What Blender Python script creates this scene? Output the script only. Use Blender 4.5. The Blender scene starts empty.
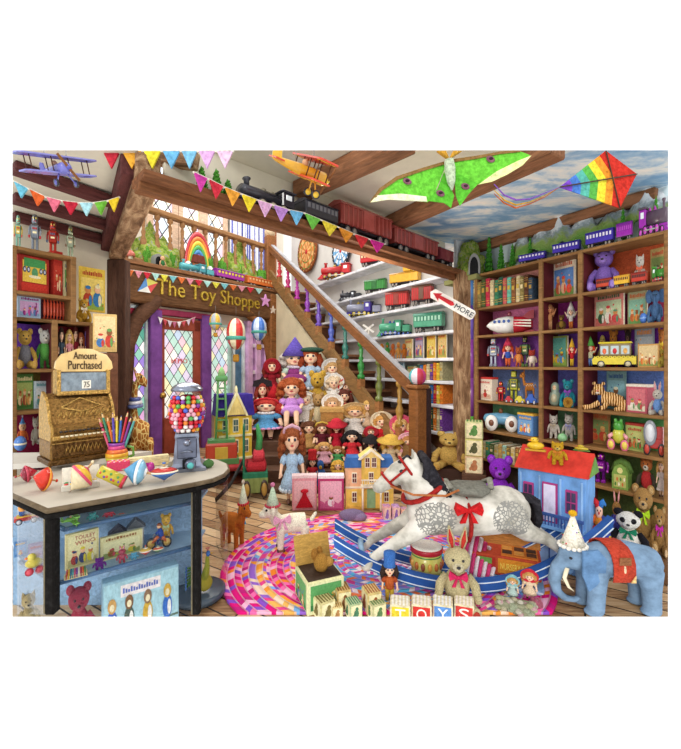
import bpy, math, random
from mathutils import Vector, Matrix, Euler
rnd = random.Random(11)
SC = bpy.context.scene
COL = SC.collection
F, CX, HY, EYE = 400.0, 340.0, 365.0, 1.5      # pinhole of the photograph: focal length, vanishing column, horizon, eye height
PI = math.pi

def P(px, py, d):
    return Vector(((px-CX)/F*d, d, EYE+(HY-py)/F*d))
def lin(h):
    h = h.lstrip('#')
    c = [int(h[i:i+2], 16)/255 for i in (0, 2, 4)]
    return [x/12.92 if x <= .04045 else ((x+.055)/1.055)**2.4 for x in c]

# ------------------------------------------------------------------ materials
MATS = {}
class NT:
    def __init__(s, name):
        s.m = bpy.data.materials.new(name); s.m.use_nodes = True
        s.t = s.m.node_tree; s.t.nodes.clear()
        s.out = s.n('ShaderNodeOutputMaterial')
    def n(s, typ, **kw):
        nd = s.t.nodes.new(typ)
        for k, v in kw.items():
            if k.startswith('i_'):
                k = k[2:]; k = int(k) if k.isdigit() else k.replace('_', ' ')
                if hasattr(v, 'bl_rna') or isinstance(v, bpy.types.NodeSocket): s.t.links.new(v, nd.inputs[k])
                else: nd.inputs[k].default_value = v
            else: setattr(nd, k, v)
        return nd
    def math(s, op, a, b=0.0, c=0.0):
        nd = s.t.nodes.new('ShaderNodeMath'); nd.operation = op
        for i, v in enumerate((a, b, c)):
            if isinstance(v, bpy.types.NodeSocket): s.t.links.new(v, nd.inputs[i])
            else: nd.inputs[i].default_value = v
        return nd.outputs[0]
    def ramp(s, fac, stops, interp='LINEAR'):
        nd = s.t.nodes.new('ShaderNodeValToRGB'); cr = nd.color_ramp; cr.interpolation = interp
        while len(cr.elements) < len(stops): cr.elements.new(.5)
        for e, (p, c) in zip(cr.elements, stops):
            e.position = p; e.color = (*(lin(c) if isinstance(c, str) else c), 1)
        s.t.links.new(fac, nd.inputs[0]); return nd.outputs[0]
    def bsdf(s, color, rough=.6, metal=0, bump=None, bstr=.3, bdist=.01, emit=None, estr=0):
        b = s.n('ShaderNodeBsdfPrincipled')
        s.set(b, 'Base Color', color); s.set(b, 'Roughness', rough); s.set(b, 'Metallic', metal)
        if not metal and rough > .3: b.inputs['Specular IOR Level'].default_value = .16
        if bump is not None:
            bn = s.n('ShaderNodeBump', i_Strength=bstr, i_Distance=bdist, i_Height=bump)
            s.t.links.new(bn.outputs[0], b.inputs['Normal'])
        if emit is not None:
            s.set(b, 'Emission Color', emit); b.inputs['Emission Strength'].default_value = estr
        s.t.links.new(b.outputs[0], s.out.inputs[0]); return b
    def set(s, nd, k, v):
        if isinstance(v, bpy.types.NodeSocket): s.t.links.new(v, nd.inputs[k])
        elif isinstance(v, str): nd.inputs[k].default_value = (*lin(v), 1)
        elif isinstance(v, (list, tuple)): nd.inputs[k].default_value = (*v[:3], 1)
        else: nd.inputs[k].default_value = v
    def coord(s, scale=(1, 1, 1), rot=(0, 0, 0), which='Object'):
        tc = s.n('ShaderNodeTexCoord')
        mp = s.n('ShaderNodeMapping', i_Vector=tc.outputs[which])
        mp.inputs['Scale'].default_value = scale; mp.inputs['Rotation'].default_value = rot
        return mp.outputs[0]
    def noise(s, vec, scale, detail=3, rough=.6, dist=0):
        return s.n('ShaderNodeTexNoise', i_Vector=vec, i_Scale=scale, i_Detail=detail, i_Roughness=rough, i_Distortion=dist).outputs[0]

#       scale, contrast, rough, metal, bump
KINDS = {'plain': (14, .30, .55, 0, .08), 'gloss': (8, .14, .22, 0, 0), 'cloth': (38, .38, .9, 0, .35), 'felt': (7, .3, .95, 0, .3), 'fur': (46, .4, .95, 0, .9),
         'skin': (6, .12, .45, 0, 0), 'hair': (30, .6, .7, 0, .6), 'metal': (12, .35, .3, .85, .1), 'brass': (26, .7, .38, .8, .8),
         'paper': (20, .22, .7, 0, 0), 'leaf': (22, .8, .85, 0, .8), 'plaster': (3, .10, .9, 0, .1), 'paint': (5, .3, .6, 0, .15)}
def M(c, kind='plain'):
    key = (c, kind)
    if key in MATS: return MATS[key]
    t = NT('%s_%s' % (kind, c.lstrip('#')))
    L = lin(c)
    if kind in ('wood', 'beam', 'plank'):
        sc = {'wood': (3, 14, 14), 'beam': (2.2, 11, 11), 'plank': (30, 4, 30)}[kind]
        v = t.coord(sc)
        n1 = t.noise(v, 1.4, 6, .65, 1.2)
        n2 = t.noise(v, 5, 3, .6)
        f = t.math('ADD', t.math('MULTIPLY', n1, .7), t.math('MULTIPLY', n2, .3))
        k = .55 if kind == 'beam' else .42
        col = t.ramp(f, [(.32, [x*(1-k) for x in L]), (.5, L), (.68, [min(1, x*(1+k)) for x in L])])
        t.bsdf(col, .5 if kind != 'beam' else .8, 0, f, .5 if kind == 'beam' else .15, .03)
    elif kind == 'glass':
        tr = t.n('ShaderNodeBsdfTransparent'); tr.inputs[0].default_value = (*[.9+.1*x for x in L], 1)
        gl = t.n('ShaderNodeBsdfGlossy'); gl.inputs['Roughness'].default_value = .05
        fr = t.n('ShaderNodeFresnel'); fr.inputs[0].default_value = 1.3
        fm = t.math('MULTIPLY', fr.outputs[0], .35)
        mx = t.n('ShaderNodeMixShader', i_0=fm, i_1=tr.outputs[0], i_2=gl.outputs[0])
        t.t.links.new(mx.outputs[0], t.out.inputs[0])
    else:
        scl, con, rough, metal, bump = KINDS[kind]
        v = t.coord()
        n = t.noise(v, scl, 4, .65)
        col = t.ramp(n, [(.3, [x*(1-con) for x in L]), (.5, L), (.7, [min(1, x*(1+con*.8)+con*.02) for x in L])])
        t.bsdf(col, rough, metal, n if bump else None, bump, .02)
    MATS[key] = t.m
    return t.m

# ------------------------------------------------------------------ mesh builder
def _sph(nu, nv):
    V = [(0, 0, -1)]; Fc = []
    for j in range(1, nv):
        a = -PI/2+PI*j/nv
        for i in range(nu):
            b = 2*PI*i/nu; V.append((math.cos(a)*math.cos(b), math.cos(a)*math.sin(b), math.sin(a)))
    V.append((0, 0, 1)); top = len(V)-1
    for i in range(nu): Fc.append((0, 1+(i+1) % nu, 1+i))
    for j in range(nv-2):
        for i in range(nu):
            a = 1+j*nu+i; b = 1+j*nu+(i+1) % nu; Fc.append((a, b, b+nu, a+nu))
    o = 1+(nv-2)*nu
    for i in range(nu): Fc.append((o+i, o+(i+1) % nu, top))
    return V, Fc
SPH = {}
BB = {}
TXT = {}
TS = bpy.data.scenes.new('tmp')
def evaluated_mesh(o):
    TS.collection.objects.link(o)
    with bpy.context.temp_override(scene=TS, view_layer=TS.view_layers[0]):
        dg = bpy.context.evaluated_depsgraph_get(); dg.update()
    me = bpy.data.meshes.new_from_object(o.evaluated_get(dg), depsgraph=dg)
    TS.collection.objects.unlink(o); return me

class MB:
    def __init__(s): s.v = []; s.f = []; s.mi = []; s.sm = []; s.mats = []; s.M = None
    def add(s, V, Fs, mat, smooth=False):
        b = len(s.v)
        s.v += [tuple(s.M @ Vector(p)) for p in V] if s.M is not None else [tuple(p) for p in V]
        if mat not in s.mats: s.mats.append(mat)
        k = s.mats.index(mat)
        for f in Fs: s.f.append(tuple(b+i for i in f)); s.mi.append(k); s.sm.append(smooth)
        return s
    def box(s, c, sz, mat, b=None, rot=None):
        x, y, z = [q/2 for q in sz]
        if b is None: b = min(x, y, z)*.16
        V = []; idx = {}
        for sx in (-1, 1):
            for sy in (-1, 1):
                for sz_ in (-1, 1):
                    for ax in range(3):
                        p = [sx*(x-b), sy*(y-b), sz_*(z-b)]
                        p[ax] = (sx*x, sy*y, sz_*z)[ax]
                        idx[(sx, sy, sz_, ax)] = len(V); V.append(p)
        Fs = []
        for ax in range(3):
            for sg in (-1, 1):
                o = [a for a in range(3) if a != ax]; q = []
                for s1, s2 in ((-1, -1), (1, -1), (1, 1), (-1, 1)):
                    k = [0, 0, 0]; k[ax] = sg; k[o[0]] = s1; k[o[1]] = s2; q.append(idx[(*k, ax)])
                if (sg < 0) != (ax == 1): q.reverse()
                Fs.append(tuple(q))
        for ax in range(3):
            o = [a for a in range(3) if a != ax]
            for s1 in (-1, 1):
                for s2 in (-1, 1):
                    k0 = [0, 0, 0]; k1 = [0, 0, 0]; k0[ax] = -1; k1[ax] = 1
                    for k in (k0, k1): k[o[0]] = s1; k[o[1]] = s2
                    q = [idx[(*k0, o[0])], idx[(*k1, o[0])], idx[(*k1, o[1])], idx[(*k0, o[1])]]
                    if s1*s2*(1 if ax != 1 else -1) > 0: q.reverse()
                    Fs.append(tuple(q))
        for k in ((a, b2, c2) for a in (-1, 1) for b2 in (-1, 1) for c2 in (-1, 1)):
            q = [idx[(*k, i)] for i in range(3)]
            if k[0]*k[1]*k[2] < 0: q.reverse()
            Fs.append(tuple(q))
        R = Euler(rot).to_matrix() if rot else None
        C = Vector(c)
        V = [(R @ Vector(p) if R else Vector(p))+C for p in V]
        return s.add(V, Fs, mat)
    def sph(s, c, r, mat, nu=14, nv=9, rot=None):
        if (nu, nv) not in SPH: SPH[(nu, nv)] = _sph(nu, nv)
        V, Fs = SPH[(nu, nv)]
        r = (r, r, r) if not hasattr(r, '__len__') else r
        R = Euler(rot).to_matrix() if rot else None
        C = Vector(c); W = []
        for p in V:
            q = Vector((p[0]*r[0], p[1]*r[1], p[2]*r[2]))
            W.append((R @ q if R else q)+C)
        return s.add(W, Fs, mat, True)
    def lathe(s, prof, mat, c=(0, 0, 0), n=20, axis='z', smooth=True, rot=None, sy=1.0):
        V = []; Fs = []; C = Vector(c)
        R = Euler(rot).to_matrix() if rot else None
        for r, h in prof:
            for i in range(n):
                a = 2*PI*i/n; x, y = r*math.cos(a), r*math.sin(a)*sy
                q = {'z': Vector((x, y, h)), 'y': Vector((x, h, -y)), 'x': Vector((h, x, y))}[axis]
                V.append((R @ q if R else q)+C)
        for j in range(len(prof)-1):
            for i in range(n):
                a = j*n+i; b = j*n+(i+1) % n
                Fs.append((a, b, b+n, a+n))
        if prof[0][0] > 1e-5: Fs.append(tuple(reversed(range(n))))
        if prof[-1][0] > 1e-5: Fs.append(tuple((len(prof)-1)*n+i for i in range(n)))
        return s.add(V, Fs, mat, smooth)
    def cyl(s, a, b, r, mat, r2=None, n=12, smooth=True):
        return s.tube([a, b], [r, r if r2 is None else r2], mat, n, smooth)
    def tube(s, pts, rad, mat, n=10, smooth=True, flat=1.0):
        pts = [Vector(p) for p in pts]
        if not hasattr(rad, '__len__'): rad = [rad]*len(pts)
        V = []; Fs = []; up = None
        for i, p in enumerate(pts):
            t = (pts[min(i+1, len(pts)-1)]-pts[max(i-1, 0)]).normalized()
            if up is None:
                up = Vector((0, 0, 1)) if abs(t.z) < .9 else Vector((0, 1, 0))
            a = t.cross(up).normalized(); up = a.cross(t).normalized()
            for k in range(n):
                q = 2*PI*k/n
                V.append(p+(a*math.cos(q)+up*math.sin(q)*flat)*rad[i])
        for j in range(len(pts)-1):
            for k in range(n):
                A = j*n+k; B = j*n+(k+1) % n; Fs.append((A, B, B+n, A+n))
        Fs.append(tuple(reversed(range(n)))); Fs.append(tuple((len(pts)-1)*n+k for k in range(n)))
        return s.add(V, Fs, mat, smooth)
    def prism(s, poly, y0, y1, mat, plane='xz', smooth=False):
        n = len(poly)
        mk = (lambda u, w, d: (u, d, w)) if plane == 'xz' else ((lambda u, w, d: (u, w, d)) if plane == 'xy' else (lambda u, w, d: (d, u, w)))
        V = [mk(u, w, y0) for u, w in poly]+[mk(u, w, y1) for u, w in poly]
        Fs = [tuple(range(n)), tuple(reversed(range(n, 2*n)))]
        Fs += [((i+1) % n, i, i+n, (i+1) % n+n) for i in range(n)]
        return s.add(V, Fs, mat, smooth)
    def cap(s, a, b, ra, rb, mat, n=10):            # round-ended limb
        a = Vector(a); b = Vector(b); t = (b-a)
        L = max(t.length, 1e-6); u = t/L; pts = []; rad = []
        for k in (-1, -.7, -.3, 0): pts.append(a+u*ra*k); rad.append(ra*math.sqrt(max(1-k*k, .02)))
        pts.append(a.lerp(b, .5)); rad.append((ra+rb)/2)
        for k in (0, .3, .7, 1): pts.append(b+u*rb*k); rad.append(rb*math.sqrt(max(1-k*k, .02)))
        return s.tube(pts, rad, mat, n)
    def disc(s, c, rx, rz, mat, n=12, y=0.0):       # flat ellipse facing -Y
        V = [(c[0]+rx*math.cos(2*PI*i/n), y, c[1]+rz*math.sin(2*PI*i/n)) for i in range(n)]
        return s.add(V, [tuple(range(n))], mat)
    def rect(s, x0, x1, z0, z1, y, mat):
        return s.add([(x0, y, z0), (x1, y, z0), (x1, y, z1), (x0, y, z1)], [(0, 1, 2, 3)], mat)
    def text(s, txt, w, c, mat, ext=.004, mirror=False, h=None):
        if txt not in TXT:
            cu = bpy.data.curves.new('t', 'FONT'); cu.body = txt; cu.align_x = 'CENTER'; cu.align_y = 'CENTER'
            cu.extrude = .04; cu.resolution_u = 3
            o = bpy.data.objects.new('t', cu); me = evaluated_mesh(o)
            TXT[txt] = ([tuple(v.co) for v in me.vertices], [tuple(p.vertices) for p in me.polygons])
            bpy.data.objects.remove(o)
        V, Fs = TXT[txt]
        xs = [v[0] for v in V]; ys = [v[1] for v in V]
        k = w/(max(xs)-min(xs)); kz = k if h is None else h/(max(ys)-min(ys))
        cx, cy = (max(xs)+min(xs))/2, (max(ys)+min(ys))/2
        q = -1 if mirror else 1
        return s.add([(c[0]+q*(x-cx)*k, c[1]-(z+.04)/.08*ext, c[2]+(y-cy)*kz) for x, y, z in V], Fs, mat)
    def mesh(s, name='m'):
        me = bpy.data.meshes.new(name); me.from_pydata(s.v, [], s.f)
        for m in s.mats: me.materials.append(m)
        me.polygons.foreach_set('material_index', s.mi); me.polygons.foreach_set('use_smooth', s.sm)
        me.update(); return me
    def obj(s, name, parent=None, loc=None):
        return link(name, s.mesh(name), parent, loc)

def link(name, me, parent=None, loc=None):
    o = bpy.data.objects.new(name, me); COL.objects.link(o)
    if parent is not None: o.parent = parent
    if loc is not None: o.location = loc
    return o
def fuse(mb, voxel, smooth=2, mat=None, name='body'):
    """one continuous skin grown round the overlapping volumes of a body"""
    me = mb.mesh('tmp'); me.materials.clear()
    o = bpy.data.objects.new('tmp', me)
    md = o.modifiers.new('r', 'REMESH'); md.mode = 'VOXEL'; md.voxel_size = voxel; md.use_smooth_shade = True
    if smooth:
        sm = o.modifiers.new('s', 'SMOOTH'); sm.factor = .5; sm.iterations = smooth
    r = evaluated_mesh(o); bpy.data.objects.remove(o); r.name = name
    r.materials.clear()
    if mat: r.materials.append(mat)
    r.polygons.foreach_set('use_smooth', [True]*len(r.polygons))
    return r

# ------------------------------------------------------------------ things
ALL = []
def root(name, label, cat, group=None):
    o = bpy.data.objects.new(name, None); COL.objects.link(o); o.empty_display_size = .05
    return tag(o, label, cat, group)
def tag(o, label, cat, group=None, kind=None):
    o['label'] = label; o['category'] = cat
    if group: o['group'] = group
    if kind: o['kind'] = kind
    ALL.append(o); return o
def struct(o):
    o['kind'] = 'structure'; return o
def children(o):
    return CH.get(o.name, [])
CH = {}
def meshes(o):
    r = [o] if o.type == 'MESH' else []
    for c in o.children: r += meshes(c)
    return r
def bbox(o):
    lo = [9e9]*3; hi = [-9e9]*3
    for q in meshes(o):
        k = q.data.name
        if k not in BB:
            vs = q.data.vertices
            BB[k] = [(min(v.co[i] for v in vs), max(v.co[i] for v in vs)) for i in range(3)]
        for i in range(3): lo[i] = min(lo[i], BB[k][i][0]); hi[i] = max(hi[i], BB[k][i][1])
    return lo, hi
def fit(o, x0, x1, y0, d, z, yaw=0.0, depth=None, flat=None):
    """stand a thing on height z at distance d, sized by what the photo shows of it"""
    lo, hi = bbox(o); px = (x0+x1)/2; th = math.atan((px-CX)/F)
    by = HY+(EYE-z)*F/d
    H = (by-y0)/F*d; W = (x1-x0)/F*d*math.cos(th)
    w0, p0, h0 = [max(hi[i]-lo[i], 1e-4) for i in range(3)]
    sz = H/h0
    if flat is not None: th = -flat; W = (x1-x0)/F*d        # stands square to a wall turned by 'flat'
    we = w0*abs(math.cos(yaw))+p0*.8*abs(math.sin(yaw))
    sx = W/we if flat is None else W/(w0*max(.35, abs(math.cos(flat)-math.sin(flat)*(px-CX)/F)))
    sy = depth/p0 if depth else min(math.sqrt(abs(sx*sz)), 1.2*min(sx, sz))
    o.scale = (sx, sy, sz); o.rotation_euler = (0, 0, -th+yaw)
    o.location = Vector(((px-CX)/F*d, d, z-lo[2]*sz))
    return o
# right bookcase plane, left bookcase plane, alcove wall, door wall (all measured from the photo's two vanishing points)
def dR(px, inset=0.0): return (4.4795+1.179*inset)/((px-CX)/F+.625)
def dL(px, inset=0.0): return (4.6275+1.235*inset)/(.725-(px-CX)/F)
def dA(px, inset=0.0): return (4.73+1.179*inset)/((px-CX)/F+.625)
def dD(px, inset=0.0): return (7.8625+1.235*inset)/(.725-(px-CX)/F)
TH_R, TH_L = math.atan2(-1, .625), math.atan2(1, .725)
def on_floor(o, x0, x1, y0, y1, **k): return fit(o, x0, x1, y0, 600/(y1-HY), 0, **k)
ZR = [2.55, 2.16, 1.84, 1.48, 1.095, .765, .44]
def on_right(o, x0, x1, y0, lev, inset=.13, yaw=-.15, z=None, **k):
    return fit(o, x0, x1, y0, dR((x0+x1)/2, inset), ZR[lev] if z is None else z, yaw=yaw, **k)
ZL = [2.4, 2.065, 1.864, 1.47, 1.1475, .86]
def on_left(o, x0, x1, y0, lev, inset=.13, yaw=.15, **k):
    return fit(o, x0, x1, y0, dL((x0+x1)/2, inset), ZL[lev], yaw=yaw, **k)
ZA = [3.07, 2.63, 2.30, 1.93, 1.59, 1.30, 1.0, .65]
def on_alcove(o, x0, x1, y0, lev, inset=-.16, yaw=-.2, **k):
    return fit(o, x0, x1, y0, dA((x0+x1)/2, inset), ZA[lev], yaw=yaw, **k)
# ------------------------------------------------------------------ plush animals and dolls (unit height, front towards -Y)
BLACK, WHITE = '#17141a', '#f4f0e6'
def bow_mb(c, z, y, s, x=0):
    b = MB(); m = M(c, 'cloth')
    for q in (-1, 1):
        b.prism([(x, z), (x+q*s, z+s*.62), (x+q*s*1.15, z), (x+q*s, z-s*.5)], y-.02, y+.03, m)
        b.prism([(x, z), (x+q*s*.25, z-.02), (x+q*s*.75, z-s*1.25), (x+q*s*.3, z-s*1.2)], y-.012, y+.02, m)
    b.sph((x, y-.02, z), (s*.24, s*.2, s*.24), m, 8, 6); return b
def eyes(par, pos, r, col=BLACK, name='eye'):
    for q in (-1, 1):
        MB().sph((q*pos[0], pos[1], pos[2]), r, M(col, 'gloss'), 8, 6).obj(name, par)
def party_hat(par, x, y, z, r, h, col, trim, pom, dots=None):
    b = MB(); b.lathe([(r, 0), (r*.5, h*.5), (.01, h)], M(col, 'cloth'), (x, y, z), 16)
    if dots:
        for k in range(14):
            t = .12+.7*(k % 4)/4; a = k*2.4
            b.sph((x+r*(1-t)*math.cos(a), y+r*(1-t)*math.sin(a), z+h*t), r*.07, M(dots[k % len(dots)], 'plain'), 6, 4)
    ht = b.obj('party_hat', par)
    MB().sph((x, y, z+h), r*.34, M(pom, 'fur'), 10, 7).obj('pompom', ht)
    q = MB(); n = 16
    for k in range(n): q.sph((x+r*math.cos(2*PI*k/n), y+r*math.sin(2*PI*k/n), z+.005), r*.2, M(trim, 'cloth'), 6, 5)
    q.obj('trim', ht)
def plush(name, label, cat, fur, ear='bear', pose='sit', bow=None, pad=None, coat=None, muzzle=None, eyec=BLACK, group=None, patch=None, arms=None, cap=None, inner=None, kind='fur', nosec=BLACK):
    R = root(name, label, cat, group)
    f = M(fur, kind); af = M(arms or fur, kind); mz = M(muzzle or fur, kind)
    sit = pose == 'sit'
    cz, hz = (.34, .76) if sit else (.45, .8)
    tor = MB().sph((0, 0, cz), (.21, .17, .28 if sit else .25), M(coat, 'cloth') if coat else f).obj('torso', R)
    hd = MB().sph((0, -.02, hz), (.21, .185, .185), f, 16, 11).obj('head', R)
    for q in (-1, 1):
        b = MB()
        if ear == 'bear':
            b.sph((q*.165, 0, hz+.155), (.085, .045, .085), af if patch else f, 10, 7); b.sph((q*.165, -.03, hz+.155), (.055, .03, .055), M(inner or muzzle or fur, kind), 8, 6)
        elif ear == 'cat':
            b.lathe([(.085, 0), (.045, .09), (.004, .16)], f, (q*.13, 0, hz+.1), 8, rot=(0, q*.3, 0))
        elif ear == 'rabbit':
            b.tube([(q*.07, 0, hz+.12), (q*.1, -.02, hz+.3), (q*.13, 0, hz+.5)], [.035, .065, .015], f, 8, flat=.5)
            b.tube([(q*.07, -.035, hz+.16), (q*.1, -.05, hz+.3), (q*.125, -.02, hz+.45)], [.015, .038, .008], M(inner or '#e8a0a8', 'cloth'), 8, flat=.4)
        elif ear == 'dog':
            b.sph((q*.2, 0, hz+.02), (.055, .05, .15), M(inner or fur, kind), 8, 7, (0, q*-.25, 0))
        elif ear == 'elephant':
            b.sph((q*.3, .03, hz+.02), (.19, .04, .2), f, 12, 8, (0, 0, q*.3))
        if b.v: b.obj('ear', hd)
        if patch: MB().sph((q*.085, -.165, hz+.03), (.055, .04, .065), M(patch, 'fur'), 8, 6, (0, q*.4, 0)).obj('eye_patch', hd)
        MB().sph((q*.075, -.185 if patch else -.178, hz+.04), .024, M(eyec, 'gloss'), 8, 6).obj('eye', hd)
        b = MB()
        if sit: b.tube([(q*.17, -.02, cz+.17), (q*.27, -.07, cz+.03), (q*.3, -.15, cz-.1)], [.06, .075, .065], af); b.sph((q*.3, -.16, cz-.12), .068, af, 10, 7)
        else: b.tube([(q*.17, 0, cz+.16), (q*.26, -.03, cz+.02), (q*.3, -.07, cz-.14)], [.05, .06, .05], af); b.sph((q*.3, -.08, cz-.15), .056, af, 10, 7)
        b.obj('arm', R)
        b = MB()
        if sit:
            b.tube([(q*.11, -.02, .12), (q*.19, -.2, .1), (q*.23, -.36, .09)], [.1, .095, .075], af); b.sph((q*.24, -.38, .115), (.085, .06, .112), af, 10, 8)
        else:
            b.tube([(q*.1, 0, .32), (q*.12, 0, .16), (q*.12, 0, .05)], [.085, .08, .07], af); b.sph((q*.125, -.06, .05), (.075, .12, .05), af, 10, 7)
        lg = b.obj('leg', R)
        if pad and sit: MB().sph((q*.245, -.43, .115), (.058, .018, .08), M(pad, 'cloth'), 10, 6).obj('paw_pad', lg)
    if ear == 'elephant':
        MB().tube([(0, -.17, hz), (0, -.3, hz-.08), (.02, -.34, hz-.25), (.06, -.38, hz-.3)], [.07, .055, .04, .03], f).obj('trunk', hd)
    else:
        m_ = MB().sph((0, -.18, hz-.06), (.095, .075, .075), mz, 10, 7).obj('muzzle', hd)
        MB().sph((0, -.255, hz-.035), (.034, .02, .025), M(nosec, 'gloss'), 8, 5).obj('nose', hd)
    if bow: bow_mb(bow, hz-.2, -.2, .13).obj('bow', R)
    if cap: party_hat(R, 0, -.02, hz+.13, .15, .3, *cap)
    return R

FUSED = {}
def body_mesh(key, build, voxel, mat, smooth=2):
    if key not in FUSED:
        b = MB(); build(b); FUSED[key] = fuse(b, voxel, smooth)
    me = FUSED[key].copy(); me.materials.clear(); me.materials.append(mat); return me
def bighead(b, n=None):
    k = len(b.v) if n is None else n
    b.v[:k] = [(x*1.34, y*1.34, .745+(z-.745)*1.34) for x, y, z in b.v[:k]]; return b
def human(b, pose, fat=1.0, child=True):
    w = M('#ffffff'); hz = .86
    b.sph((0, 0, hz), (.1, .1, .12), w, 14, 10); b.sph((0, -.1, hz-.015), (.016, .022, .02), w, 6, 5)
    b.sph((-.1, .01, hz-.01), (.015, .02, .03), w, 6, 5); b.sph((.1, .01, hz-.01), (.015, .02, .03), w, 6, 5)
    b.sph((0, -.04, hz-.07), (.06, .055, .045), w, 8, 6)
    bighead(b); b.cyl((0, .01, .68), (0, 0, .78), .042, w)
    b.sph((0, 0, .58), (.1*fat, .07, .14), w); b.sph((0, 0, .46), (.095*fat, .07, .08), w)
    arms = {'stand': ((.11, 0, .67), (.18, -.03, .55), (.2, -.09, .44)), 'sit': ((.11, 0, .67), (.17, -.06, .55), (.13, -.19, .48)),
            'up': ((.11, 0, .67), (.23, -.02, .7), (.3, -.04, .84))}[pose]
    for q in (-1, 1):
        A, B_, C = [(q*x, y, z) for x, y, z in arms]
        b.tube([A, B_, C], [.04, .034, .026], w); h = Vector(C); dr = (h-Vector(B_)).normalized()
        b.sph(h+dr*.02, (.03, .02, .035), w, 8, 6)
        sx = Vector((1, 0, 0))
        for k in range(4): b.cap(h+dr*.03+sx*(k-1.5)*.013, h+dr*(.075-.006*abs(k-1.2))+sx*(k-1.5)*.016+Vector((0, .012, 0)), .0085, .007, w, 6)
        b.cap(h-sx*q*.02, h+dr*.035-sx*q*.045, .009, .008, w, 6)
        if pose == 'sit': b.tube([(q*.055, 0, .44), (q*.075, -.25, .43), (q*.08, -.3, .24), (q*.08, -.31, .06)], [.06, .05, .04, .028], w); b.sph((q*.08, -.35, .03), (.032, .065, .03), w, 8, 6)
        else: b.tube([(q*.055, 0, .44), (q*.06, -.01, .24), (q*.06, .01, .05)], [.06, .046, .03], w); b.sph((q*.06, -.035, .03), (.033, .065, .03), w, 8, 6)
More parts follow.
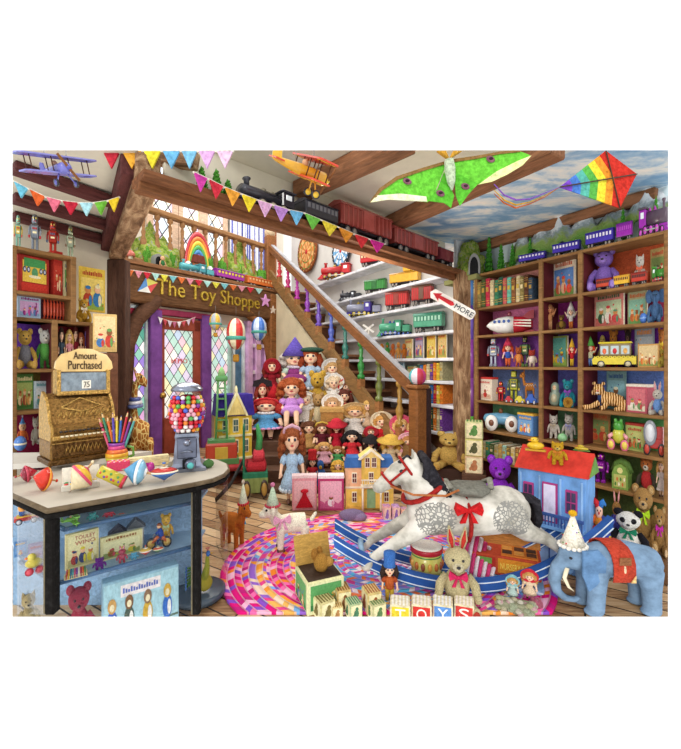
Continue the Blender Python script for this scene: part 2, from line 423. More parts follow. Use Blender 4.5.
def doll(name, label, dress, hair, skin='#f0c8a8', hat=None, pose='stand', style='long', shoe='#5a2a22', trim=None, sleeve=None, group=None, cat='doll', trousers=False, ruff=None, hem=.2, headk=1.0):
    R = root(name, label, cat, group); K = 'cloth'
    low = .16 if pose == 'sit' else 0
    link('body', body_mesh('doll_'+pose, lambda b: human(b, pose), .0125, M(skin, 'skin')), R)
    hz = .86; d = M(dress, K); tr = M(trim or dress, K)
    hr = MB(); h = M(hair, 'hair')
    hr.sph((0, .022, hz+.03), (.122, .115, .122), h, 14, 9)
    if style == 'long':
        for q in (-1, 1): hr.tube([(q*.1, .02, hz+.04), (q*.14, .02, hz-.1), (q*.13, .03, hz-.24)], [.05, .055, .03], h, 8)
        hr.tube([(0, .08, hz), (0, .1, hz-.15), (0, .09, hz-.25)], [.09, .1, .05], h, 8)
    elif style == 'curly':
        for k in range(16):
            a = PI*(-.12+1.24*k/15); hr.sph((.135*math.cos(a), .02+.03*math.sin(k*2), hz-.03+.15*math.sin(a)), .05, h, 8, 6)
            if k % 2: hr.sph((.15*math.cos(a), .06, hz-.13+.12*math.sin(a)), .05, h, 8, 6)
    bighead(hr).obj('hair', R)
    for q in (-1, 1):
        bighead(MB().sph((q*.038, -.094, hz+.012), (.017, .01, .019), M('#2a3648', 'gloss'), 8, 6)).obj('eye', R)
    bighead(MB().sph((0, -.098, hz-.05), (.022, .009, .01), M('#c23a48', 'gloss'), 8, 5)).obj('mouth', R)
    b = MB()
    if pose == 'sit':
        b.lathe([(.07, .69), (.115, .64), (.11, .54), (.095, .5)], d, n=18)
        b.tube([(0, .02, .52), (0, -.12, .47), (0, -.27, .43)], [.12, .155, .17], d, 16, flat=.62)
    elif trousers:
        b.lathe([(.06, .7), (.125, .65), (.12, .54), (.115, .42), (.11, .4)], d, n=18)
    else:
        b.lathe([(.065, .7), (.115, .65), (.11, .56), (.095, .5), (.15, .4), (.19, .3), (.215, hem), (.205, hem+.005)], d, n=22)
    dr = b.obj('dress' if not trousers else 'jacket', R)
    for q in (-1, 1):
        A, B_ = {'stand': ((.1, 0, .67), (.18, -.03, .56)), 'sit': ((.1, 0, .67), (.17, -.06, .56)), 'up': ((.1, 0, .67), (.22, -.02, .7))}[pose]
        MB().tube([(q*A[0], A[1], A[2]), (q*(A[0]+B_[0])/2, A[1], (A[2]+B_[2])/2+.01), (q*B_[0], B_[1], B_[2])], [.052, .064, .046], M(sleeve or dress, K)).obj('sleeve', dr)
        if trousers:
            MB().tube([(q*.055, 0, .44), (q*.06, -.01, .24), (q*.06, .01, .06)], [.07, .056, .044], M(trim or dress, K)).obj('trouser_leg', R)
        f = (q*.08, -.35, .03) if pose == 'sit' else (q*.06, -.04, .032)
        MB().sph(f, (.04, .075, .036), M(shoe, 'gloss'), 10, 6).obj('shoe', R)
    if trim and not trousers and pose != 'sit':
        b = MB(); n = 18
        for k in range(n): b.sph((.205*math.cos(2*PI*k/n), .205*math.sin(2*PI*k/n), hem+.01), .034, tr, 6, 5)
        b.obj('frill', dr)
    if ruff:
        b = MB()
        for k in range(12): b.sph((.09*math.cos(2*PI*k/12), .08*math.sin(2*PI*k/12), .71), .04, M(ruff, K), 6, 5)
        b.obj('collar', R)
    if hat:
        kind, hc = hat[0], M(hat[1], K); b = MB()
        if kind == 'bonnet':
            b.sph((0, .06, hz+.05), (.15, .1, .16), hc, 14, 9)
            b.lathe([(.135, .02), (.19, -.05), (.2, -.045), (.15, .04)], hc, (0, -.0, hz+.03), 20, axis='y')
        elif kind == 'straw':
            b.lathe([(.25, -.01), (.26, 0), (.13, .03), (.12, .11), (.07, .15), (.005, .16)], hc, (0, 0, hz+.06), 22, rot=(.25, 0, 0))
        elif kind == 'cone':
            b.lathe([(.15, 0), (.09, .14), (.005, .34)], hc, (0, 0, hz+.05), 16)
        elif kind == 'flat':
            b.sph((.02, .01, hz+.11), (.17, .15, .05), hc, 14, 8)
        elif kind == 'tall':
            b.lathe([(.12, 0), (.125, .02), (.11, .05), (.12, .24), (.115, .27), (.02, .29)], hc, (0, 0, hz+.05), 18)
        elif kind == 'hood':
            b.sph((0, .035, hz+.02), (.155, .12, .16), hc, 14, 9); b.lathe([(.13, -.04), (.165, -.05), (.15, .03)], hc, (0, -.03, hz), 18, axis='y')
        elif kind == 'tricorn':
            b.prism([(-.22, 0), (.22, 0), (.2, .1), (.06, .13), (0, .19), (-.06, .13), (-.2, .1)], -.06, .1, hc); b.v[-14:] = [(x, y, z+hz+.05) for x, y, z in b.v[-14:]]
        elif kind == 'band':
            b.tube([(-.125, 0, hz+.02), (-.09, -.02, hz+.12), (0, -.03, hz+.155), (.09, -.02, hz+.12), (.125, 0, hz+.02)], .022, hc, 8)
        bighead(b).obj({'bonnet': 'bonnet', 'hood': 'hood', 'band': 'headband'}.get(kind, 'hat'), R)
    return R

# ------------------------------------------------------------------ machines
def robot(name, label, c1, c2, c3, group=None, head='dome'):
    R = root(name, label, 'robot', group); A, B_, C = M(c1, 'metal'), M(c2, 'gloss'), M(c3, 'gloss')
    b = MB(); b.box((0, 0, .53), (.34, .22, .36), A, .03).obj('body', R)
    p = MB(); p.box((0, -.115, .55), (.24, .02, .22), B_, .006)
    for k in range(3): p.lathe([(.028, 0), (.028, -.02), (.01, -.025)], C, (-.07+.07*k, -.125, .6), 10, axis='y')
    p.box((0, -.128, .5), (.16, .01, .05), M('#fff2c0', 'gloss')); p.obj('chest_panel', R)
    h = MB()
    if head == 'dome': h.lathe([(.12, .74), (.135, .78), (.13, .88), (.09, .95), (.01, .98)], A, n=16)
    else: h.box((0, 0, .84), (.24, .2, .2), A, .03); h.cyl((0, 0, .93), (0, 0, 1.0), .012, C); h.sph((0, 0, 1.0), .022, C, 8, 6)
    hd = h.obj('head', R); eyes(hd, (.055, -.115, .86), .028, '#ffe27a')
    MB().box((0, -.115, .785), (.11, .03, .03), C).obj('mouth_grille', hd)
    for q in (-1, 1):
        MB().tube([(q*.19, 0, .66), (q*.24, -.02, .56), (q*.23, -.1, .42)], [.045, .04, .036], B_).sph((q*.23, -.12, .39), .045, C, 8, 6).obj('arm', R)
        MB().box((q*.09, 0, .22), (.11, .13, .28), A, .02).box((q*.09, -.03, .05), (.15, .24, .1), B_, .025).obj('leg', R)
    return R
def wheel(mb, c, r, w, tyre, hub, axis='y', n=14, h=.7):
    mb.lathe([(r*h, -w/2), (r, -w/2), (r, w/2), (r*h, w/2)], M(tyre, 'gloss'), c, n, axis=axis)
    mb.lathe([(r*.12, -w*.7), (r*h, -w*.5), (r*h, w*.5), (r*.12, w*.7)], M(hub, 'gloss'), c, n, axis=axis)
    return mb
def loco(label, c1, c2, c3, group=None, tender=True, name='toy_locomotive'):
    """steam engine pointing to -X, length 1"""
    R = root(name, label, 'toy train', group); A, B_, C = M(c1, 'gloss'), M(c2, 'gloss'), M(c3, 'brass')
    MB().lathe([(.02, -.3), (.085, -.29), (.09, -.27), (.09, .17), (.02, .18)], A, (-.12, 0, .19), 16, axis='x').box((-.12, 0, .09), (.62, .12, .03), B_).obj('boiler', R)
    cb = MB().box((.15, 0, .2), (.17, .2, .2), B_, .012).box((.15, 0, .315), (.21, .23, .025), A, .01)
    for q in (-1, 1): cb.box((.15, q*.1, .235), (.08, .012, .07), M('#e8f0f4', 'gloss'), .004)
    cb.obj('cab', R)
    MB().lathe([(.03, 0), (.028, .08), (.045, .11), (.04, .12)], A, (-.33, 0, .26), 12).obj('chimney', R)
    MB().lathe([(.035, 0), (.035, .03), (.01, .06)], C, (-.12, 0, .265), 12).lathe([(.028, 0), (.028, .03), (.01, .05)], C, (0, 0, .265), 12).obj('dome', R)
    MB().prism([(-.5, 0), (-.36, .0), (-.36, .07), (-.42, .07)], -.09, .09, B_).obj('cowcatcher', R)
    for q in (-1, 1):
        for k, (x, r) in enumerate(((-.32, .04), (-.2, .06), (-.06, .06), (.08, .06), (.19, .045))): wheel(MB(), (x, q*.095, r), r, .02, '#26232a', c3).obj('wheel', R)
        MB().box((-.06, q*.112, .06), (.32, .01, .014), M('#c8c8c0', 'metal')).obj('coupling_rod', R)
    if tender:
        t = MB().box((.385, 0, .15), (.21, .19, .14), A, .012).box((.385, 0, .225), (.17, .15, .02), M('#1a1a1c', 'fur'))
        t.obj('tender', R)
        for q in (-1, 1):
            for x in (.32, .45): wheel(MB(), (x, q*.09, .04), .04, .02, '#26232a', c3).obj('wheel', R)
    return R
def coach(label, c1, c2, c3, kind='coach', group=None, name='toy_railway_coach'):
    R = root(name, label, 'toy train', group); A, B_, C = M(c1, 'gloss'), M(c2, 'gloss'), M(c3, 'gloss')
    b = MB().box((0, 0, .2), (.96, .24, .2), A, .015)
    if kind == 'box':
        for k in range(12): b.box((-.44+.08*k, 0, .2), (.018, .256, .2), B_, .004)
        for y in (-.127, .127): b.box((0, y, .2), (.2, .015, .19), B_, .006)
    b.obj('car_body', R)
    if kind == 'coach':
        for y in (-.121, .121):
            w = MB().box((0, y*.99, .235), (.9, .006, .085), B_, .002)
            for k in range(8): w.box((-.4+.114*k, y, .235), (.066, .012, .07), C, .004)
            w.obj('window_row', R)
    if kind == 'caboose': MB().box((.1, 0, .4), (.25, .2, .12), A, .01).box((.1, 0, .47), (.3, .24, .02), B_).obj('cupola', R)
    MB().lathe([(.0, -.49), (.128, -.49), (.128, .49), (.0, .49)], B_, (0, 0, 0), 18, axis='x').obj('roof', R) if False else MB().prism([(-.135, .29), (-.1, .325), (0, .345), (.1, .325), (.135, .29)], -.49, .49, B_, 'yz').obj('roof', R)
    MB().box((0, 0, .09), (.9, .16, .03), M('#2b2428')).obj('chassis', R)
    for q in (-1, 1):
        for x in (-.36, -.24, .24, .36): wheel(MB(), (x, q*.1, .05), .05, .025, '#26232a', '#8a8078').obj('wheel', R)
    return R
def biplane(label, c1, c2, c3, group=None):
    R = root('toy_biplane', label, 'toy aeroplane', group); A, B_, C = M(c1, 'gloss'), M(c2, 'gloss'), M(c3, 'gloss')
    MB().lathe([(.01, -.5), (.035, -.45), (.08, -.1), (.1, .2), (.1, .33), (.06, .37), (.015, .38)], A, (0, 0, 0), 14, axis='x').obj('fuselage', R)
    for z, nm, w in ((.2, 'upper_wing', .66), (-.07, 'lower_wing', .6)):
        wing = MB(); pr = [(-.02+.0, -w), (.2, -w), (.24, -w+.06), (.24, w-.06), (.2, w), (-.02, w), (-.06, w-.08), (-.06, -w+.08)]
        wing.prism(pr, z-.012, z+.012, B_, 'xy')
        for q in (-1, 1): wing.box((.09, q*(w-.16), z), (.26, .1, .03), C, .004)
        wg = wing.obj(nm, R)
    for q in (-1, 1):
        for y in (.14, .48):
            for x in (.0, .18): MB().cyl((x, q*y, -.06), (x, q*y, .2), .009, M('#5a3a28')).obj('strut', R)
        lg = MB().cyl((.18, q*.06, -.06), (.22, q*.15, -.22), .012, A).obj('undercarriage_leg', R)
        wheel(MB(), (.22, q*.17, -.24), .065, .03, '#2a2a30', c3).obj('wheel', lg)
    MB().prism([(-.5, .0), (-.36, .0), (-.4, .16), (-.48, .18), (-.53, .12)], -.01, .01, C).obj('tail_fin', R)
    MB().prism([(-.5, -.2), (-.36, -.16), (-.36, .16), (-.5, .2)], .0, .02, B_, 'xy').obj('tailplane', R)
    MB().box((.4, 0, 0), (.012, .05, .5), M('#8a5a30', 'wood'), .004, (.6, 0, 0)).sph((.4, 0, 0), .035, C, 8, 6).obj('propeller', R)
    MB().sph((-.02, 0, .11), .05, M('#d8a880', 'skin'), 10, 7).obj('pilot_head', R)
    return R

# ------------------------------------------------------------------ pictures, boxes, books
def art(b, w, h, y, seed, pal, title=True, x=0, z=0, figs=3, ground=True):
    """printed picture: flat shapes a hair proud of the sheet"""
    r = random.Random(seed); e = .0022*max(w, h)
    b.rect(x-w/2, x+w/2, z, z+h, y-e, M(pal[0], 'paper'))
    m = .06*w
    b.rect(x-w/2+m, x+w/2-m, z+m, z+h*(.76 if title else .94), y-2*e, M(pal[1], 'paper'))
    if ground:
        pts = [(x-w/2+m, z+m)]+[(x+w/2-m, z+m)]+[(x+w/2-m-(w-2*m)*k/6, z+h*(.2+.12*r.random())) for k in range(7)]
        b.add([(px, y-3*e, pz) for px, pz in pts], [tuple(range(len(pts)))], M(pal[2], 'paper'))
    for k in range(figs):
        fx = x+(-.5+(k+.5)/figs)*w*.74; fh = h*(.3+.16*r.random()); c = pal[3+(k % (len(pal)-3))]; c2 = pal[3+((k+1) % (len(pal)-3))]
        fz = z+h*.12; fw = min(w/figs*.36, fh*.36)
        b.disc((fx, fz+fh*.36), fw, fh*.38, M(c, 'paper'), 12, y-4*e)
        b.disc((fx+fw*.5, fz+fh*.3), fw*.35, fh*.3, M(c2, 'paper'), 8, y-5*e)
        b.disc((fx, fz+fh*.86), fw*.66, fh*.2, M(r.choice(['#e8b890', '#c88850', '#f0d8b0', '#8a5a38']), 'paper'), 12, y-6*e)
        b.disc((fx, fz+fh*1.0), fw*.6, fh*.1, M(c2, 'paper'), 10, y-7*e)
    for k in range(7):
        b.disc((x+(r.random()-.5)*w*.8, z+h*(.1+.6*r.random())), w*.03, w*.03, M(r.choice(pal[3:]), 'paper'), 6, y-3.5*e)
    if title:
        k = 0; cx = x-w*.38
        while cx < x+w*.36:                                        # an illegible title: only its painted strokes
            lw = w*(.03+.04*r.random()); b.rect(cx, cx+lw, z+h*.82, z+h*(.89+.05*r.random()), y-2*e, M(pal[3], 'paper')); cx += lw+w*.02
def picbook(label, seed, pal, cat='picture book', name='picture_book', asp=.75, thick=.1, title=True, figs=3, group=None, text=None):
    R = root(name, label, cat, group); w = asp
    MB().box((0, .0, .5), (w, thick, 1), M(pal[0], 'paper'), .012).obj('cover', R)
    if thick > .05: MB().box((w*.02+.004, .0, .5), (w*.985, thick*.72, .975), M('#efe6cf', 'paper'), .004).obj('page_block', R)
    b = MB(); art(b, w*.985, .985, -thick/2, seed, pal, title and not text, z=.008, figs=figs)
    if text:
        for k, s in enumerate(text): b.text(s, w*.62, (w*.08, -thick/2-.008, .86-.15*k), M(pal[3], 'paper'), .004, h=.11)
    b.obj('cover_picture', R); return R
def toybox(label, seed, pal, asp=.8, thick=.4, cat='toy box', name='toy_box', figs=2, title=True, group=None):
    R = root(name, label, cat, group)
    MB().box((0, 0, .46), (asp, thick, .92), M(pal[0], 'paper'), .012).obj('carton', R)
    MB().box((0, 0, .95), (asp*1.02, thick*1.03, .1), M(pal[3], 'paper'), .012).obj('lid', R)
    b = MB(); art(b, asp*.94, .86, -thick/2, seed, pal, title, z=.03, figs=figs); b.obj('box_picture', R); return R
def book(label, c, gold, w, h, d, group):
    b = MB(); A = M(c, 'cloth')
    b.box((0, -.0, h/2), (w, d, h), A, w*.16)
    b.box((0, .006, h*.5), (w*.74, d*.98, h*1.004), M('#e6dcc0', 'paper'), .002)
    for z in (.12, .2, .78, .86): b.box((0, -d/2, h*z), (w*.9, .006, h*.022), M(gold, 'brass'), .001)
    b.box((0, -d/2, h*.6), (w*.6, .006, h*.16), M(gold, 'paper'), .001)
    o = b.obj('book'); return tag(o, label, 'book', group)
def block(label, cols, letter=None, name='toy_block', group=None, seed=0):
    R = root(name, label, 'toy block', group)
    MB().box((0, 0, .5), (1, 1, 1), M(cols[0], 'paint'), .06).obj('cube_body', R)
    b = MB(); m = M(cols[1], 'paint'); m2 = M(cols[2], 'paint')
    for k in range(4):
        b.M = Matrix.Rotation(k*PI/2, 4, 'Z')
        b.rect(-.42, .42, .08, .92, -.503, m2)
        if letter and k == 0: b.text(letter, .5, (0, -.505, .5), m, .02, h=.62)
        else:
            b.disc((0, .42), .2, .24, m, 12, -.507); b.disc((0.04, .7), .13, .12, m, 10, -.509); b.disc((-.2, .3), .08, .1, m, 8, -.509)
    b.M = Matrix.Translation((0, 0, .5)) @ Matrix.Rotation(-PI/2, 4, 'X') @ Matrix.Translation((0, 0, -.5))
    for k in range(5): b.rect(-.42+.18*k, -.32+.18*k, .06, .94, -.503, m)
    b.M = None; b.obj('painted_faces', R); return R
# ------------------------------------------------------------------ the room
def mat_floor():
    t = NT('floorboards'); v = t.coord((1, 1, 1), (0, 0, .55))
    br = t.n('ShaderNodeTexBrick', i_Vector=v, i_Scale=1.0); br.offset = .37
    br.inputs['Color1'].default_value = (0, 0, 0, 1); br.inputs['Color2'].default_value = (1, 1, 1, 1); br.inputs['Mortar'].default_value = (.5, .5, .5, 1)
    for k, x in (('Mortar Size', .006), ('Brick Width', 1.3), ('Row Height', .12)): br.inputs[k].default_value = x
    n = t.noise(t.coord((2, 26, 8), (0, 0, .55)), 1.6, 6, .7, 1.0)
    f = t.math('ADD', t.math('MULTIPLY', br.outputs[0], .35), t.math('MULTIPLY', n, .75))
    col = t.ramp(f, [(.25, '#5a3d2a'), (.42, '#8f6a48'), (.56, '#c09a70'), (.75, '#dcbf98')])
    mx = t.n('ShaderNodeMix', data_type='RGBA', i_0=br.outputs['Fac'], i_6=col); mx.inputs[7].default_value = (.03, .018, .012, 1)
    t.bsdf(mx.outputs[2], .45, 0, n, .15, .02); return t.m
def mat_rug():
    t = NT('braided_rug'); v = t.coord((1/1.2, 1, 1))
    sx = t.n('ShaderNodeSeparateXYZ', i_Vector=v)
    r = t.math('SQRT', t.math('ADD', t.math('POWER', sx.outputs[0], 2), t.math('POWER', sx.outputs[1], 2)))
    a = t.math('ARCTAN2', sx.outputs[1], sx.outputs[0])
    r26 = t.math('MULTIPLY', r, 24)
    ring = t.math('FLOOR', r26); fr = t.math('FRACT', r26)
    wob = t.math('MULTIPLY', t.math('SINE', t.math('MULTIPLY', ring, 12.9)), 40)
    par = t.math('SUBTRACT', t.math('MULTIPLY', t.math('MODULO', ring, 2), 2), 1)
    per = t.math('ADD', 6, t.math('MULTIPLY', ring, .7))
    ph_ = t.math('ADD', t.math('MULTIPLY', a, per), t.math('ADD', wob, t.math('MULTIPLY', fr, t.math('MULTIPLY', par, .8))))
    seg = t.math('FLOOR', ph_); sf = t.math('FRACT', ph_)
    cb = t.n('ShaderNodeCombineXYZ', i_0=ring, i_1=seg)
    wn = t.n('ShaderNodeTexWhiteNoise', i_Vector=cb.outputs[0])
    hot = t.ramp(wn.outputs[0], [(0, '#e0157c'), (.28, '#f46fae'), (.45, '#f7b7d4'), (.6, '#c2247a'), (.72, '#f0862e'), (.86, '#8a4fc4')], 'CONSTANT')
    mixc = t.ramp(wn.outputs[0], [(0, '#f29a3a'), (.2, '#f6d9c0'), (.36, '#9a66cf'), (.55, '#e8488e'), (.72, '#f4b65e'), (.88, '#7fb0e8')], 'CONSTANT')
    cool = t.ramp(wn.outputs[0], [(0, '#7f93e6'), (.2, '#d84a9c'), (.38, '#f3e6ee'), (.55, '#a77ad8'), (.7, '#58b6e6'), (.85, '#ee7a4a')], 'CONSTANT')
    sel = t.n('ShaderNodeTexWhiteNoise', noise_dimensions='1D', i_W=t.math('FLOOR', t.math('MULTIPLY', r, 6.5)))
    m1 = t.n('ShaderNodeMix', data_type='RGBA', i_0=t.math('GREATER_THAN', r, .84), i_6=mixc, i_7=hot)
    m2 = t.n('ShaderNodeMix', data_type='RGBA', i_0=t.math('LESS_THAN', r, .52), i_6=m1.outputs[2], i_7=cool)
    band = t.math('LESS_THAN', t.math('ABSOLUTE', t.math('SUBTRACT', r, .66)), .07)
    m3 = t.n('ShaderNodeMix', data_type='RGBA', i_0=band, i_6=m2.outputs[2], i_7=hot)
    h = t.math('SINE', t.math('MULTIPLY', fr, PI))
    pale = t.math('LESS_THAN', fr, .18)
    m4 = t.n('ShaderNodeMix', data_type='RGBA', i_0=t.math('MULTIPLY', pale, .4), i_6=m3.outputs[2]); m4.inputs[7].default_value = (.86, .7, .72, 1)
    t.bsdf(m4.outputs[2], .95, 0, h, .6, .02); return t.m
def mat_lattice(name, cols, scale, emit=1.0, lead=.07):
    """leaded diamond panes with a glow of their own in place of outside daylight"""
    t = NT(name); tc = t.n('ShaderNodeTexCoord'); s = t.n('ShaderNodeSeparateXYZ', i_Vector=tc.outputs['Object'])
    x = t.math('MULTIPLY', s.outputs[0], scale*1.5); z = t.math('MULTIPLY', s.outputs[2], scale)
    a, b = t.math('ADD', x, z), t.math('SUBTRACT', x, z)
    cb = t.n('ShaderNodeCombineXYZ', i_0=t.math('FLOOR', a), i_1=t.math('FLOOR', b))
    wn = t.n('ShaderNodeTexWhiteNoise', i_Vector=cb.outputs[0])
    n = len(cols); col = t.ramp(wn.outputs[0], [(k/n, c) for k, c in enumerate(cols)], 'CONSTANT')
    nz = t.noise(tc.outputs['Object'], 3, 2)
    ln = t.math('MAXIMUM', t.math('LESS_THAN', t.math('FRACT', a), lead), t.math('LESS_THAN', t.math('FRACT', b), lead))
    mx = t.n('ShaderNodeMix', data_type='RGBA', i_0=ln, i_6=col); mx.inputs[7].default_value = (.03, .03, .04, 1)
    t.bsdf(mx.outputs[2], .25, 0, None, 0, 0, mx.outputs[2], emit); return t.m  # pane colour also emits, standing in for daylight behind the glass
def mat_sky():
    t = NT('painted_sky'); v = t.coord((1.0, 2.2, 1))
    n = t.noise(v, 2.3, 7, .6, .4)
    col = t.ramp(n, [(.38, '#7fa9cc'), (.48, '#a9c6da'), (.55, '#dfe6e4'), (.66, '#f6f1e4')]); t.bsdf(col, .9); return t.m
def mat_bark():
    t = NT('hewn_timber'); v = t.coord((2.4, 9, 9)); n = t.noise(v, 1.8, 6, .7, .5)
    col = t.ramp(n, [(.3, '#4f3524'), (.48, '#8f6c4e'), (.66, '#c8a680')]); t.bsdf(col, .85, 0, n, .8, .05); return t.m
MB_BARK = mat_bark()
TRIM_N = [0]
def beam(A, B, w, h, mat, name=None, roll=0.0):
    A, B = Vector(A), Vector(B); x = (B-A); L = x.length; x.normalize()
    y = Vector((0, 0, 1)).cross(x)
    y = Vector((0, 1, 0)) if y.length < 1e-3 else y.normalized()
    z = x.cross(y).normalized(); y = z.cross(x)
    TRIM_N[0] += 1
    b = MB(); b.box((0, 0, 0), (L, w, h), mat, min(w, h)*.08)
    o = b.obj(name or 'trim_%d' % TRIM_N[0])
    o.matrix_world = Matrix.Translation((A+B)/2) @ Matrix(((x[0], y[0], z[0]), (x[1], y[1], z[1]), (x[2], y[2], z[2]))).to_4x4() @ Matrix.Rotation(roll, 4, 'X')
    return struct(o)
def slab(name, poly, z0, z1, mat):
    b = MB(); b.prism(poly, z0, z1, mat, 'xy'); return struct(b.obj(name))
def wall(name, a, b, z0, z1, mat, t=.06, outward=1):
    """upright wall from a to b in plan; thickness goes to the far side"""
    a, b = Vector(a), Vector(b); u = b-a; L = u.length; th = math.atan2(u.y, u.x)
    m = MB(); m.box((L/2, outward*t/2, (z0+z1)/2), (L, t, z1-z0), mat, .004)
    o = m.obj(name); o.location = (a.x, a.y, 0); o.rotation_euler = (0, 0, th); return struct(o)
DARK, MID, PALE = M('#4a2c20', 'beam'), M('#7a4f33', 'beam'), M('#a87848', 'wood')
CREAM = M('#d9d2bd', 'plaster')
ray = lambda px, d: ((px-CX)/F*d, d)

# floor, cut along the front of the room
fl = [(-.8175*2.38, 2.38), (.82*2.38, 2.38), (.82*3.7, 3.7), (1.95, 5.4), (-.6, 9.6), (-2.2, 9.9), (-5.6, 6.6), (-3.6, 4.1)]
slab('floor', fl, -.06, 0, mat_floor())
rug = [(1.2*math.cos(2*PI*k/72)*1.0, math.sin(2*PI*k/72)) for k in range(72)]
rug = [(x, y) for x, y in rug if y > -.62]
e = math.sqrt(1-.62**2)*1.2
i0 = [k for k in range(len(rug)) if rug[k][1] < 0 and rug[k][0] < 0][-1]
rug = rug[:i0+1]+[(-e, -.62), (e, -.62)]+rug[i0+1:]
o = MB().prism(rug, .001, .018, mat_rug(), 'xy').obj('braided_rug', None, (.33, 3.02, 0)); tag(o, 'large oval braided rug in magenta, orange and purple on the floorboards', 'rug')
# ceilings: plaster over the shop, a lower strip over the left bookcase, a painted sky beside the right wall
zc = 3.0
L0 = lambda d: 1.6875+1.048*(d-5)+.02
rw = lambda d: 4.83-.625*d
sk = lambda d: 1.0-.625*(d-3.34)+.02
slab('ceiling', [(-.947, 2.79), (sk(2.79), 2.79), (sk(4.171), 4.171)], zc, zc+.05, CREAM)
slab('ceiling', [(sk(2.79), 2.79), (.82*2.79, 2.79), (rw(3.34), 3.34), (rw(5.2), 5.2), (sk(4.171), 4.171)], zc, zc+.05, mat_sky())
zl = 2.78
slab('ceiling', [(-.8175*2.38, 2.38), (-1.2, 2.38), (-2.337, 4.115), (-2.84, 3.47)], zl, zl+.05, CREAM)
# walls
wall('wall_right', (2.742, 3.34), (rw(5.15), 5.15), 0, zc, M('#cfe0e4', 'plaster'), .06, -1)
wall('wall_left', (-2.82, 3.45), (-2.337, 4.117), 0, zl, CREAM, .06, 1)
wall('wall_left', (-2.337, 4.117), (-3.6, 6.05), 0, zl, CREAM, .06, 1)
pA = lambda d: (4.73-.625*d, d)
wall('wall_back', pA(4.98), pA(9.4), 0, 4.75, M('#cfccc6', 'plaster'), .06, -1)
# timber column and painted pole between the alcove and the right bookcase
beam((.315*4.78, 4.78, 0), (.315*4.78, 4.78, 2.62), .2, .26, MB_BARK)
pole = MB(); zs = [0, .45, .9, 1.35, 1.8, 2.2, 2.6]; pc = ['#3f8f3c', '#56993a', '#7a3c86', '#8a3f9c', '#6a4fae', '#4a7fc0', '#4aa0c8']
for k in range(6): pole.cyl((0, 0, zs[k]), (0, 0, zs[k+1]), .045, M(pc[k], 'gloss'), n=14)
o = pole.obj('painted_pole', None, (*ray(471, 4.72), 0)); tag(o, 'rainbow painted pole from green up to blue beside the timber column', 'pole')

# ceiling beams over the shop
zb = 2.94
def cb(a, b, w=.2, h=.2, m=None): return beam((*a, zb), (*b, zb), w, h, m or M('#8a5f42', 'beam'))
cb((.44, 2.56), (-.33, 3.32), .17, .12)
cb((1.0+.625*.7, 2.64), (1.0-.625*.83, 4.17), .19, .12)
o = cb((rw(3.36)-.06, 3.36), (rw(4.95)-.06, 4.95), .1, .1)
# the ledge beam that carries the black train, with a fascia behind it
LG = lambda px: 3.5525/(1.048-(px-CX)/F)          # distance of the ledge line at a column of the photo
LGX = lambda d: 1.6875+1.048*(d-5)
def lg_pt(d, off=0, z=2.69):                       # off: towards the back of the ledge
    u = Vector((1.048, 1, 0)).normalized(); n = Vector((-u.y, u.x, 0)); q = Vector((LGX(d), d, z))+n*off; return q
beam(lg_pt(2.3, .07, 2.595), lg_pt(5.0, .07, 2.595), .22, .05, MID)
beam(lg_pt(2.3, .08, 2.55), lg_pt(5.0, .08, 2.55), .1, .05, M('#7c5032', 'beam'))
f0, f1 = lg_pt(2.44, .2), lg_pt(4.75, .2)
wall('wall_ledge', (f0.x, f0.y), (f1.x, f1.y), 2.6, zc, CREAM, .04, 1)
beam(P(90, 149, 2.72), P(196, 160, 2.6), .1, .11, MB_BARK)
# left ceiling beams and the hewn header that ends them
u = Vector((.725, 1, 0)).normalized()
hx = lambda d: -1.37-.66*(d-2.65)
for px, d in ((-.8175*2.52, 2.52), (-.8175*2.98, 2.98), (-.8175*3.34, 3.34)):
    k = (hx(d)-px)/(u.x+.66*u.y); b = Vector((px, d, zl-.06))+u*k
    beam((px, d, zl-.035), b, .1, .07, M('#5b3230', 'beam'))
beam((hx(2.42)+.06, 2.42, zl-.1), (-2.30, 4.12, zl-.1), .14, .2, MB_BARK)
beam((hx(2.44)-.05, 2.44, zl-.06), (-2.41, 4.12, zl-.06), .1, .13, M('#5b3230', 'beam'))
beam((-2.29, 4.13, 0), (-2.29, 4.13, zl-.2), .12, .2, M('#4d3428', 'beam'))

# ------------------------------------------------------------------ the door wall (local frame: x along the wall, -y towards the room)
WD0 = dD(110); WO = Vector((*ray(110, WD0), 0)); TD = math.atan2(1, .725)
def ws(px): return (dD(px)-WD0)*math.hypot(.725, 1)
def wz(px, py): return EYE+(HY-py)/F*dD(px)
def onwall(mb, name, parent=None, st=True):
    o = mb.obj(name, parent)
    if parent is None:
        o.location = WO; o.rotation_euler = (0, 0, TD)
        if st: struct(o)
    return o
ZS0, ZS1 = 2.47, 3.05                               # sign board
PL = M('#cdb9a8', 'plaster')
w = MB()
w.box((ws(118)/2-.2, .05, 1.3), (ws(118)+.5, .08, 2.6), PL); w.box((ws(265)+.55, .05, 1.5), (1.2, .08, 3.0), CREAM)
w.box(((ws(118)+ws(270))/2, .06, 2.6), (ws(270)-ws(118), .08, .9), PL)
w.box(((ws(118)+ws(270))/2, .14, 1.5), (ws(270)-ws(118)+.3, .04, 3.0), PL)
onwall(w, 'wall_door')
lat = mat_lattice('leaded_glass', ['#cfe4dc', '#f2ecc0', '#dcd2ec', '#b9dcd0', '#f4f4ea', '#f0c8d4', '#c4d8f0'], 4.2, .5, .09)
lat2 = mat_lattice('stained_glass', ['#8fc7b4', '#7a5fb0', '#b7d7e4', '#d8a8d4', '#58a08c', '#efe6ea', '#9a7fd0'], 4.5, .6)
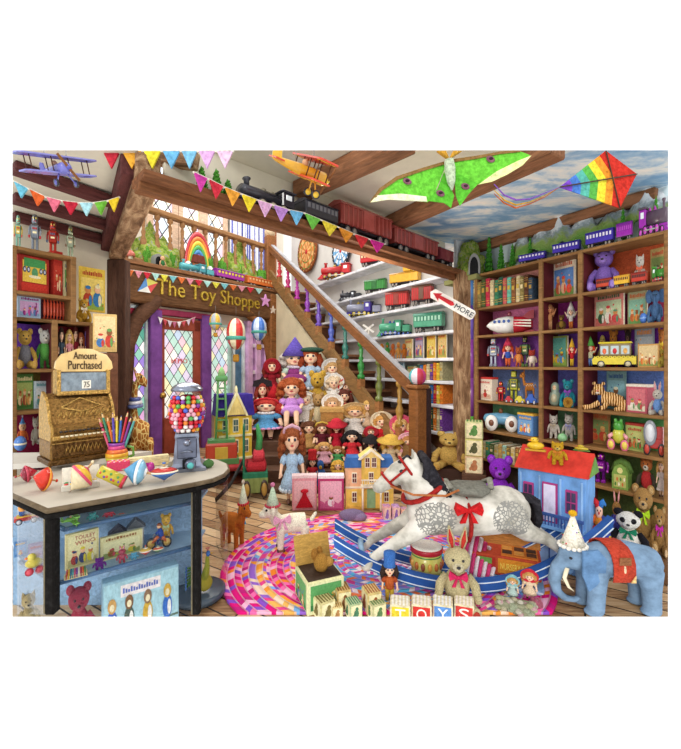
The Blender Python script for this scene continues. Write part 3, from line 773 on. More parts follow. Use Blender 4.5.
lat3 = mat_lattice('gallery_glass', ['#f2f4f4', '#e8d0e6', '#cfe0f2', '#f6ead2', '#ffffff', '#e4f0e6'], 2.6, .3, .1)
def window(n, x0, x1, z0, z1, mat, frame, y=0.0, fw=.05):
    g = MB(); g.box(((x0+x1)/2, y+.03, (z0+z1)/2), (x1-x0, .02, z1-z0), mat, .003)
    o = onwall(g, 'window_%d' % n)
    f = MB()
    for x in (x0, x1): f.box((x, y, (z0+z1)/2), (fw, .08, z1-z0+fw), frame)
    for z in (z0, z1): f.box(((x0+x1)/2, y, z), (x1-x0+fw, .08, fw), frame)
    f.obj('window_frame', o); return o
window(1, ws(125), ws(146), .5, 2.22, lat2, M('#c9d8d4', 'paint'))
t = MB(); t.box(((ws(124)+ws(147))/2, -.03, 2.33), (ws(147)-ws(124), .05, .12), M('#b02c48', 'paint')); t.box(((ws(124)+ws(147))/2, -.03, 2.42), (ws(147)-ws(124), .06, .05), M('#c4d4dc', 'paint')); onwall(t, 'trim_30')
window(2, ws(208), ws(229), .6, 2.25, lat, M('#b7d6cf', 'paint'))
window(3, ws(233), ws(243), .1, 2.3, M('#5f86a8', 'paint'), M('#e4eef0', 'paint'))
# the door with its leaded light
dr = MB(); RB = M('#9c4a38', 'paint')
x0, x1 = ws(158), ws(196)
for x in (x0-.02, x1+.0): dr.box((x+(.0 if x > x0 else .02), -.03, 1.14), (.16, .08, 2.26), RB)
dr.box(((x0+x1)/2, -.03, 2.2), (x1-x0+.1, .08, .2), RB); dr.box(((x0+x1)/2, -.03, .3), (x1-x0+.1, .08, .6), RB)
dr = onwall(dr, 'door_1')
g = MB(); g.box(((x0+x1)/2, 0, 1.35), (x1-x0-.05, .02, 1.6), lat); g.obj('leaded_light', dr)
g = MB(); g.text('OPEN', .3, ((x0+x1)/2, -.05, wz(178, 361)), M('#d8504a', 'paint'), .01, mirror=True); g.obj('open_lettering', dr)
g = MB(); g.lathe([(.03, 0), (.03, -.05), (.05, -.07), (.05, -.1), (.01, -.12)], M('#c8a050', 'brass'), (x0, -.07, 1.0), 12, axis='y'); g.obj('door_handle', dr)
fr = MB(); PU = M('#7c4a96', 'paint')
for x in (ws(152.5), ws(203)): fr.box((x, -.06, 1.2), (.2, .14, 2.4), PU)
for x in (ws(149), ws(207)): fr.box((x, -.03, 1.22), (.07, .12, 2.44), M('#c8d8dc', 'paint'))
fr.box(((ws(149)+ws(207))/2, -.05, 2.38), (ws(207)-ws(149)+.1, .12, .1), M('#9c3858', 'paint'))
onwall(fr, 'trim_31')
pk = MB(); PI_ = M('#dcb0dc', 'paint')
for x in (ws(247), ws(255), ws(264)): pk.box((x, -.04, 1.2), (.14, .14, 2.4), PI_)
for z in (1.9, 1.35, .8): pk.box(((ws(247)+ws(264))/2, -.04, z), (ws(264)-ws(247), .1, .08), M('#f2e4f2', 'paint'))
pk.box(((ws(247)+ws(264))/2, .0, 1.2), (ws(264)-ws(247), .03, 2.4), M('#d9b6e0', 'paint')); onwall(pk, 'door_2')
# timber frame: posts, curved braces, sign beam, balcony
tf = MB(); TB = M('#5f4130', 'beam')
tf.box((ws(116), -.1, 1.5), (.22, .24, 3.0), TB); tf.box((ws(268), -.12, 1.5), (.3, .26, 3.0), M('#8a5a34', 'beam')); onwall(tf, 'trim_32')
br = MB()
br.tube([(ws(119), -.12, wz(119, 400)), (ws(123), -.12, wz(123, 345)), (ws(133), -.12, wz(133, 320)), (ws(152), -.12, wz(152, 299))], [.13, .12, .12, .14], TB, 8)
br.tube([(ws(267), -.12, wz(267, 372)), (ws(264), -.12, wz(264, 345)), (ws(257), -.12, wz(257, 325)), (ws(238), -.12, wz(238, 307))], [.1, .1, .1, .12], M('#8a5a34', 'beam'), 8); onwall(br, 'trim_33')
sx0, sx1 = ws(112), ws(271)
R = root('shop_sign', 'long carved timber sign beam above the door with gold lettering', 'sign'); R.location = WO; R.rotation_euler = (0, 0, TD)
MB().box(((sx0+sx1)/2, -.12, (ZS0+ZS1)/2), (sx1-sx0, .22, ZS1-ZS0), M('#6b4a30', 'beam'), .03).obj('sign_board', R)
g = MB(); g.text('The Toy Shoppe', ws(251)-ws(148), ((ws(251)+ws(148))/2, -.235, wz(200, 298)), M('#d8b848', 'brass'), .03, h=.33); g.obj('gold_lettering', R)
def star(c, px, py, s, col, nm):
    b = MB(); b.prism([(s*(1 if k % 2 == 0 else .42)*math.sin(k*PI/5), s*(1 if k % 2 == 0 else .42)*math.cos(k*PI/5)) for k in range(10)], -.03, 0, M(col, 'gloss'))
    b.v = [(x+ws(px), y-.24, z+wz(px, py)) for x, y, z in b.v]; b.obj(nm, R)
star(0, 257, 302, .14, '#e0a0d8', 'star'); star(0, 264.5, 311, .09, '#d8c8b8', 'star')
k = MB(); qx, qz = ws(139), wz(139, 288)
for a, c in ((0, '#d8d060'), (1, '#5a90d0'), (2, '#e8e8e0'), (3, '#d04848')):
    pts = [(.17, .08), (-.02, .13), (-.15, -.1), (.05, -.1)]; p, q = pts[a], pts[(a+1) % 4]
    k.prism([(qx, qz), (qx+p[0], qz+p[1]), (qx+q[0], qz+q[1])], -.26, -.24, M(c, 'gloss'))
k.obj('painted_kite', R)
# balcony floor, gallery windows and curtain behind it
bf = MB(); bf.box(((sx0+sx1)/2, .34, ZS1+.03), (sx1-sx0, 1.16, .06), M('#8a5f3e', 'wood')); onwall(bf, 'trim_34')
gy = 1.0
gw = MB(); gw.box(((sx0+sx1)/2+.3, gy+.1, 4.9), (sx1-sx0+2.4, .08, 3.8), M('#e2d9c8', 'plaster')); onwall(gw, 'wall_gallery')
n = 4
def dG(px): return (7.8625+1.235*gy)/(.725-(px-CX)/F)
def gs(px): return (dG(px)-dG(110))*math.hypot(.725, 1)+ (dG(110)-WD0)*math.hypot(.725, 1)+gy*(-.0)
# shift along the wall so the local x of the set-back plane is exact
def gx(px):
    d = dG(px); p = Vector((*ray(px, d), 0))-WO; return p.x*math.cos(TD)+p.y*math.sin(TD)
for a, b in ((150, 175), (180, 201), (205, 225)):
    window(n, gx(a), gx(b), 3.2, 6.6, lat3, M('#d4b59a', 'wood'), gy, .1); n += 1
cu = MB()
xs = [gx(228)+(gx(262)-gx(228))*k/48 for k in range(49)]
for k in range(48):
    c = ['#f4f4f8', '#f4f4f8', '#6a70b8', '#e8eaf4', '#5a62ae', '#f4f4f8'][k % 6]
    y = lambda q: gy-.08+.03*math.sin(q*1.3)
    cu.prism([(xs[k], y(k)), (xs[k+1], y(k+1)), (xs[k+1], y(k+1)+.015), (xs[k], y(k)+.015)], 3.1, 6.0, M(c, 'cloth'), 'xy')
o = onwall(cu, 'striped_curtain', None, False); tag(o, 'white and blue striped curtain hanging beside the gallery windows', 'curtain')
dd = MB(); dd.box((gx(266), gy-.06, 4.6), (.2, .12, 3.2), M('#b06a3c', 'wood')); dd.box((gx(272), gy-.06, 4.6), (.12, .1, 3.2), M('#9a5a34', 'wood')); onwall(dd, 'trim_35')
# balustrade of the gallery
R = root('gallery_railing', 'brown turned wooden railing along the gallery above the sign', 'railing'); R.location = WO; R.rotation_euler = (0, 0, TD)
WDB = M('#9a7048', 'wood'); ry = .2
r_ = MB(); r_.box(((sx0+sx1)/2+.2, ry, 4.12), (sx1-sx0-.1, .14, .1), WDB, .02); r_.box(((sx0+sx1)/2+.2, ry, 3.22), (sx1-sx0-.1, .1, .08), WDB, .02); r_.obj('handrail', R)
def turned(mb, x, y, z0, z1, r, mat):
    H = z1-z0
    mb.lathe([(r, 0), (r, .1*H), (r*.5, .14*H), (r*.9, .3*H), (r*.95, .38*H), (r*.45, .5*H), (r*.7, .56*H), (r*.4, .62*H), (r*.6, .8*H), (r*.35, .86*H), (r*.9, .9*H), (r*.9, H)], mat, (x, y, z0), 10)
    return mb
for k in range(13):
    x = sx0+.35+(sx1-sx0-.45)*k/12
    turned(MB(), x, ry, 3.24, 4.09, .055, WDB).obj('baluster', R)

# ------------------------------------------------------------------ the staircase
S0 = Vector((.919, 4.9, 0)); US = Vector((-.521, .8535, 0)); TS_ = math.atan2(.8535, -.521)
R = root('staircase', 'dark wooden staircase climbing behind the dolls to the gallery', 'stairs'); R.location = S0; R.rotation_euler = (0, 0, TS_)
NST, RUN, RISE = 11, .415, .28
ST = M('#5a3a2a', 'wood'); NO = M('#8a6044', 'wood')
WID = .66                                                # local y runs to the left of travel, so the alcove is at -y
for k in range(NST):
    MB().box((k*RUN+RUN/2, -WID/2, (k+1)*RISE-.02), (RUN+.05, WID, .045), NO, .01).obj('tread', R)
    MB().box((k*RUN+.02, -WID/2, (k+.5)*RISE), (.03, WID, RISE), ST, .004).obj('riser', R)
L = NST*RUN
sl = RISE/RUN
b = MB(); b.prism([(-.05, 0), (L, 0), (L, L*sl+.1), (-.05, .1)], .0, .05, M('#d2c4a4', 'plaster')); b.obj('side_panel', R)
b = MB(); b.prism([(-.1, .18), (L, L*sl+.25), (L, L*sl+.5), (-.1, .42)], .04, .1, M('#8a6840', 'wood')); b.obj('string_board', R)
b = MB(); b.prism([(-.15, .1), (L, L*sl+.1), (L, L*sl+.4), (-.15, .42)], -WID, -WID+.04, M('#7a5236', 'wood')); b.obj('wall_string', R)
R2 = root('stair_railing', 'stair railing with a brown handrail over rainbow painted balusters', 'railing'); R2.location = S0; R2.rotation_euler = (0, 0, TS_)
b = MB(); RZ = lambda s: 1.24+.62*s
b.prism([(-.02, RZ(0)-.09), (L, RZ(L)-.09), (L, RZ(L)+.04), (-.02, RZ(0)+.04)], -.0, .11, M('#7e5230', 'wood')); hr = b.obj('handrail', R2)
b = MB(); b.prism([(-.02, RZ(0)+.045), (L, RZ(L)+.045), (L, RZ(L)+.07), (-.02, RZ(0)+.07)], -.02, .06, M('#a8a8ac', 'paint')); b.obj('grey_rail_cap', hr)
cols = ['#a8803c', '#6f7a3a', '#2f8a3c', '#2c6e62', '#4a5cb4', '#6a48b0', '#8a3aa8', '#b02c98', '#b8246c', '#c82c3c', '#c43030']
for k in range(11):
    s = .22+.43*k
    if s > L-.1: break
    z0 = s*sl+.45; turned(MB(), s, .06, z0+.12, RZ(s)-.08, .055, M(cols[k], 'gloss')).box((s, .06, z0+.05), (.09, .09, .16), M('#9a6a40', 'wood')).obj('baluster', R2)
b = MB(); b.box((-.1, .05, .61), (.16, .17, 1.22), M('#80522c', 'wood'), .02); b.box((-.1, .05, 1.24), (.2, .21, .05), M('#8a5a32', 'wood'), .015)
b.box((-.1, -.08, .61), (.12, .09, 1.22), M('#3a2a2a', 'wood'), .01); nw = b.obj('newel_post', R2)
b = MB(); sc_ = ['#c83a8c', '#3f7fc4', '#6ab46a', '#e8c83c', '#7a4ab0', '#48b0b8', '#d8d0d8', '#b83c50']
for k in range(8):
    V, Fs = _sph(16, 10); Fs2 = [f for f in Fs if True]
    for f in Fs:
        cx_ = sum(V[i][0] for i in f)/len(f); cy_ = sum(V[i][1] for i in f)/len(f)
        if int(((math.atan2(cy_, cx_)+PI)/(2*PI))*8) % 8 == k: b.add([tuple(Vector(V[i])*.105+Vector((-.1, .05, 1.36))) for i in f], [tuple(range(len(f)))], M(sc_[k], 'gloss'), True)
b.obj('striped_ball', R2)
b = MB(); b.box((L+.1, .05, 3.6), (.2, .2, 1.5), M('#8a5a34', 'wood'), .02); b.sph((L+.1, .05, 4.42), .12, M('#c8b090', 'wood')); b.obj('landing_post', R2)
# stepped stand under the dolls
ROWS = [(4.45, 0), (4.8, .05), (5.08, .2), (5.34, .32), (5.6, .46), (5.86, .6), (6.12, .76), (6.42, .98)]
R = root('stepped_display_stand', 'stepped wooden stand against the stairs crowded with dolls', 'display stand')
for k in range(1, 8):
    d, z = ROWS[k]; y0 = d-.14; y1 = (ROWS[k+1][0]-.14) if k < 7 else d+.3
    xl = (254-CX)/F*d; xr = .919-.61*(y1-4.9)-.03
    MB().box(((xl+xr)/2, (y0+y1)/2, z/2), (xr-xl, y1-y0, z), M('#5e4334', 'wood'), .01).obj('step', R)

# ------------------------------------------------------------------ bookcases
def bookcase(name, label, org, th, xs, levels, backs, depth, side, h, z0=0.0):
    """xs: uprights along the wall; levels[i]: board heights of bay i; backs[i]: back colour of each cell from the top down"""
    R = root(name, label, 'bookcase'); R.location = org; R.rotation_euler = (0, 0, th)
    E = M('#8c673e', 'wood'); D = M('#5e2226', 'paint')
    for i, x in enumerate(xs):
        b = MB(); b.box((x, .01, (h+z0)/2), (.04, .03, h-z0), E, .004); b.box((x, depth/2, (h+z0)/2), (.034, depth-.02, h-z0), D if side else E, .003); b.obj('upright', R)
    for i, (x0, x1) in enumerate(zip(xs[:-1], xs[1:])):
        lv = levels[i]
        for j, z in enumerate(lv):
            MB().box(((x0+x1)/2, depth/2, z-.014), (x1-x0-.034, depth, .028), E, .004).obj('shelf_board', R)
        for j, (z1, z0) in enumerate(zip(lv[:-1], lv[1:])):
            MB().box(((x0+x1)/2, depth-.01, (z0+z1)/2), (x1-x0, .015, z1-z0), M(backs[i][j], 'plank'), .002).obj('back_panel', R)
    if z0 == 0: MB().box(((xs[0]+xs[-1])/2, .03, levels[0][-1]/2), (xs[-1]-xs[0], .03, max(levels[0][-1]-.02, .05)), E, .005).obj('plinth', R)
    return R
q0 = Vector((*ray(476, dR(476)), 0))
rx = lambda px: (dR(476)-dR(px))*math.hypot(.625, 1)
lv = ZR+[.08]
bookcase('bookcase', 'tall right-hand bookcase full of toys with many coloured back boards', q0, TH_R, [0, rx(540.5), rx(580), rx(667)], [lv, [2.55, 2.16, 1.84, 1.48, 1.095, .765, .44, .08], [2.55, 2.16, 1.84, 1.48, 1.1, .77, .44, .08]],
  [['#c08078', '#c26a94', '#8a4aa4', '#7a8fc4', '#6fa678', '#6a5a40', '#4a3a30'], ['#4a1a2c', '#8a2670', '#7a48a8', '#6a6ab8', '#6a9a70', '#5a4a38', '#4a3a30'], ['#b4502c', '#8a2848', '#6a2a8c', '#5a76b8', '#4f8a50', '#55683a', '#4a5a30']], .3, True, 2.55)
q1 = Vector((*ray(13.5, dL(13.5)), 0)); lx = lambda px: (dL(px)-dL(13.5))*math.hypot(.725, 1)
bookcase('bookcase', 'upper left bookcase of two shelves with robots standing on top', q1, TH_L, [0, lx(73.5)], [[2.4, 2.065, 1.864]], [['#7a4a38', '#5a3448']], .28, False, 2.4, 1.85)
bookcase('bookcase', 'lower left bookcase with purple and red compartments behind the cash register', q1, TH_L, [0.001, lx(55), lx(93)], [[1.864, 1.47, 1.1475, .75], [1.864, 1.47, .75]], [['#5a2a90', '#7a6a30', '#7a1a3c'], ['#9a2430', '#7a1a50']], .281, True, 1.864)
R = root('alcove_shelving', 'white alcove shelves of model trains and books behind the stairs', 'shelving')
a0 = Vector((*pA(4.95), 0)); R.location = a0; R.rotation_euler = (0, 0, math.atan2(1, -.625))
for z in ZA: MB().box((1.9, .14, z-.02), (3.8, .27, .04), M('#d8d8dc', 'paint'), .006).obj('shelf_board', R)
MB().box((.02, .14, 1.6), (.05, .28, 3.2), M('#c8c8cc', 'paint'), .006).obj('end_panel', R)
# ------------------------------------------------------------------ the glass counter
ZT = 1.5-.684                                          # worktop height
cut = lambda d: EYE-.63*d                              # the front edge of the built place
C0, C1, C2 = Vector((-.8175*2.1375, 2.1375)), Vector((-1.397, 1.913)), Vector((-.848, 2.338))
cur = [C2.lerp(C1, -.0)]
curve = [Vector((-.848, 2.338)), Vector((-.77, 2.42)), Vector((-.735, 2.52)), Vector((-.74, 2.64)), Vector((-.79, 2.78)), Vector((-.9, 2.9))]
R = root('display_counter', 'curved dark framed glass display counter with a white stone worktop', 'counter')
poly = [tuple(C0), tuple(C1)]+[tuple(p) for p in curve]+[(-1.3, 2.98), (-1.9, 2.72), (-.8175*2.45, 2.45)]
top = MB(); top.prism(poly, ZT-.03, ZT, M('#bdb5a6', 'plaster'), 'xy'); top.obj('worktop', R)
EB = M('#14110f', 'cloth')
def rim(z, r, mat, inset=0.0):
    b = MB(); pts = [(*C0, z), (*C1, z)]+[(*p, z) for p in curve]
    for a, c in zip(pts[:-1], pts[1:]):
        b.cyl(a, c, r, mat, n=8); b.sph(c, r, mat, 8, 6)
    return b
rim(ZT-.014, .014, M('#6a5a44', 'wood')).obj('worktop_edge', R)
rim(ZT-.042, .015, EB).obj('top_rail', R)
b = MB()
for p, w in ((C1, .05), (C2, .045)):
    zb = max(cut(p.y), 0)+.002; q = p+Vector((0, .03))
    b = MB(); b.box((q.x, q.y, (ZT-.05+zb)/2), (w, w, ZT-.05-zb), EB, .008)
    b.box((q.x-w*.5, q.y-w*.3, (ZT-.05+zb)/2), (.012, .012, ZT-.06-zb), M('#7d7258', 'wood'), .003); b.obj('corner_post', R)
GL = M('#e8f2f6', 'glass')
def pane(a, c, nm='glass_pane'):
    b = MB(); a = Vector(a); c = Vector(c); n = Vector((-(c-a).y, (c-a).x)).normalized()*.006
    za, zc_ = max(cut(a.y), 0)+.012, max(cut(c.y), 0)+.012
    V = [(a.x, a.y, za), (c.x, c.y, zc_), (c.x, c.y, ZT-.05), (a.x, a.y, ZT-.05)]; V += [(x+n.x, y+n.y, z) for x, y, z in V]
    b.add(V, [(0, 1, 2, 3), (7, 6, 5, 4), (0, 4, 5, 1), (1, 5, 6, 2), (2, 6, 7, 3), (3, 7, 4, 0)], GL); b.obj(nm, R)
pane(C0+Vector((0, .02)), C1+Vector((0, .02))); pane(C1+Vector((0, .02)), C2+Vector((0, .02)))
bg = MB()
for a, c in zip(curve[:-1], curve[1:]):
    V = [(a.x, a.y, .05), (c.x, c.y, .05), (c.x, c.y, ZT-.05), (a.x, a.y, ZT-.05)]; bg.add(V, [(0, 1, 2, 3)], GL, True)
bg.obj('curved_glass', R)
# bottom deck follows the front edge of the place; back and shelves inside
inn = [C0+Vector((0, .03)), C1+Vector((.01, .04)), C2+Vector((0, .04))]
bk = [Vector((-.93, 2.68)), Vector((-1.45, 2.5)), Vector((-.8175*2.5, 2.5))]
dk = MB(); pl = inn+bk
V = [(p.x, p.y, max(cut(p.y), 0)+.002 if k < 3 else max(cut(p.y)+.05, .02)) for k, p in enumerate(pl)]; V += [(x, y, z+.025) for x, y, z in V]
n = len(pl); dk.add(V, [tuple(reversed(range(n))), tuple(range(n, 2*n))]+[(i, (i+1) % n, (i+1) % n+n, i+n) for i in range(n)], M('#5d7488', 'paint'))
bp = MB()
for a, c in zip(bk[:-1], bk[1:]): bp.prism([(a.x, a.y), (c.x, c.y), (c.x, c.y+.02), (a.x, a.y+.02)], 0, ZT-.04, M('#86a4c0', 'plank'), 'xy')
bp.obj('back_panel', R)
def inner_shelf(z, k0=.0, f=0.05):
    a, b_, c = C0+Vector((.0, f)), C1+Vector((.005, f+.01)), C2+Vector((-.01, f))
    s = MB(); s.prism([tuple(a), tuple(b_), tuple(c), (c.x-.02, c.y+.22), tuple(bk[1]-Vector((0, .02))), tuple(bk[2]-Vector((0, .02)))], z-.014, z, M('#8fb0cc', 'gloss'), 'xy')
    e = [(*a, z-.007), (*b_, z-.007), (*c, z-.007)]
    for p, q in zip(e[:-1], e[1:]): s.cyl(p, q, .012, M('#3f6288', 'gloss'), n=8)
    s.obj('inner_shelf', R)
ZS_ = [.675, .43]
inner_shelf(ZS_[0], f=.1); inner_shelf(ZS_[1])
b = MB(); b.lathe([(.16, 0), (.17, .02), (.17, .04), (.155, .05)], M('#4a5866', 'gloss'), (-.92, 2.6, 0), 26); b.obj('round_base', R)
# drawer unit behind, under the register
R = root('drawer_unit', 'dark red drawer unit with a marble top under the cash register', 'cabinet')
pb = [(-.8175*2.62, 2.62), (-1.62, 2.78), (-1.42, 3.02), (-.8175*2.96, 2.96)]
MB().prism(pb, ZT+.0, ZT+.035, M('#d6d0c4', 'plaster'), 'xy').obj('marble_top', R)
MB().prism([(x*.985, y+.025) for x, y in pb], 0, ZT, M('#4a1420', 'wood'), 'xy').obj('cabinet_body', R)
ZM = ZT+.035

# ------------------------------------------------------------------ cash register
def cash_register():
    R = root('cash_register', 'ornate antique brass cash register with an Amount Purchased top sign', 'cash register')
    BR = M('#94703a', 'brass'); B2 = M('#6a4c26', 'brass'); G = M('#bf9a54', 'brass')
    MB().box((0, 0, .03), (1.06, .74, .06), B2, .015).obj('plinth', R)
    d = MB(); d.box((0, 0, .17), (1.0, .7, .22), BR, .02); d.obj('body_base', R)
    d = MB(); d.box((-.05, -.355, .17), (.86, .03, .17), B2, .01); d.box((-.05, -.37, .25), (.86, .012, .012), G)
    for k in range(9): d.tube([(-.3+.06*k, -.375, .13), (-.27+.06*k, -.38, .21), (-.24+.06*k, -.375, .14)], .009, G, 6)
    d.obj('cash_drawer', R)
    MB().prism([(-.33, .28), (.34, .28), (.34, .66), (.2, .8), (.02, .74), (-.12, .62), (-.2, .46), (-.33, .42)], -.46, .46, BR, 'yz').obj('curved_hood', R)
    s = MB()
    for q in (-1, 1): s.prism([(-.36, .28), (.37, .28), (.37, .66), (.2, .83), (.0, .77), (-.15, .64), (-.23, .48), (-.36, .44)], q*.48-.02, q*.48+.02, G, 'yz')
    s.obj('side_frame', R)
    o = MB()
    for k in range(10):                                   # scrollwork on the hood
        a = k*.63; o.tube([(-.36+.08*k, -.175, .52), (-.33+.08*k, -.16, .57), (-.3+.08*k, -.13, .6), (-.31+.08*k, -.16, .54)], .012, G, 6)
    o.tube([(-.3, -.12, .64), (0, -.02, .74), (.3, -.12, .64), (0, -.16, .58), (-.3, -.12, .64)], .012, G, 6); o.obj('scrollwork', R)
    for row in range(2):
        for k in range(12):
            b = MB(); x = -.36+.065*k; y = -.39-.06*row; z = .38-.05*row
            b.cyl((x, y+.1, z-.02), (x, y, z), .01, M('#2a2018')); b.lathe([(.028, -.008), (.028, .008)], M('#e8dcb8' if row else '#2a201c', 'gloss'), (x, y, z), 8); b.obj('key', R)
    MB().box((0, -.36, .31), (.96, .12, .05), G, .01).obj('key_rail', R)
    w = MB(); w.M = Matrix.Translation((.08, 0, 0)); w.box((0, .12, .93), (.72, .2, .24), M('#8a97a0', 'metal'), .01)
    for q in (-1, 1): w.box((q*.38, .12, .93), (.06, .26, .3), G, .01)
    w.box((0, .0, .8), (.82, .06, .05), G, .01); w.box((.03, .01, .9), (.14, .01, .1), M('#f4f0e0', 'paper'), .002); w.text('75', .09, (.03, -.0, .9), M('#2a2420'), .004); w.obj('amount_window', R)
    t = MB(); t.M = Matrix.Translation((.1, 0, 0)) @ Matrix.Scale(.86, 4, (1, 0, 0)); pts = [(-.52, 1.1), (-.44, 1.06), (.44, 1.06), (.52, 1.1), (.5, 1.18), (.4, 1.27), (.26, 1.3), (.12, 1.34), (-.12, 1.34), (-.26, 1.3), (-.4, 1.27), (-.5, 1.18)]
    t.prism(pts, .04, .12, M('#d8b878', 'gloss')); t.text('Amount', .42, (0, .036, 1.255), M('#3a2418'), .01); t.text('Purchased', .6, (0, .036, 1.14), M('#3a2418'), .01); t.obj('top_sign', R)
    return R
fit(cash_register(), 37, 122, 348.5, 2.78, ZM, yaw=.3, depth=.3)

# ------------------------------------------------------------------ gumball machine
R = root('gumball_machine', 'silver gumball machine with a round glass globe on the counter', 'gumball machine')
SV = M('#8c93a4', 'metal'); SD = M('#6c7284', 'metal'); gx_, gd = (187-CX)/F*2.66, 2.66
def zat(py, d=gd): return EYE+(HY-py)/F*d
R.location = (gx_, gd, ZT); R.rotation_euler = (0, 0, -math.atan(gx_/gd)); zr = lambda py: zat(py)-ZT
zb0, zg0, zg1 = 0, zr(432), zr(390); gz = (zg0+zg1)/2; gr = .122
b = MB(); b.lathe([(.165, 0), (.165, .02), (.138, .03), (.118, .05), (.1, zg0-.04), (.105, zg0-.02), (.1, zg0)], SV, n=4, smooth=False, rot=(0, 0, PI/4)); b.obj('base', R)
b = MB(); b.box((0, -.088, zg0*.62), (.12, .02, zg0*.55), SD, .006); b.lathe([(.022, 0), (.022, -.02), (.008, -.03)], SV, (0, -.1, zg0*.78), 12, axis='y')
b.tube([(-.035, -.1, zg0*.52), (0, -.11, zg0*.56), (.035, -.1, zg0*.52)], .006, SV, 6); b.obj('front_plate', R)
b = MB(); b.box((0, -.1, zg0*.2), (.055, .03, .06), M('#1c1c22'), .004); b.obj('chute_opening', R)
b = MB(); b.lathe([(.034, 0), (.034, -.05), (.026, -.055)], SD, (.02, -.1, .05), 14, axis='y'); b.lathe([(.02, -.05), (.02, -.064), (.004, -.066)], M('#58b8b8', 'gloss'), (.02, -.1, .05), 12, axis='y'); b.obj('coin_knob', R)
b = MB(); b.lathe([(gr*math.cos(q), gz+.15*math.sin(q)) for q in [-1.15+2.3*k/12 for k in range(13)]], GL, n=28); b.obj('glass_globe', R)
b = MB(); b.lathe([(.1, zg1-.006), (.1, zg1+.01), (.075, zg1+.035), (.035, zg1+.05), (.005, zg1+.053)], SV, n=26); b.obj('lid', R)
gc = {'red': '#d81e34', 'pink': '#f4b4c4', 'yellow': '#f4cc3a', 'blue': '#4a6ad0', 'white': '#f6f0ea', 'orange': '#f08a2c', 'green': '#5ab45a', 'purple': '#8a3aa0'}
seq = ['red', 'red', 'pink', 'white', 'yellow', 'red', 'orange', 'blue', 'red', 'pink', 'green', 'red', 'white', 'purple', 'yellow', 'orange']
gm = {}
for c, h in gc.items(): gm[c] = MB().sph((0, 0, 0), .0155, M(h, 'gloss'), 10, 7).mesh('gumball')
i = 0; rg = random.Random(4); th = R.rotation_euler.z
for L_ in range(11):
    z = zg0+.02+L_*.0265
    if z > zg1-.03: break
    rr = .104*math.sqrt(max(.1, 1-((z-gz)/.155)**2)); n = int(PI*rr/.03)
    for k in range(n):
        a = PI+PI*(k+.5*(L_ % 2)+.25)/n; x, y = rr*math.cos(a), rr*math.sin(a)
        c = seq[rg.randrange(len(seq))]
        o = link('gumball', gm[c]); o.location = (gx_+x*math.cos(th)-y*math.sin(th), gd+x*math.sin(th)+y*math.cos(th), ZT+z)
        tag(o, c+' gumball among those in the glass globe of the gumball machine', 'gumball', 'gumballs in the glass globe')
fill = MB(); fill.lathe([(.05, zg0+.005), (.07, zg0+.06), (.082, gz), (.062, zg1-.05), (.03, zg1-.03)], M('#b8283c', 'fur'), n=20)
o = fill.obj('gumball_heap', None, (gx_, gd, ZT)); tag(o, 'inner heap of mixed gumballs at the middle of the glass globe', 'gumballs', None, 'stuff')

# ------------------------------------------------------------------ doll's houses
def win(b, x, z, w, h, y, frame, glass):
    b.box((x, y, z), (w, .03, h), M(frame, 'paint'), .006); b.box((x, y-.012, z), (w*.76, .02, h*.82), M(glass, 'gloss'), .003)
    b.box((x, y-.02, z), (w*.06, .02, h*.82), M(frame, 'paint'), .002); b.box((x, y-.02, z), (w*.76, .02, h*.05), M(frame, 'paint'), .002)
def house_yellow():
    R = root('dolls_house', "yellow doll's house with a dark blue roof beside the shop door", "doll's house")
    Y = M('#e8c848', 'paint'); W_ = M('#f2e8b8', 'paint')
    MB().box((0, 0, .02), (1.0, .6, .04), W_, .01).obj('base_board', R)
    MB().box((0, 0, .34), (.92, .5, .62), Y, .01).obj('walls', R)
    MB().prism([(-.52, .64), (.52, .64), (.46, .95), (-.46, .95)], -.3, .28, M('#3a2c8c', 'paint')).obj('roof', R)
    g = MB(); g.prism([(-.26, .66), (.26, .66), (0, .96)], -.36, -.05, M('#f0d888', 'paint')); g.prism([(-.32, .64), (0, 1.01), (.32, .64), (.26, .64), (0, .94), (-.26, .64)], -.38, -.3, W_); g.lathe([(.05, 0), (.04, .06), (.005, .1)], W_, (0, -.3, .98), 8); g.obj('gable', R)
    for x in (-.28, 0, .28):
        for z in (.5, .2):
            b = MB(); win(b, x, z, .16, .2, -.26, '#f4ecc8', '#4a6a68'); b.obj('window', R)
    b = MB(); b.box((0, -.275, .355), (.92, .05, .03), W_); b.obj('ledge', R); return R
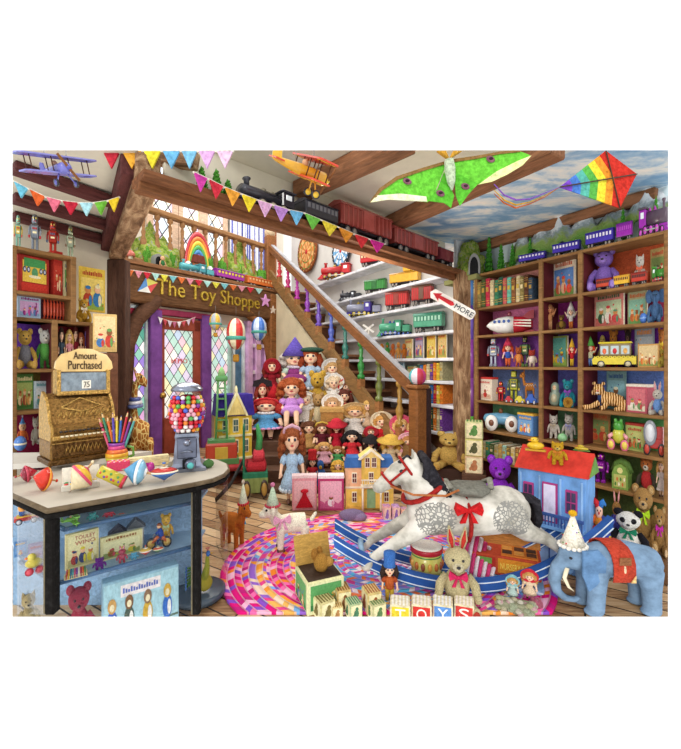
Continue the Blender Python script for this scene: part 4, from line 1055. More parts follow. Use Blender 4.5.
def house_mansion():
    R = root('dolls_house', "yellow and pink doll's mansion with blue mansards and a white balcony among the dolls", "doll's house")
    Y = M('#e8c05c', 'paint'); PK = M('#e8b48c', 'paint'); W_ = M('#f0e6cc', 'paint')
    MB().box((0, 0, .02), (1.06, .5, .04), M('#c89848', 'paint'), .01).obj('base_board', R)
    b = MB(); b.box((-.3, .02, .36), (.44, .4, .66), PK, .008); b.box((.3, .02, .36), (.44, .4, .66), PK, .008)
    for q in (-1, 1): b.box((q*.3, -.18, .36), (.45, .02, .03), W_); b.box((q*.3, -.18, .18), (.42, .012, .3), Y, .004)
    b.obj('side_walls', R)
    c = MB(); c.box((.02, -.06, .46), (.4, .5, .86), Y, .008); c.prism([(-.23, .86), (.27, .86), (.02, 1.0)], -.33, .2, M('#e8cc78', 'paint')); c.prism([(-.26, .85), (.02, 1.03), (.3, .85), (.25, .84), (.02, .985), (-.21, .84)], -.36, -.28, W_); c.obj('centre_block', R)
    for q in (-1, 1): MB().prism([(q*.3-.24, .69), (q*.3+.24, .69), (q*.3+.19, .86), (q*.3-.19, .86)], -.2, .24, M('#3c6cac', 'paint')).obj('mansard_roof', R)
    for x, z, y in ((-.33, .52, -.185), (-.33, .2, -.19), (.36, .52, -.185), (.36, .2, -.19), (-.06, .8, -.315), (.08, .8, -.315), (.02, .55, -.315)):
        b = MB(); win(b, x, z, .11, .18, y, '#f2ead0', '#6a3a34'); b.obj('window', R)
    p = MB(); p.box((.02, -.4, .42), (.44, .2, .03), W_)
    for k in range(9): p.box((-.18+.05*k, -.49, .48), (.014, .014, .1), W_, .002)
    p.box((.02, -.49, .535), (.44, .025, .02), W_)
    for x in (-.17, .21): p.cyl((x, -.47, .03), (x, -.47, .41), .02, W_)
    p.obj('balcony', R); b = MB(); b.box((.02, -.32, .2), (.18, .02, .32), M('#86a87a', 'paint'), .005); b.obj('front_door', R); return R
def house_blue():
    R = root('dolls_house', "big light blue doll's house with a red roof and long balcony by the bookcase", "doll's house")
    BL = M('#6f9fd8', 'paint'); B2 = M('#8fb8e6', 'paint'); DK = M('#3c5a9c', 'paint'); MG = '#a83a7a'
    MB().box((0, 0, .43), (.98, .5, .84), BL, .01).obj('walls', R)
    MB().prism([(-.54, .8), (.54, .8), (.5, 1.0), (-.5, 1.0)], -.34, .3, M('#c83a2c', 'paint')).obj('roof', R) if False else MB().prism([(-.3, .84), (.3, .84), (.05, 1.02)], -.53, .53, M('#c8382c', 'paint'), 'yz').obj('roof', R)
    MB().prism([(-.24, .85), (.25, .85), (.05, .99)], .531, .545, M('#6a9a4a', 'paint'), 'yz').obj('gable_end', R)
    for x, z in ((-.32, .62), (.3, .62), (-.32, .2), (.36, .2)):
        b = MB(); win(b, x, z, .16, .2, -.26, MG, '#3c3458'); b.obj('window', R)
    b = MB(); b.box((0, -.262, .58), (.22, .03, .34), M(MG, 'paint')); b.box((0, -.275, .58), (.17, .02, .31), M('#d8d4f0', 'paint')); b.obj('balcony_door', R)
    b = MB()
    for x in (-.1, .09): b.box((x, -.262, .17), (.17, .03, .34), B2, .004)
    b.box((0, -.266, .17), (.012, .03, .34), DK)
    for x in (-.2, .19): b.sph((x, -.28, .24), .028, DK, 8, 6)
    b.obj('front_door', R)
    b = MB(); b.box((0, -.33, .395), (1.0, .16, .03), BL); b.box((0, -.4, .5), (1.0, .03, .025), DK)
    for k in range(22): b.box((-.47+.045*k, -.4, .45), (.016, .016, .1), DK, .002)
    b.obj('balcony', R)
    b = MB()
    for x in (-.44, .44, -.15, .15): b.box((x, -.258, .41), (.03, .02, .78), B2, .003)
    b.obj('trim_strip', R); return R
HB = house_blue(); fit(HB, 513, 598, 449, 3.02, 0, yaw=-.3, depth=.34)
fit(house_mansion(), 343, 395, 446, 4.25, 0, yaw=.1, depth=.3)
fit(house_yellow(), 213, 255, 386, 5.7, 0, yaw=.3, depth=.35) if False else None
R = root('plant_stand', 'round red topped table carrying the yellow house and tin tower', 'table'); R.location = ((230-CX)/F*5.3, 5.3, 0)
MB().lathe([(.42, .0), (.43, .03), (.42, .05)], M('#a83a3c', 'cloth'), (0, 0, .2), 30).obj('tabletop', R)
MB().lathe([(.3, 0), (.26, .04), (.06, .08), (.06, .2)], M('#6a3a28', 'wood'), n=20).obj('pedestal', R)
fit(house_yellow(), 212, 254, 385, 5.38, .25, yaw=.25, depth=.36)

# ------------------------------------------------------------------ rocking horse
R = root('rocking_horse', 'dapple grey wooden rocking horse on blue bow rockers', 'rocking horse')
def hb(b):
    w = M('#ffffff')
    b.tube([(.38, 0, .64), (.2, 0, .6), (.0, 0, .575), (-.22, 0, .61), (-.35, 0, .68)], [.12, .19, .185, .2, .14], w, 14)
    b.sph((.28, 0, .61), (.2, .165, .2), w); b.sph((-.25, 0, .61), (.195, .16, .215), w)
    b.tube([(-.26, 0, .72), (-.36, 0, .85), (-.41, 0, .98)], [.18, .135, .095], w, 12)
    b.tube([(-.39, 0, 1.0), (-.5, 0, .93), (-.61, 0, .83), (-.66, 0, .79)], [.095, .09, .062, .05], w, 12); b.sph((-.645, 0, .8), (.055, .045, .05), w)
    for q in (-1, 1):
        b.cap((-.37, q*.04, 1.03), (-.39, q*.05, 1.12), .028, .01, w)
        b.tube([(-.3, q*.09, .56), (-.43, q*.11, .45), (-.56, q*.13, .37), (-.7, q*.14, .27)], [.11, .072, .05, .038], w, 10); b.cap((-.7, q*.14, .27), (-.75, q*.15, .21), .038, .045, w)
        b.tube([(.3, q*.09, .58), (.42, q*.11, .46), (.54, q*.13, .42), (.64, q*.14, .33)], [.12, .075, .05, .038], w, 10); b.cap((.64, q*.14, .33), (.7, q*.15, .28), .038, .045, w)
b = MB(); hb(b)
t = NT('dapple_grey'); v = t.coord(); vo = t.n('ShaderNodeTexVoronoi', i_Vector=v, i_Scale=36.0, feature='DISTANCE_TO_EDGE')
sx = t.n('ShaderNodeSeparateXYZ', i_Vector=v)
def blob(cx, cz, r):
    a = t.math('SUBTRACT', sx.outputs[0], cx); c = t.math('SUBTRACT', sx.outputs[2], cz)
    return t.math('LESS_THAN', t.math('ADD', t.math('MULTIPLY', a, a), t.math('MULTIPLY', c, c)), r*r)
msk = t.math('MAXIMUM', blob(-.26, .6, .14), blob(.27, .6, .135))
spot = t.math('MULTIPLY', msk, t.math('LESS_THAN', vo.outputs['Distance'], .13))
nz = t.noise(v, 5, 4); base = t.ramp(nz, [(.35, '#9c988c'), (.5, '#cdc9bd'), (.65, '#e6e2d8')])
mx = t.n('ShaderNodeMix', data_type='RGBA', i_0=spot, i_6=base); mx.inputs[7].default_value = (*lin('#8c8b86'), 1)
t.bsdf(mx.outputs[2], .6)
link('body', fuse(b, .014, 3, t.m), R)
mn = MB(); BK = M('#26242a', 'hair'); r2 = random.Random(2)
for k in range(12):
    t_ = k/11; px, pz = -.36+.17*t_, 1.09-.33*t_
    for q in (-1, 1):
        mn.tube([(px+.03, q*.02, pz), (px+.05, q*.09, pz-.04), (px+.02+.03*r2.random(), q*.11, pz-.13), (px+.06, q*.1, pz-.19)], [.03, .035, .028, .008], BK, 7)
mn.tube([(-.42, 0, 1.06), (-.49, -.03, 1.02), (-.5, -.03, .96)], [.03, .026, .008], BK, 7); mn.obj('mane', R)
tl = MB(); 
for k in range(5): tl.tube([(.42, .02*(k-2), .72), (.5, .03*(k-2), .7), (.52, .03*(k-2), .55), (.48+.02*k, .03*(k-2), .38)], [.025, .035, .03, .008], BK, 7)
tl.obj('tail', R)
for q in (-1, 1): MB().sph((-.49, q*.086, .965), .018, M(BLACK, 'gloss'), 8, 6).obj('eye', R)
RD = M('#a02420', 'cloth'); br = MB()
def ringx(b, p, dr, ry, rz, rr, m):
    dr = Vector(dr).normalized(); a = Vector((0, 1, 0)); c = dr.cross(a)
    b.tube([Vector(p)+a*ry*math.cos(2*PI*k/16)+c*rz*math.sin(2*PI*k/16) for k in range(17)], rr, m, 6)
ringx(br, (-.575, 0, .865), (-.7, 0, -.6), .078, .078, .011, RD); ringx(br, (-.44, 0, .975), (-.8, 0, -.5), .102, .102, .011, RD)
for q in (-1, 1): br.tube([(-.575, q*.078, .87), (-.46, q*.1, .99)], .01, RD, 6)
br.tube([(-.57, -.08, .84), (-.42, -.17, .8), (-.2, -.19, .8), (-.1, -.17, .84)], .009, M('#b06a3c', 'cloth'), 6); br.obj('bridle', R)
cl = MB(); ringx(cl, (-.325, 0, .78), (-.5, 0, .8), .172, .165, .02, RD); cl.obj('red_collar', R)
sd = MB(); sd.M = Matrix.Translation((0, 0, .0)); sd.tube([(-.12, 0, .8), (-.05, 0, .795), (.08, 0, .785), (.15, 0, .81)], [.1, .135, .14, .1], M('#75746a', 'cloth'), 12, flat=.42); sd.tube([(-.13, -.08, .82), (-.15, 0, .86), (-.13, .08, .82)], .022, M('#8a887c', 'cloth'), 8); sd.tube([(.16, -.08, .82), (.18, 0, .87), (.16, .08, .82)], .022, M('#8a887c', 'cloth'), 8)
ringx(sd, (-.02, 0, .55), (1, 0, 0), .195, .197, .016, RD); sd.obj('saddle', R)
bw = bow_mb('#c01c20', 0, 0, .085); bw.v = [(x-.04, y-.2, z+.69) for x, y, z in bw.v]; bw.obj('red_bow', R)
RB_ = M('#2c5aa4', 'paint'); RW = M('#dce8f0', 'paint')
for q in (-1, 1):
    pts = []
    for k in range(25):
        u_ = -1+2*k/24; pts.append((u_*.98, .05+(.36 if u_ < 0 else .52)*abs(u_)**2.1))
    b = MB(); pl = [(x, z+.045) for x, z in pts]+[(x, z-.05) for x, z in reversed(pts)]
    n_ = len(pts)
    V = [(x, y, z) for y in (q*.15-.03, q*.15+.03) for x, z in pl]; N = len(pl)
    Fs = [((k+1) % N, k, k+N, (k+1) % N+N) for k in range(N)]
    for k in range(n_-1): a, c = k, N-1-k; Fs += [(a, a+1, c-1, c), (c+N, c-1+N, a+1+N, a+N)]
    b.add(V, Fs, RB_); rk = b.obj('rocker', R)
    b = MB(); pz = [(x, z+.012) for x, z in pts]
    for zz in (.034, -.035): b.tube([(x, q*.15-.031, z+zz) for x, z in pts], .005, RW, 5)
    b.obj('white_line', rk)
for x in (-.78, .66, 0): MB().cyl((x, -.16, .06+(.36 if x < 0 else .52)*abs(x/.98)**2.1), (x, .16, .06+(.36 if x < 0 else .52)*abs(x/.98)**2.1), .022, M('#8fb0cc', 'paint')).obj('cross_bar', R)
fit(R, 334, 597, 453, 2.76, .0, flat=0.0, depth=.42); HORSE = R; R.location.z = .018

# ------------------------------------------------------------------ elephant
R = root('toy_elephant', 'blue grey toy elephant with a red saddle cloth and party hat', 'toy elephant')
def el(b):
    w = M('#ffffff')
    b.tube([(-.22, 0, .66), (-.05, 0, .68), (.2, 0, .68), (.42, 0, .63), (.5, 0, .55)], [.17, .22, .235, .21, .12], w, 14)
    b.sph((-.33, 0, .72), (.18, .16, .18), w); b.sph((-.38, 0, .78), (.12, .12, .12), w)
    b.tube([(-.42, 0, .68), (-.52, 0, .56), (-.56, 0, .4), (-.53, 0, .24), (-.44, 0, .14), (-.34, 0, .12), (-.29, 0, .16)], [.1, .08, .065, .05, .042, .036, .03], w, 12)
    for q in (-1, 1):
        b.tube([(-.16, q*.1, .6), (-.17, q*.11, .3), (-.18, q*.11, .04)], [.12, .09, .085], w, 12)
        b.tube([(.38, q*.1, .58), (.4, q*.11, .3), (.41, q*.11, .04)], [.14, .095, .088], w, 12)
        b.sph((-.2, q*.11, .035), (.1, .09, .045), w); b.sph((.395, q*.11, .035), (.105, .09, .045), w)
    b.tube([(.52, 0, .62), (.57, 0, .45), (.56, 0, .3)], [.03, .018, .022], w, 8)
b = MB(); el(b); FELT = M('#7893ae', 'felt'); link('body', fuse(b, .015, 3, FELT), R)
for q in (-1, 1):
    e_ = MB(); pts = [(-.36, .88), (-.2, .9), (-.12, .78), (-.13, .6), (-.22, .44), (-.3, .36), (-.36, .56)]
    e_.prism(pts, q*.19-.015, q*.19+.015, M('#6488b0', 'felt')); e_.obj('ear', R)
    MB().sph((-.44, q*.115, .75), .018, M(BLACK, 'gloss'), 8, 6).obj('eye', R)
    MB().tube([(-.46, q*.08, .6), (-.5, q*.1, .48), (-.46, q*.11, .36), (-.4, q*.1, .3)], [.024, .022, .016, .004], M('#f0e2c0', 'gloss'), 8).obj('tusk', R)
s = MB(); s.tube([(.0, -.235, .56), (.02, -.245, .7), (.03, -.17, .87), (.03, 0, .93), (.03, .17, .87), (.02, .245, .7), (.0, .235, .56)], .0, M('#b8402c', 'cloth'), 4)
s = MB(); arc = [(-.232, .5), (-.246, .62), (-.24, .74), (-.2, .84), (-.12, .905), (0, .93), (.12, .905), (.2, .84), (.24, .74), (.246, .62)]
V = [(x, y*1.02, z) for x in (-.07, .15) for y, z in arc]+[(x, y*.95, z-.012) for x in (-.07, .15) for y, z in arc]; n = len(arc)
Fs = []
for k in range(n-1): Fs += [(k, k+1, k+1+n, k+n), (2*n+k+n, 2*n+k+1+n, 2*n+k+1, 2*n+k), (k, k+2*n, k+1+2*n, k+1), (k+n, k+1+n, k+1+3*n, k+3*n)]
Fs.append((0, n, 3*n, 2*n)); s.add(V, Fs, M('#b8402c', 'cloth'), True)
s.box((.04, -.252, .78), (.12, .012, .1), M('#8a5a3a', 'cloth'), .004); s.prism([(.1, .5), (.15, .5), (.15, .6)], -.252, -.24, M('#e8c080', 'cloth')); s.obj('saddle_cloth', R)
s = MB(); ringx(s, (.04, 0, .66), (1, 0, 0), .243, .255, .016, M('#d8c4a0', 'cloth')); s.obj('girth_strap', R)
party_hat(R, -.36, 0, .86, .13, .44, '#f2ead6', '#f4efe2', '#e8b020', ['#d83a4a', '#5a9a4a', '#7a4ab0'])
fit(R, 550, 663, 510, 2.46, 0, flat=0.0, depth=.27)
# ------------------------------------------------------------------ things at the left
def on_counter(o, x0, x1, y0, y1, z=ZT, **k): return fit(o, x0, x1, y0, (EYE-z)*F/(y1-HY), z, **k)
def top_toy(label, c1, c2, c3, lie=0.0, turn=0.0):
    R = root('spinning_top', label, 'spinning top')
    def rot(b):
        m = Matrix.Rotation(turn, 4, 'Z') @ Matrix.Rotation(lie, 4, 'Y'); b.v = [tuple(m @ Vector(p)) for p in b.v]; return b
    b = MB(); b.lathe([(.02, -.4), (.1, -.3), (.3, -.1), (.42, .06)], M(c1, 'gloss'), n=20); b.lathe([(.42, .06), (.43, .1), (.4, .15)], M(c2, 'gloss'), n=20); b.lathe([(.4, .15), (.3, .24), (.29, .25), (.16, .31)], M(c3, 'gloss'), n=20); b.lathe([(.16, .31), (.05, .36), (.01, .36)], M(c2, 'gloss'), n=16); rot(b).obj('body', R)
    b = MB(); b.cyl((0, 0, .34), (0, 0, .56), .035, M('#c8a070', 'wood')); b.sph((0, 0, .57), .06, M(c1, 'gloss'), 8, 6); rot(b).obj('handle', R)
    b = MB(); b.lathe([(.004, -.5), (.03, -.42), (.03, -.38)], M('#b0a090', 'metal'), n=8); rot(b).obj('tip', R); return R
on_counter(top_toy('red and orange wooden spinning top lying on its side nearest the counter corner', '#d83420', '#f0a030', '#e8602c', 1.9, .4), 29, 57, 468, 491)
on_counter(top_toy('crimson spinning top tipped over at the far left of the counter', '#a81c30', '#c84058', '#8a1830', -1.7, .2), 16, 41, 465, 482)
on_counter(top_toy('spinning top with pink, yellow and cream bands leaning beside the colour box', '#e8d8b0', '#d84a6a', '#e8b838', .8, .2), 67, 93, 462, 491)
on_counter(top_toy('pale blue and white spinning top lying on its side in front of the pen mug', '#5aa0cc', '#f0f4f4', '#8ac0dc', 1.75, -.3), 119, 153, 459, 485)
o = top_toy('humming top striped red, blue and yellow standing by the gumball machine', '#3a6ab0', '#f0e8d0', '#c83a34'); on_counter(o, 149, 179, 462, 482)
R = root('kaleidoscope', 'yellow patterned kaleidoscope tube with a red end lying on the counter', 'kaleidoscope')
b = MB(); b.lathe([(.2, -.5), (.22, -.46), (.22, .44)], M('#c8b838', 'gloss'), axis='x'); b.lathe([(.23, .4), (.23, .5), (.08, .5)], M('#c83040', 'gloss'), axis='x')
for k in range(9): b.sph((-.4+.09*k, -.2, .1*math.sin(k*2)), .05, M(['#d84a3a', '#5a9a4a', '#7a4aa8'][k % 3], 'gloss'), 6, 5)
m = Matrix.Rotation(.5, 4, 'Y') @ Matrix.Rotation(-.25, 4, 'Z'); b.v = [tuple(m @ Vector(p)) for p in b.v]; b.obj('tube', R); on_counter(R, 96, 128, 465, 489)
R = root('colour_box', 'open tin of paints with a white lid lying between the spinning tops', 'paint box')
b = MB(); b.box((0, 0, .08), (1, .6, .16), M('#d8d4c8', 'gloss'), .02)
for k in range(6):
    for j in range(2): b.sph((-.38+.15*k, -.14+.28*j, .17), (.06, .09, .03), M(['#d83a3a', '#e8c838', '#3a8a4a', '#3a5ab0', '#8a4aa0', '#f0f0f0'][(k+j*2) % 6], 'gloss'), 8, 5)
b.obj('paint_tray', R); b = MB(); b.box((0, .36, .3), (1, .04, .56), M('#e8e4d4', 'gloss'), .012, (-.4, 0, 0)); b.obj('lid', R); on_counter(R, 62, 100, 468, 488, depth=.09)
R = root('paper_fan_box', 'pink flowered card box lying behind the kaleidoscope', 'box'); b = MB(); b.box((0, 0, .15), (1, .6, .3), M('#d8486a', 'paper'), .03); b.obj('carton', R); b = MB()
for k in range(12): b.sph((-.42+.078*k, -.28+.18*(k % 3), .3), (.05, .05, .02), M(['#f4c0d0', '#f0e070', '#f8f0f0'][k % 3], 'paper'), 8, 5)
b.obj('flower_print', R); on_counter(R, 107, 130, 460, 470, depth=.08)
R = root('wooden_ruler_box', 'long cream wooden box lying behind the blue spinning top', 'box'); b = MB(); b.box((0, 0, .1), (1, .25, .2), M('#dcc896', 'wood'), .02); b.obj('box_body', R); b = MB(); b.box((0, 0, .215), (.96, .22, .03), M('#e8d8a8', 'wood')); b.obj('sliding_lid', R); on_counter(R, 128, 170, 456, 466, depth=.05, yaw=.1)
R = root('green_bag', 'small green string bag beside the gumball machine foot', 'bag'); b = MB(); b.sph((0, 0, .35), (.5, .35, .36), M('#6a9a5a', 'fur')); b.obj('pouch', R); b = MB(); b.tube([(-.1, 0, .65), (0, -.02, .78), (.1, 0, .65)], .05, M('#4a7a3a', 'cloth')); b.obj('string', R); on_counter(R, 203, 214, 458, 468)
R = root('magenta_whistle', 'small magenta bead whistle beside the humming top', 'whistle'); b = MB(); b.sph((0, 0, .4), .4, M('#b82a8a', 'gloss')); b.obj('bowl', R); b = MB(); b.box((-.4, 0, .62), (.5, .3, .25), M('#a0207a', 'gloss')); b.obj('mouthpiece', R); on_counter(R, 146, 156, 462, 472)
# rainbow mug of pencils
R = root('rainbow_mug', 'rainbow striped round mug full of pencils beside the cash register', 'mug'); b = MB()
pr = [(.3, 0), (.42, .12), (.48, .3), (.46, .46), (.38, .6), (.34, .74), (.38, .86)]; cs = ['#5aa04a', '#c8c83a', '#e8b030', '#e87838', '#d84a8a', '#9a4ab0']
for k in range(6): b.lathe(pr[k:k+2], M(cs[k], 'gloss'), n=22)
b.lathe([(.37, .86), (.33, .7), (.02, .68)], M('#3a2a3a', 'gloss'), n=22); b.obj('bowl', R); b = MB(); b.tube([(.44, 0, .2), (.68, 0, .3), (.66, 0, .6), (.4, 0, .66)], .06, M('#6aa04a', 'gloss'), 8); b.obj('handle', R)
on_counter(R, 102, 132, 442, 464, z=ZT); mug = R
rp = random.Random(8)
for k, (c, nm) in enumerate((('#e05a7a', 'pink'), ('#3a8a6a', 'dark green'), ('#e87a38', 'orange'), ('#5a4ab0', 'violet'), ('#e8d040', 'yellow'), ('#3a6ac0', 'blue'), ('#c83040', 'red'), ('#8a3a9a', 'purple'), ('#58b0a8', 'teal'))):
    R = root('pencil', nm+' pencil standing in the rainbow mug', 'pencil', 'pencils in the rainbow mug'); x = -.05+.1*k/8
    MB().cyl((0, 0, 0), (0, 0, .88), .04, M(c, 'gloss'), n=6, smooth=False).obj('shaft', R)
    MB().lathe([(.04, .88), (.016, .97)], M('#e0bc88', 'wood'), n=6).lathe([(.016, .97), (.002, 1.0)], M(c, 'gloss'), n=6).obj('point', R)
    R.location = mug.location+Vector((x*.55, .01*(k % 3-1), .058)); R.scale = (.2, .2, .27+.04*rp.random()); R.rotation_euler = (.06*(k % 3-1), x*7.5, 0)

# on and in the left bookcases
for a in ((robot, 13.5, 23, 215, ('tin robot with mint green face at the left end of the bookcase top', '#7fae98', '#c8a83a', '#c84a3a')), (robot, 28, 42, 214, ('grey tin robot with a red dome on the bookcase top', '#7f8690', '#8a929c', '#c03038')),
          (robot, 46, 60, 221, ('red tin robot with a glass dome head on the bookcase top', '#b83a2c', '#a82c28', '#5a6a8a')), (robot, 65, 76, 226, ('pale green tin robot at the right end of the bookcase top', '#a8b89a', '#b8b8a0', '#8a6a4a'))):
    on_left(a[0]('tin_robot', *a[4], group='tin robots on the left bookcase'), a[1], a[2], a[3], 0, yaw=-.1)
RY = ['#a83428', '#e8c848', '#d84a38', '#4a8a4a', '#3a5a9a', '#c83a2c']
def stand(o, x0, x1, y0, lev, f=on_left, inset=.15, **k): return f(o, x0, x1, y0, lev, inset, flat=(TH_L if f is on_left else TH_R if f is on_right else math.atan2(-1, .625)), **k)
R = root('toy_theatre', 'red boxed toy theatre with yellow panel on the top left shelf', 'toy box'); MB().box((0, 0, .5), (1, .3, 1), M('#a83028', 'paint'), .03).obj('carton', R)
b = MB(); b.rect(-.38, .38, .3, .86, -.155, M('#e8c450', 'paper')); b.rect(-.34, .34, .7, .92, -.158, M('#4a9a58', 'paper')); b.rect(-.42, .42, .06, .27, -.156, M('#c83a2c', 'paper'))
for x in (-.32, -.2, .2, .32): b.disc((x, .62), .055, .08, M('#3a4a6a', 'paper'), 12, -.162); b.disc((x, .62), .03, .045, M('#c8d4e0', 'paper'), 10, -.165)
b.disc((0, .55), .1, .14, M('#5a9a6a', 'paper'), 12, -.162); b.disc((0, .45), .2, .04, M('#f0e8c0', 'paper'), 12, -.164); b.obj('front_picture', R); stand(R, 15, 48, 257, 1, depth=.1)
stand(toybox('flat green game box standing behind the toy theatre', 3, ['#3f7a48', '#5a9a50', '#3a6a3a', '#d8c040', '#c84a3a'], 1.0, .1), 20, 52, 252, 1, inset=.23)
stand(toybox('tall red building set box beside the toy theatre', 5, ['#b8382c', '#c84434', '#a02c24', '#b83028', '#e8c8a0', '#8a2820'], .5, .3), 50, 60, 252, 1, depth=.1)
stand(toybox('green and cream box with three blue wheels printed on its side', 6, ['#d8d0a0', '#6aa858', '#e8e0b0', '#3a4a78', '#c84a3a', '#4a5a88'], .5, .3, figs=3), 60.5, 70, 258, 1, depth=.1)
stand(toybox('pale blue flat box with a pink swirling picture on the second left shelf', 9, ['#a8bcd0', '#c8a0c8', '#88a0c0', '#8a2c78', '#c04a98', '#5a7ab0'], 1.6, .2, figs=3), 14, 39, 294, 2, depth=.1)
R = root('cracker_box', 'dark box showing a row of red and cream party crackers', 'toy box'); MB().box((0, .08, .5), (1, .1, 1), M('#4a2430', 'paper'), .02).obj('carton', R)
for k in range(8): MB().tube([(-.42+.12*k, 0, .06), (-.42+.12*k, -.03, .2), (-.42+.12*k, -.03, .25), (-.42+.12*k, -.03, .75), (-.42+.12*k, -.03, .8), (-.42+.12*k, 0, .94)], [.05, .02, .045, .045, .02, .05], M('#d8583c' if k < 7 else '#8a4a9a', 'gloss'), 8).obj('cracker', R)
stand(R, 41, 69, 298, 2, depth=.06)
on_left(plush('teddy_bear', 'golden teddy bear in a grey waistcoat with a paper tag in the purple compartment', 'teddy bear', '#c8a04c', coat='#6a6a70', pad='#b08a48'), 12, 38, 328, 3, inset=.08)
R = plush('plush_animal', 'white faced soft toy in a green suit beside the golden teddy', 'soft toy', '#e8e4da', ear='bear', pose='stand', coat='#5aa04a', arms='#4a9040', muzzle='#e8e0d0'); on_left(R, 35, 55, 328, 3, inset=.1)
for a in ((57, 66, 327, '#4a5a6a', '#3a2a24', 'stand', 'little doll in a dark blue coat at the left of the red compartment'), (64, 75, 329, '#e8a0a8', '#e0b868', 'stand', 'little blonde doll in a pink dress in the red compartment'), (71, 80, 326, '#8a2430', '#5a2420', 'stand', 'little doll with dark red hair at the back of the red compartment'), (76, 86, 332, '#e8b898', '#b0603a', 'sit', 'little baby doll in peach sitting in the red compartment'), (84, 91, 326, '#5a4a9a', '#8a6ab0', 'stand', 'little doll in violet at the right of the red compartment')):
    on_left(doll('small_doll', a[6], a[3], a[4], pose=a[5], style='curly' if a[5] == 'sit' else 'long', group='small dolls in the red compartment'), a[0], a[1], a[2], 3, inset=.1)
stand(picbook('green storybook cover with a woodland picture behind the cash register', 21, ['#5a8a48', '#a8b868', '#4a7a3a', '#e8d8a0', '#a8583a', '#d8a058']), 13.5, 33, 374, 4, depth=.04)
stand(picbook('pale blue storybook with small pictures leaning beside the woodland book', 22, ['#c8d8e0', '#e0e8e8', '#a8c4d0', '#5a9aa0', '#5a8a4a', '#a87a5a'], asp=.6), 33.5, 47, 381, 4, depth=.04)
on_left(plush('gnome_toy', 'small gnome toy in orange coat and blue cap on the lowest left shelf', 'gnome', '#e0b088', pose='stand', ear='none', coat='#d8743a', arms='#c8643a', kind='cloth', cap=('#4a7ab0', '#8ab0d0', '#e8e8f0')), 16, 29, 415, 5)
on_left(plush('plush_cat', 'grey china cat ornament beside the gnome toy', 'cat ornament', '#b8b4a4', ear='cat', kind='paint'), 30, 41, 416, 5)
R = root('toy_ball', 'blue and cream ball at the far left beside the register', 'ball'); MB().sph((0, 0, .5), .5, M('#4a7ac0', 'gloss'), 18, 12).obj('ball_skin', R); MB().lathe([(.505, -.06), (.507, 0), (.505, .06)], M('#f0e8d0', 'gloss'), (0, 0, .5), 20).obj('band', R); on_counter(R, 13.5, 27, 436, 451, z=ZM)
# beside the bookcase
R = picbook('yellow storybook poster of a red-haired child in a blue coat on the left wall', 31, ['#d8b848', '#e8d070', '#8aa848', '#b0402c', '#3a7ab0', '#e8e0b0'], asp=.72, thick=.03, figs=2)
fit(R, 79, 105, 268, dL(92, .33), EYE+(365-312)/F*dL(92, .33), flat=TH_L, depth=.03)
R = plush('teddy_bear', 'small yellow plush bear sitting on top of the lower left bookcase', 'teddy bear', '#d8a83c', muzzle='#e8d090', bow='#f0e8d0'); on_left(R, 75, 92, 298, 2, inset=.15)
R = picbook('wooden toy board with nursery figures leaning beside the bookcase', 33, ['#d8b878', '#e8cc98', '#c8a868', '#4a7ab0', '#c8483a', '#6a9a58'], asp=.62, thick=.05, figs=2, title=False, cat='toy board', name='toy_board'); fit(R, 93, 117, 314, 3.3, EYE+(365-352)/F*3.3, depth=.03)
MB_ = MB(); MB_.box((0, 0, .5), (.9, .5, 1), M('#6a4430', 'wood'), .02); o = MB_.obj('plain_pedestal'); tag(o, 'plain wooden cabinet standing between the bookcase and the door post', 'cabinet'); fit(o, 93, 118, 353, 3.32, 0, depth=.16)

# giraffe on the floor
R = root('toy_giraffe', 'tall spotted toy giraffe with a striped ring round its neck near the door', 'toy giraffe')
def gf(b):
    w = M('#ffffff'); b.tube([(.14, 0, .5), (-.02, 0, .53), (-.08, 0, .56)], [.1, .115, .1], w, 12); b.tube([(-.06, 0, .56), (-.07, 0, .72), (-.04, 0, .9)], [.09, .05, .04], w, 10); b.tube([(-.03, 0, .92), (.03, 0, .92), (.12, 0, .885)], [.05, .045, .03], w, 10)
    for q in (-1, 1):
        b.cap((-.04, q*.03, .95), (-.06, q*.06, 1.0), .014, .012, w)
        for x in (-.08, .16): b.tube([(x, q*.06, .48), (x, q*.065, .25), (x, q*.065, .02)], [.06, .035, .032], w, 8)
t = NT('giraffe_hide'); v = t.coord(); vo = t.n('ShaderNodeTexVoronoi', i_Vector=v, i_Scale=19.0, feature='DISTANCE_TO_EDGE')
t.bsdf(t.ramp(vo.outputs[0], [(.06, '#e8cc80'), (.1, '#a8692c')]), .8)
b = MB(); gf(b); link('body', fuse(b, .012, 2, t.m), R)
for q in (-1, 1): MB().sph((.04, q*.042, .94), .012, M(BLACK, 'gloss'), 8, 6).obj('eye', R)
b = MB()
for k, c in enumerate(('#6a78b0', '#e8e8f0', '#4a5a98')): b.lathe([(.06, 0), (.13-.015*k, .004), (.13-.015*k, .022), (.06, .026)], M(c, 'gloss'), (-.06, 0, .72+.024*k), 20)
b.obj('neck_ring', R); fit(R, 124, 153, 367, 4.3, 0, depth=.4)
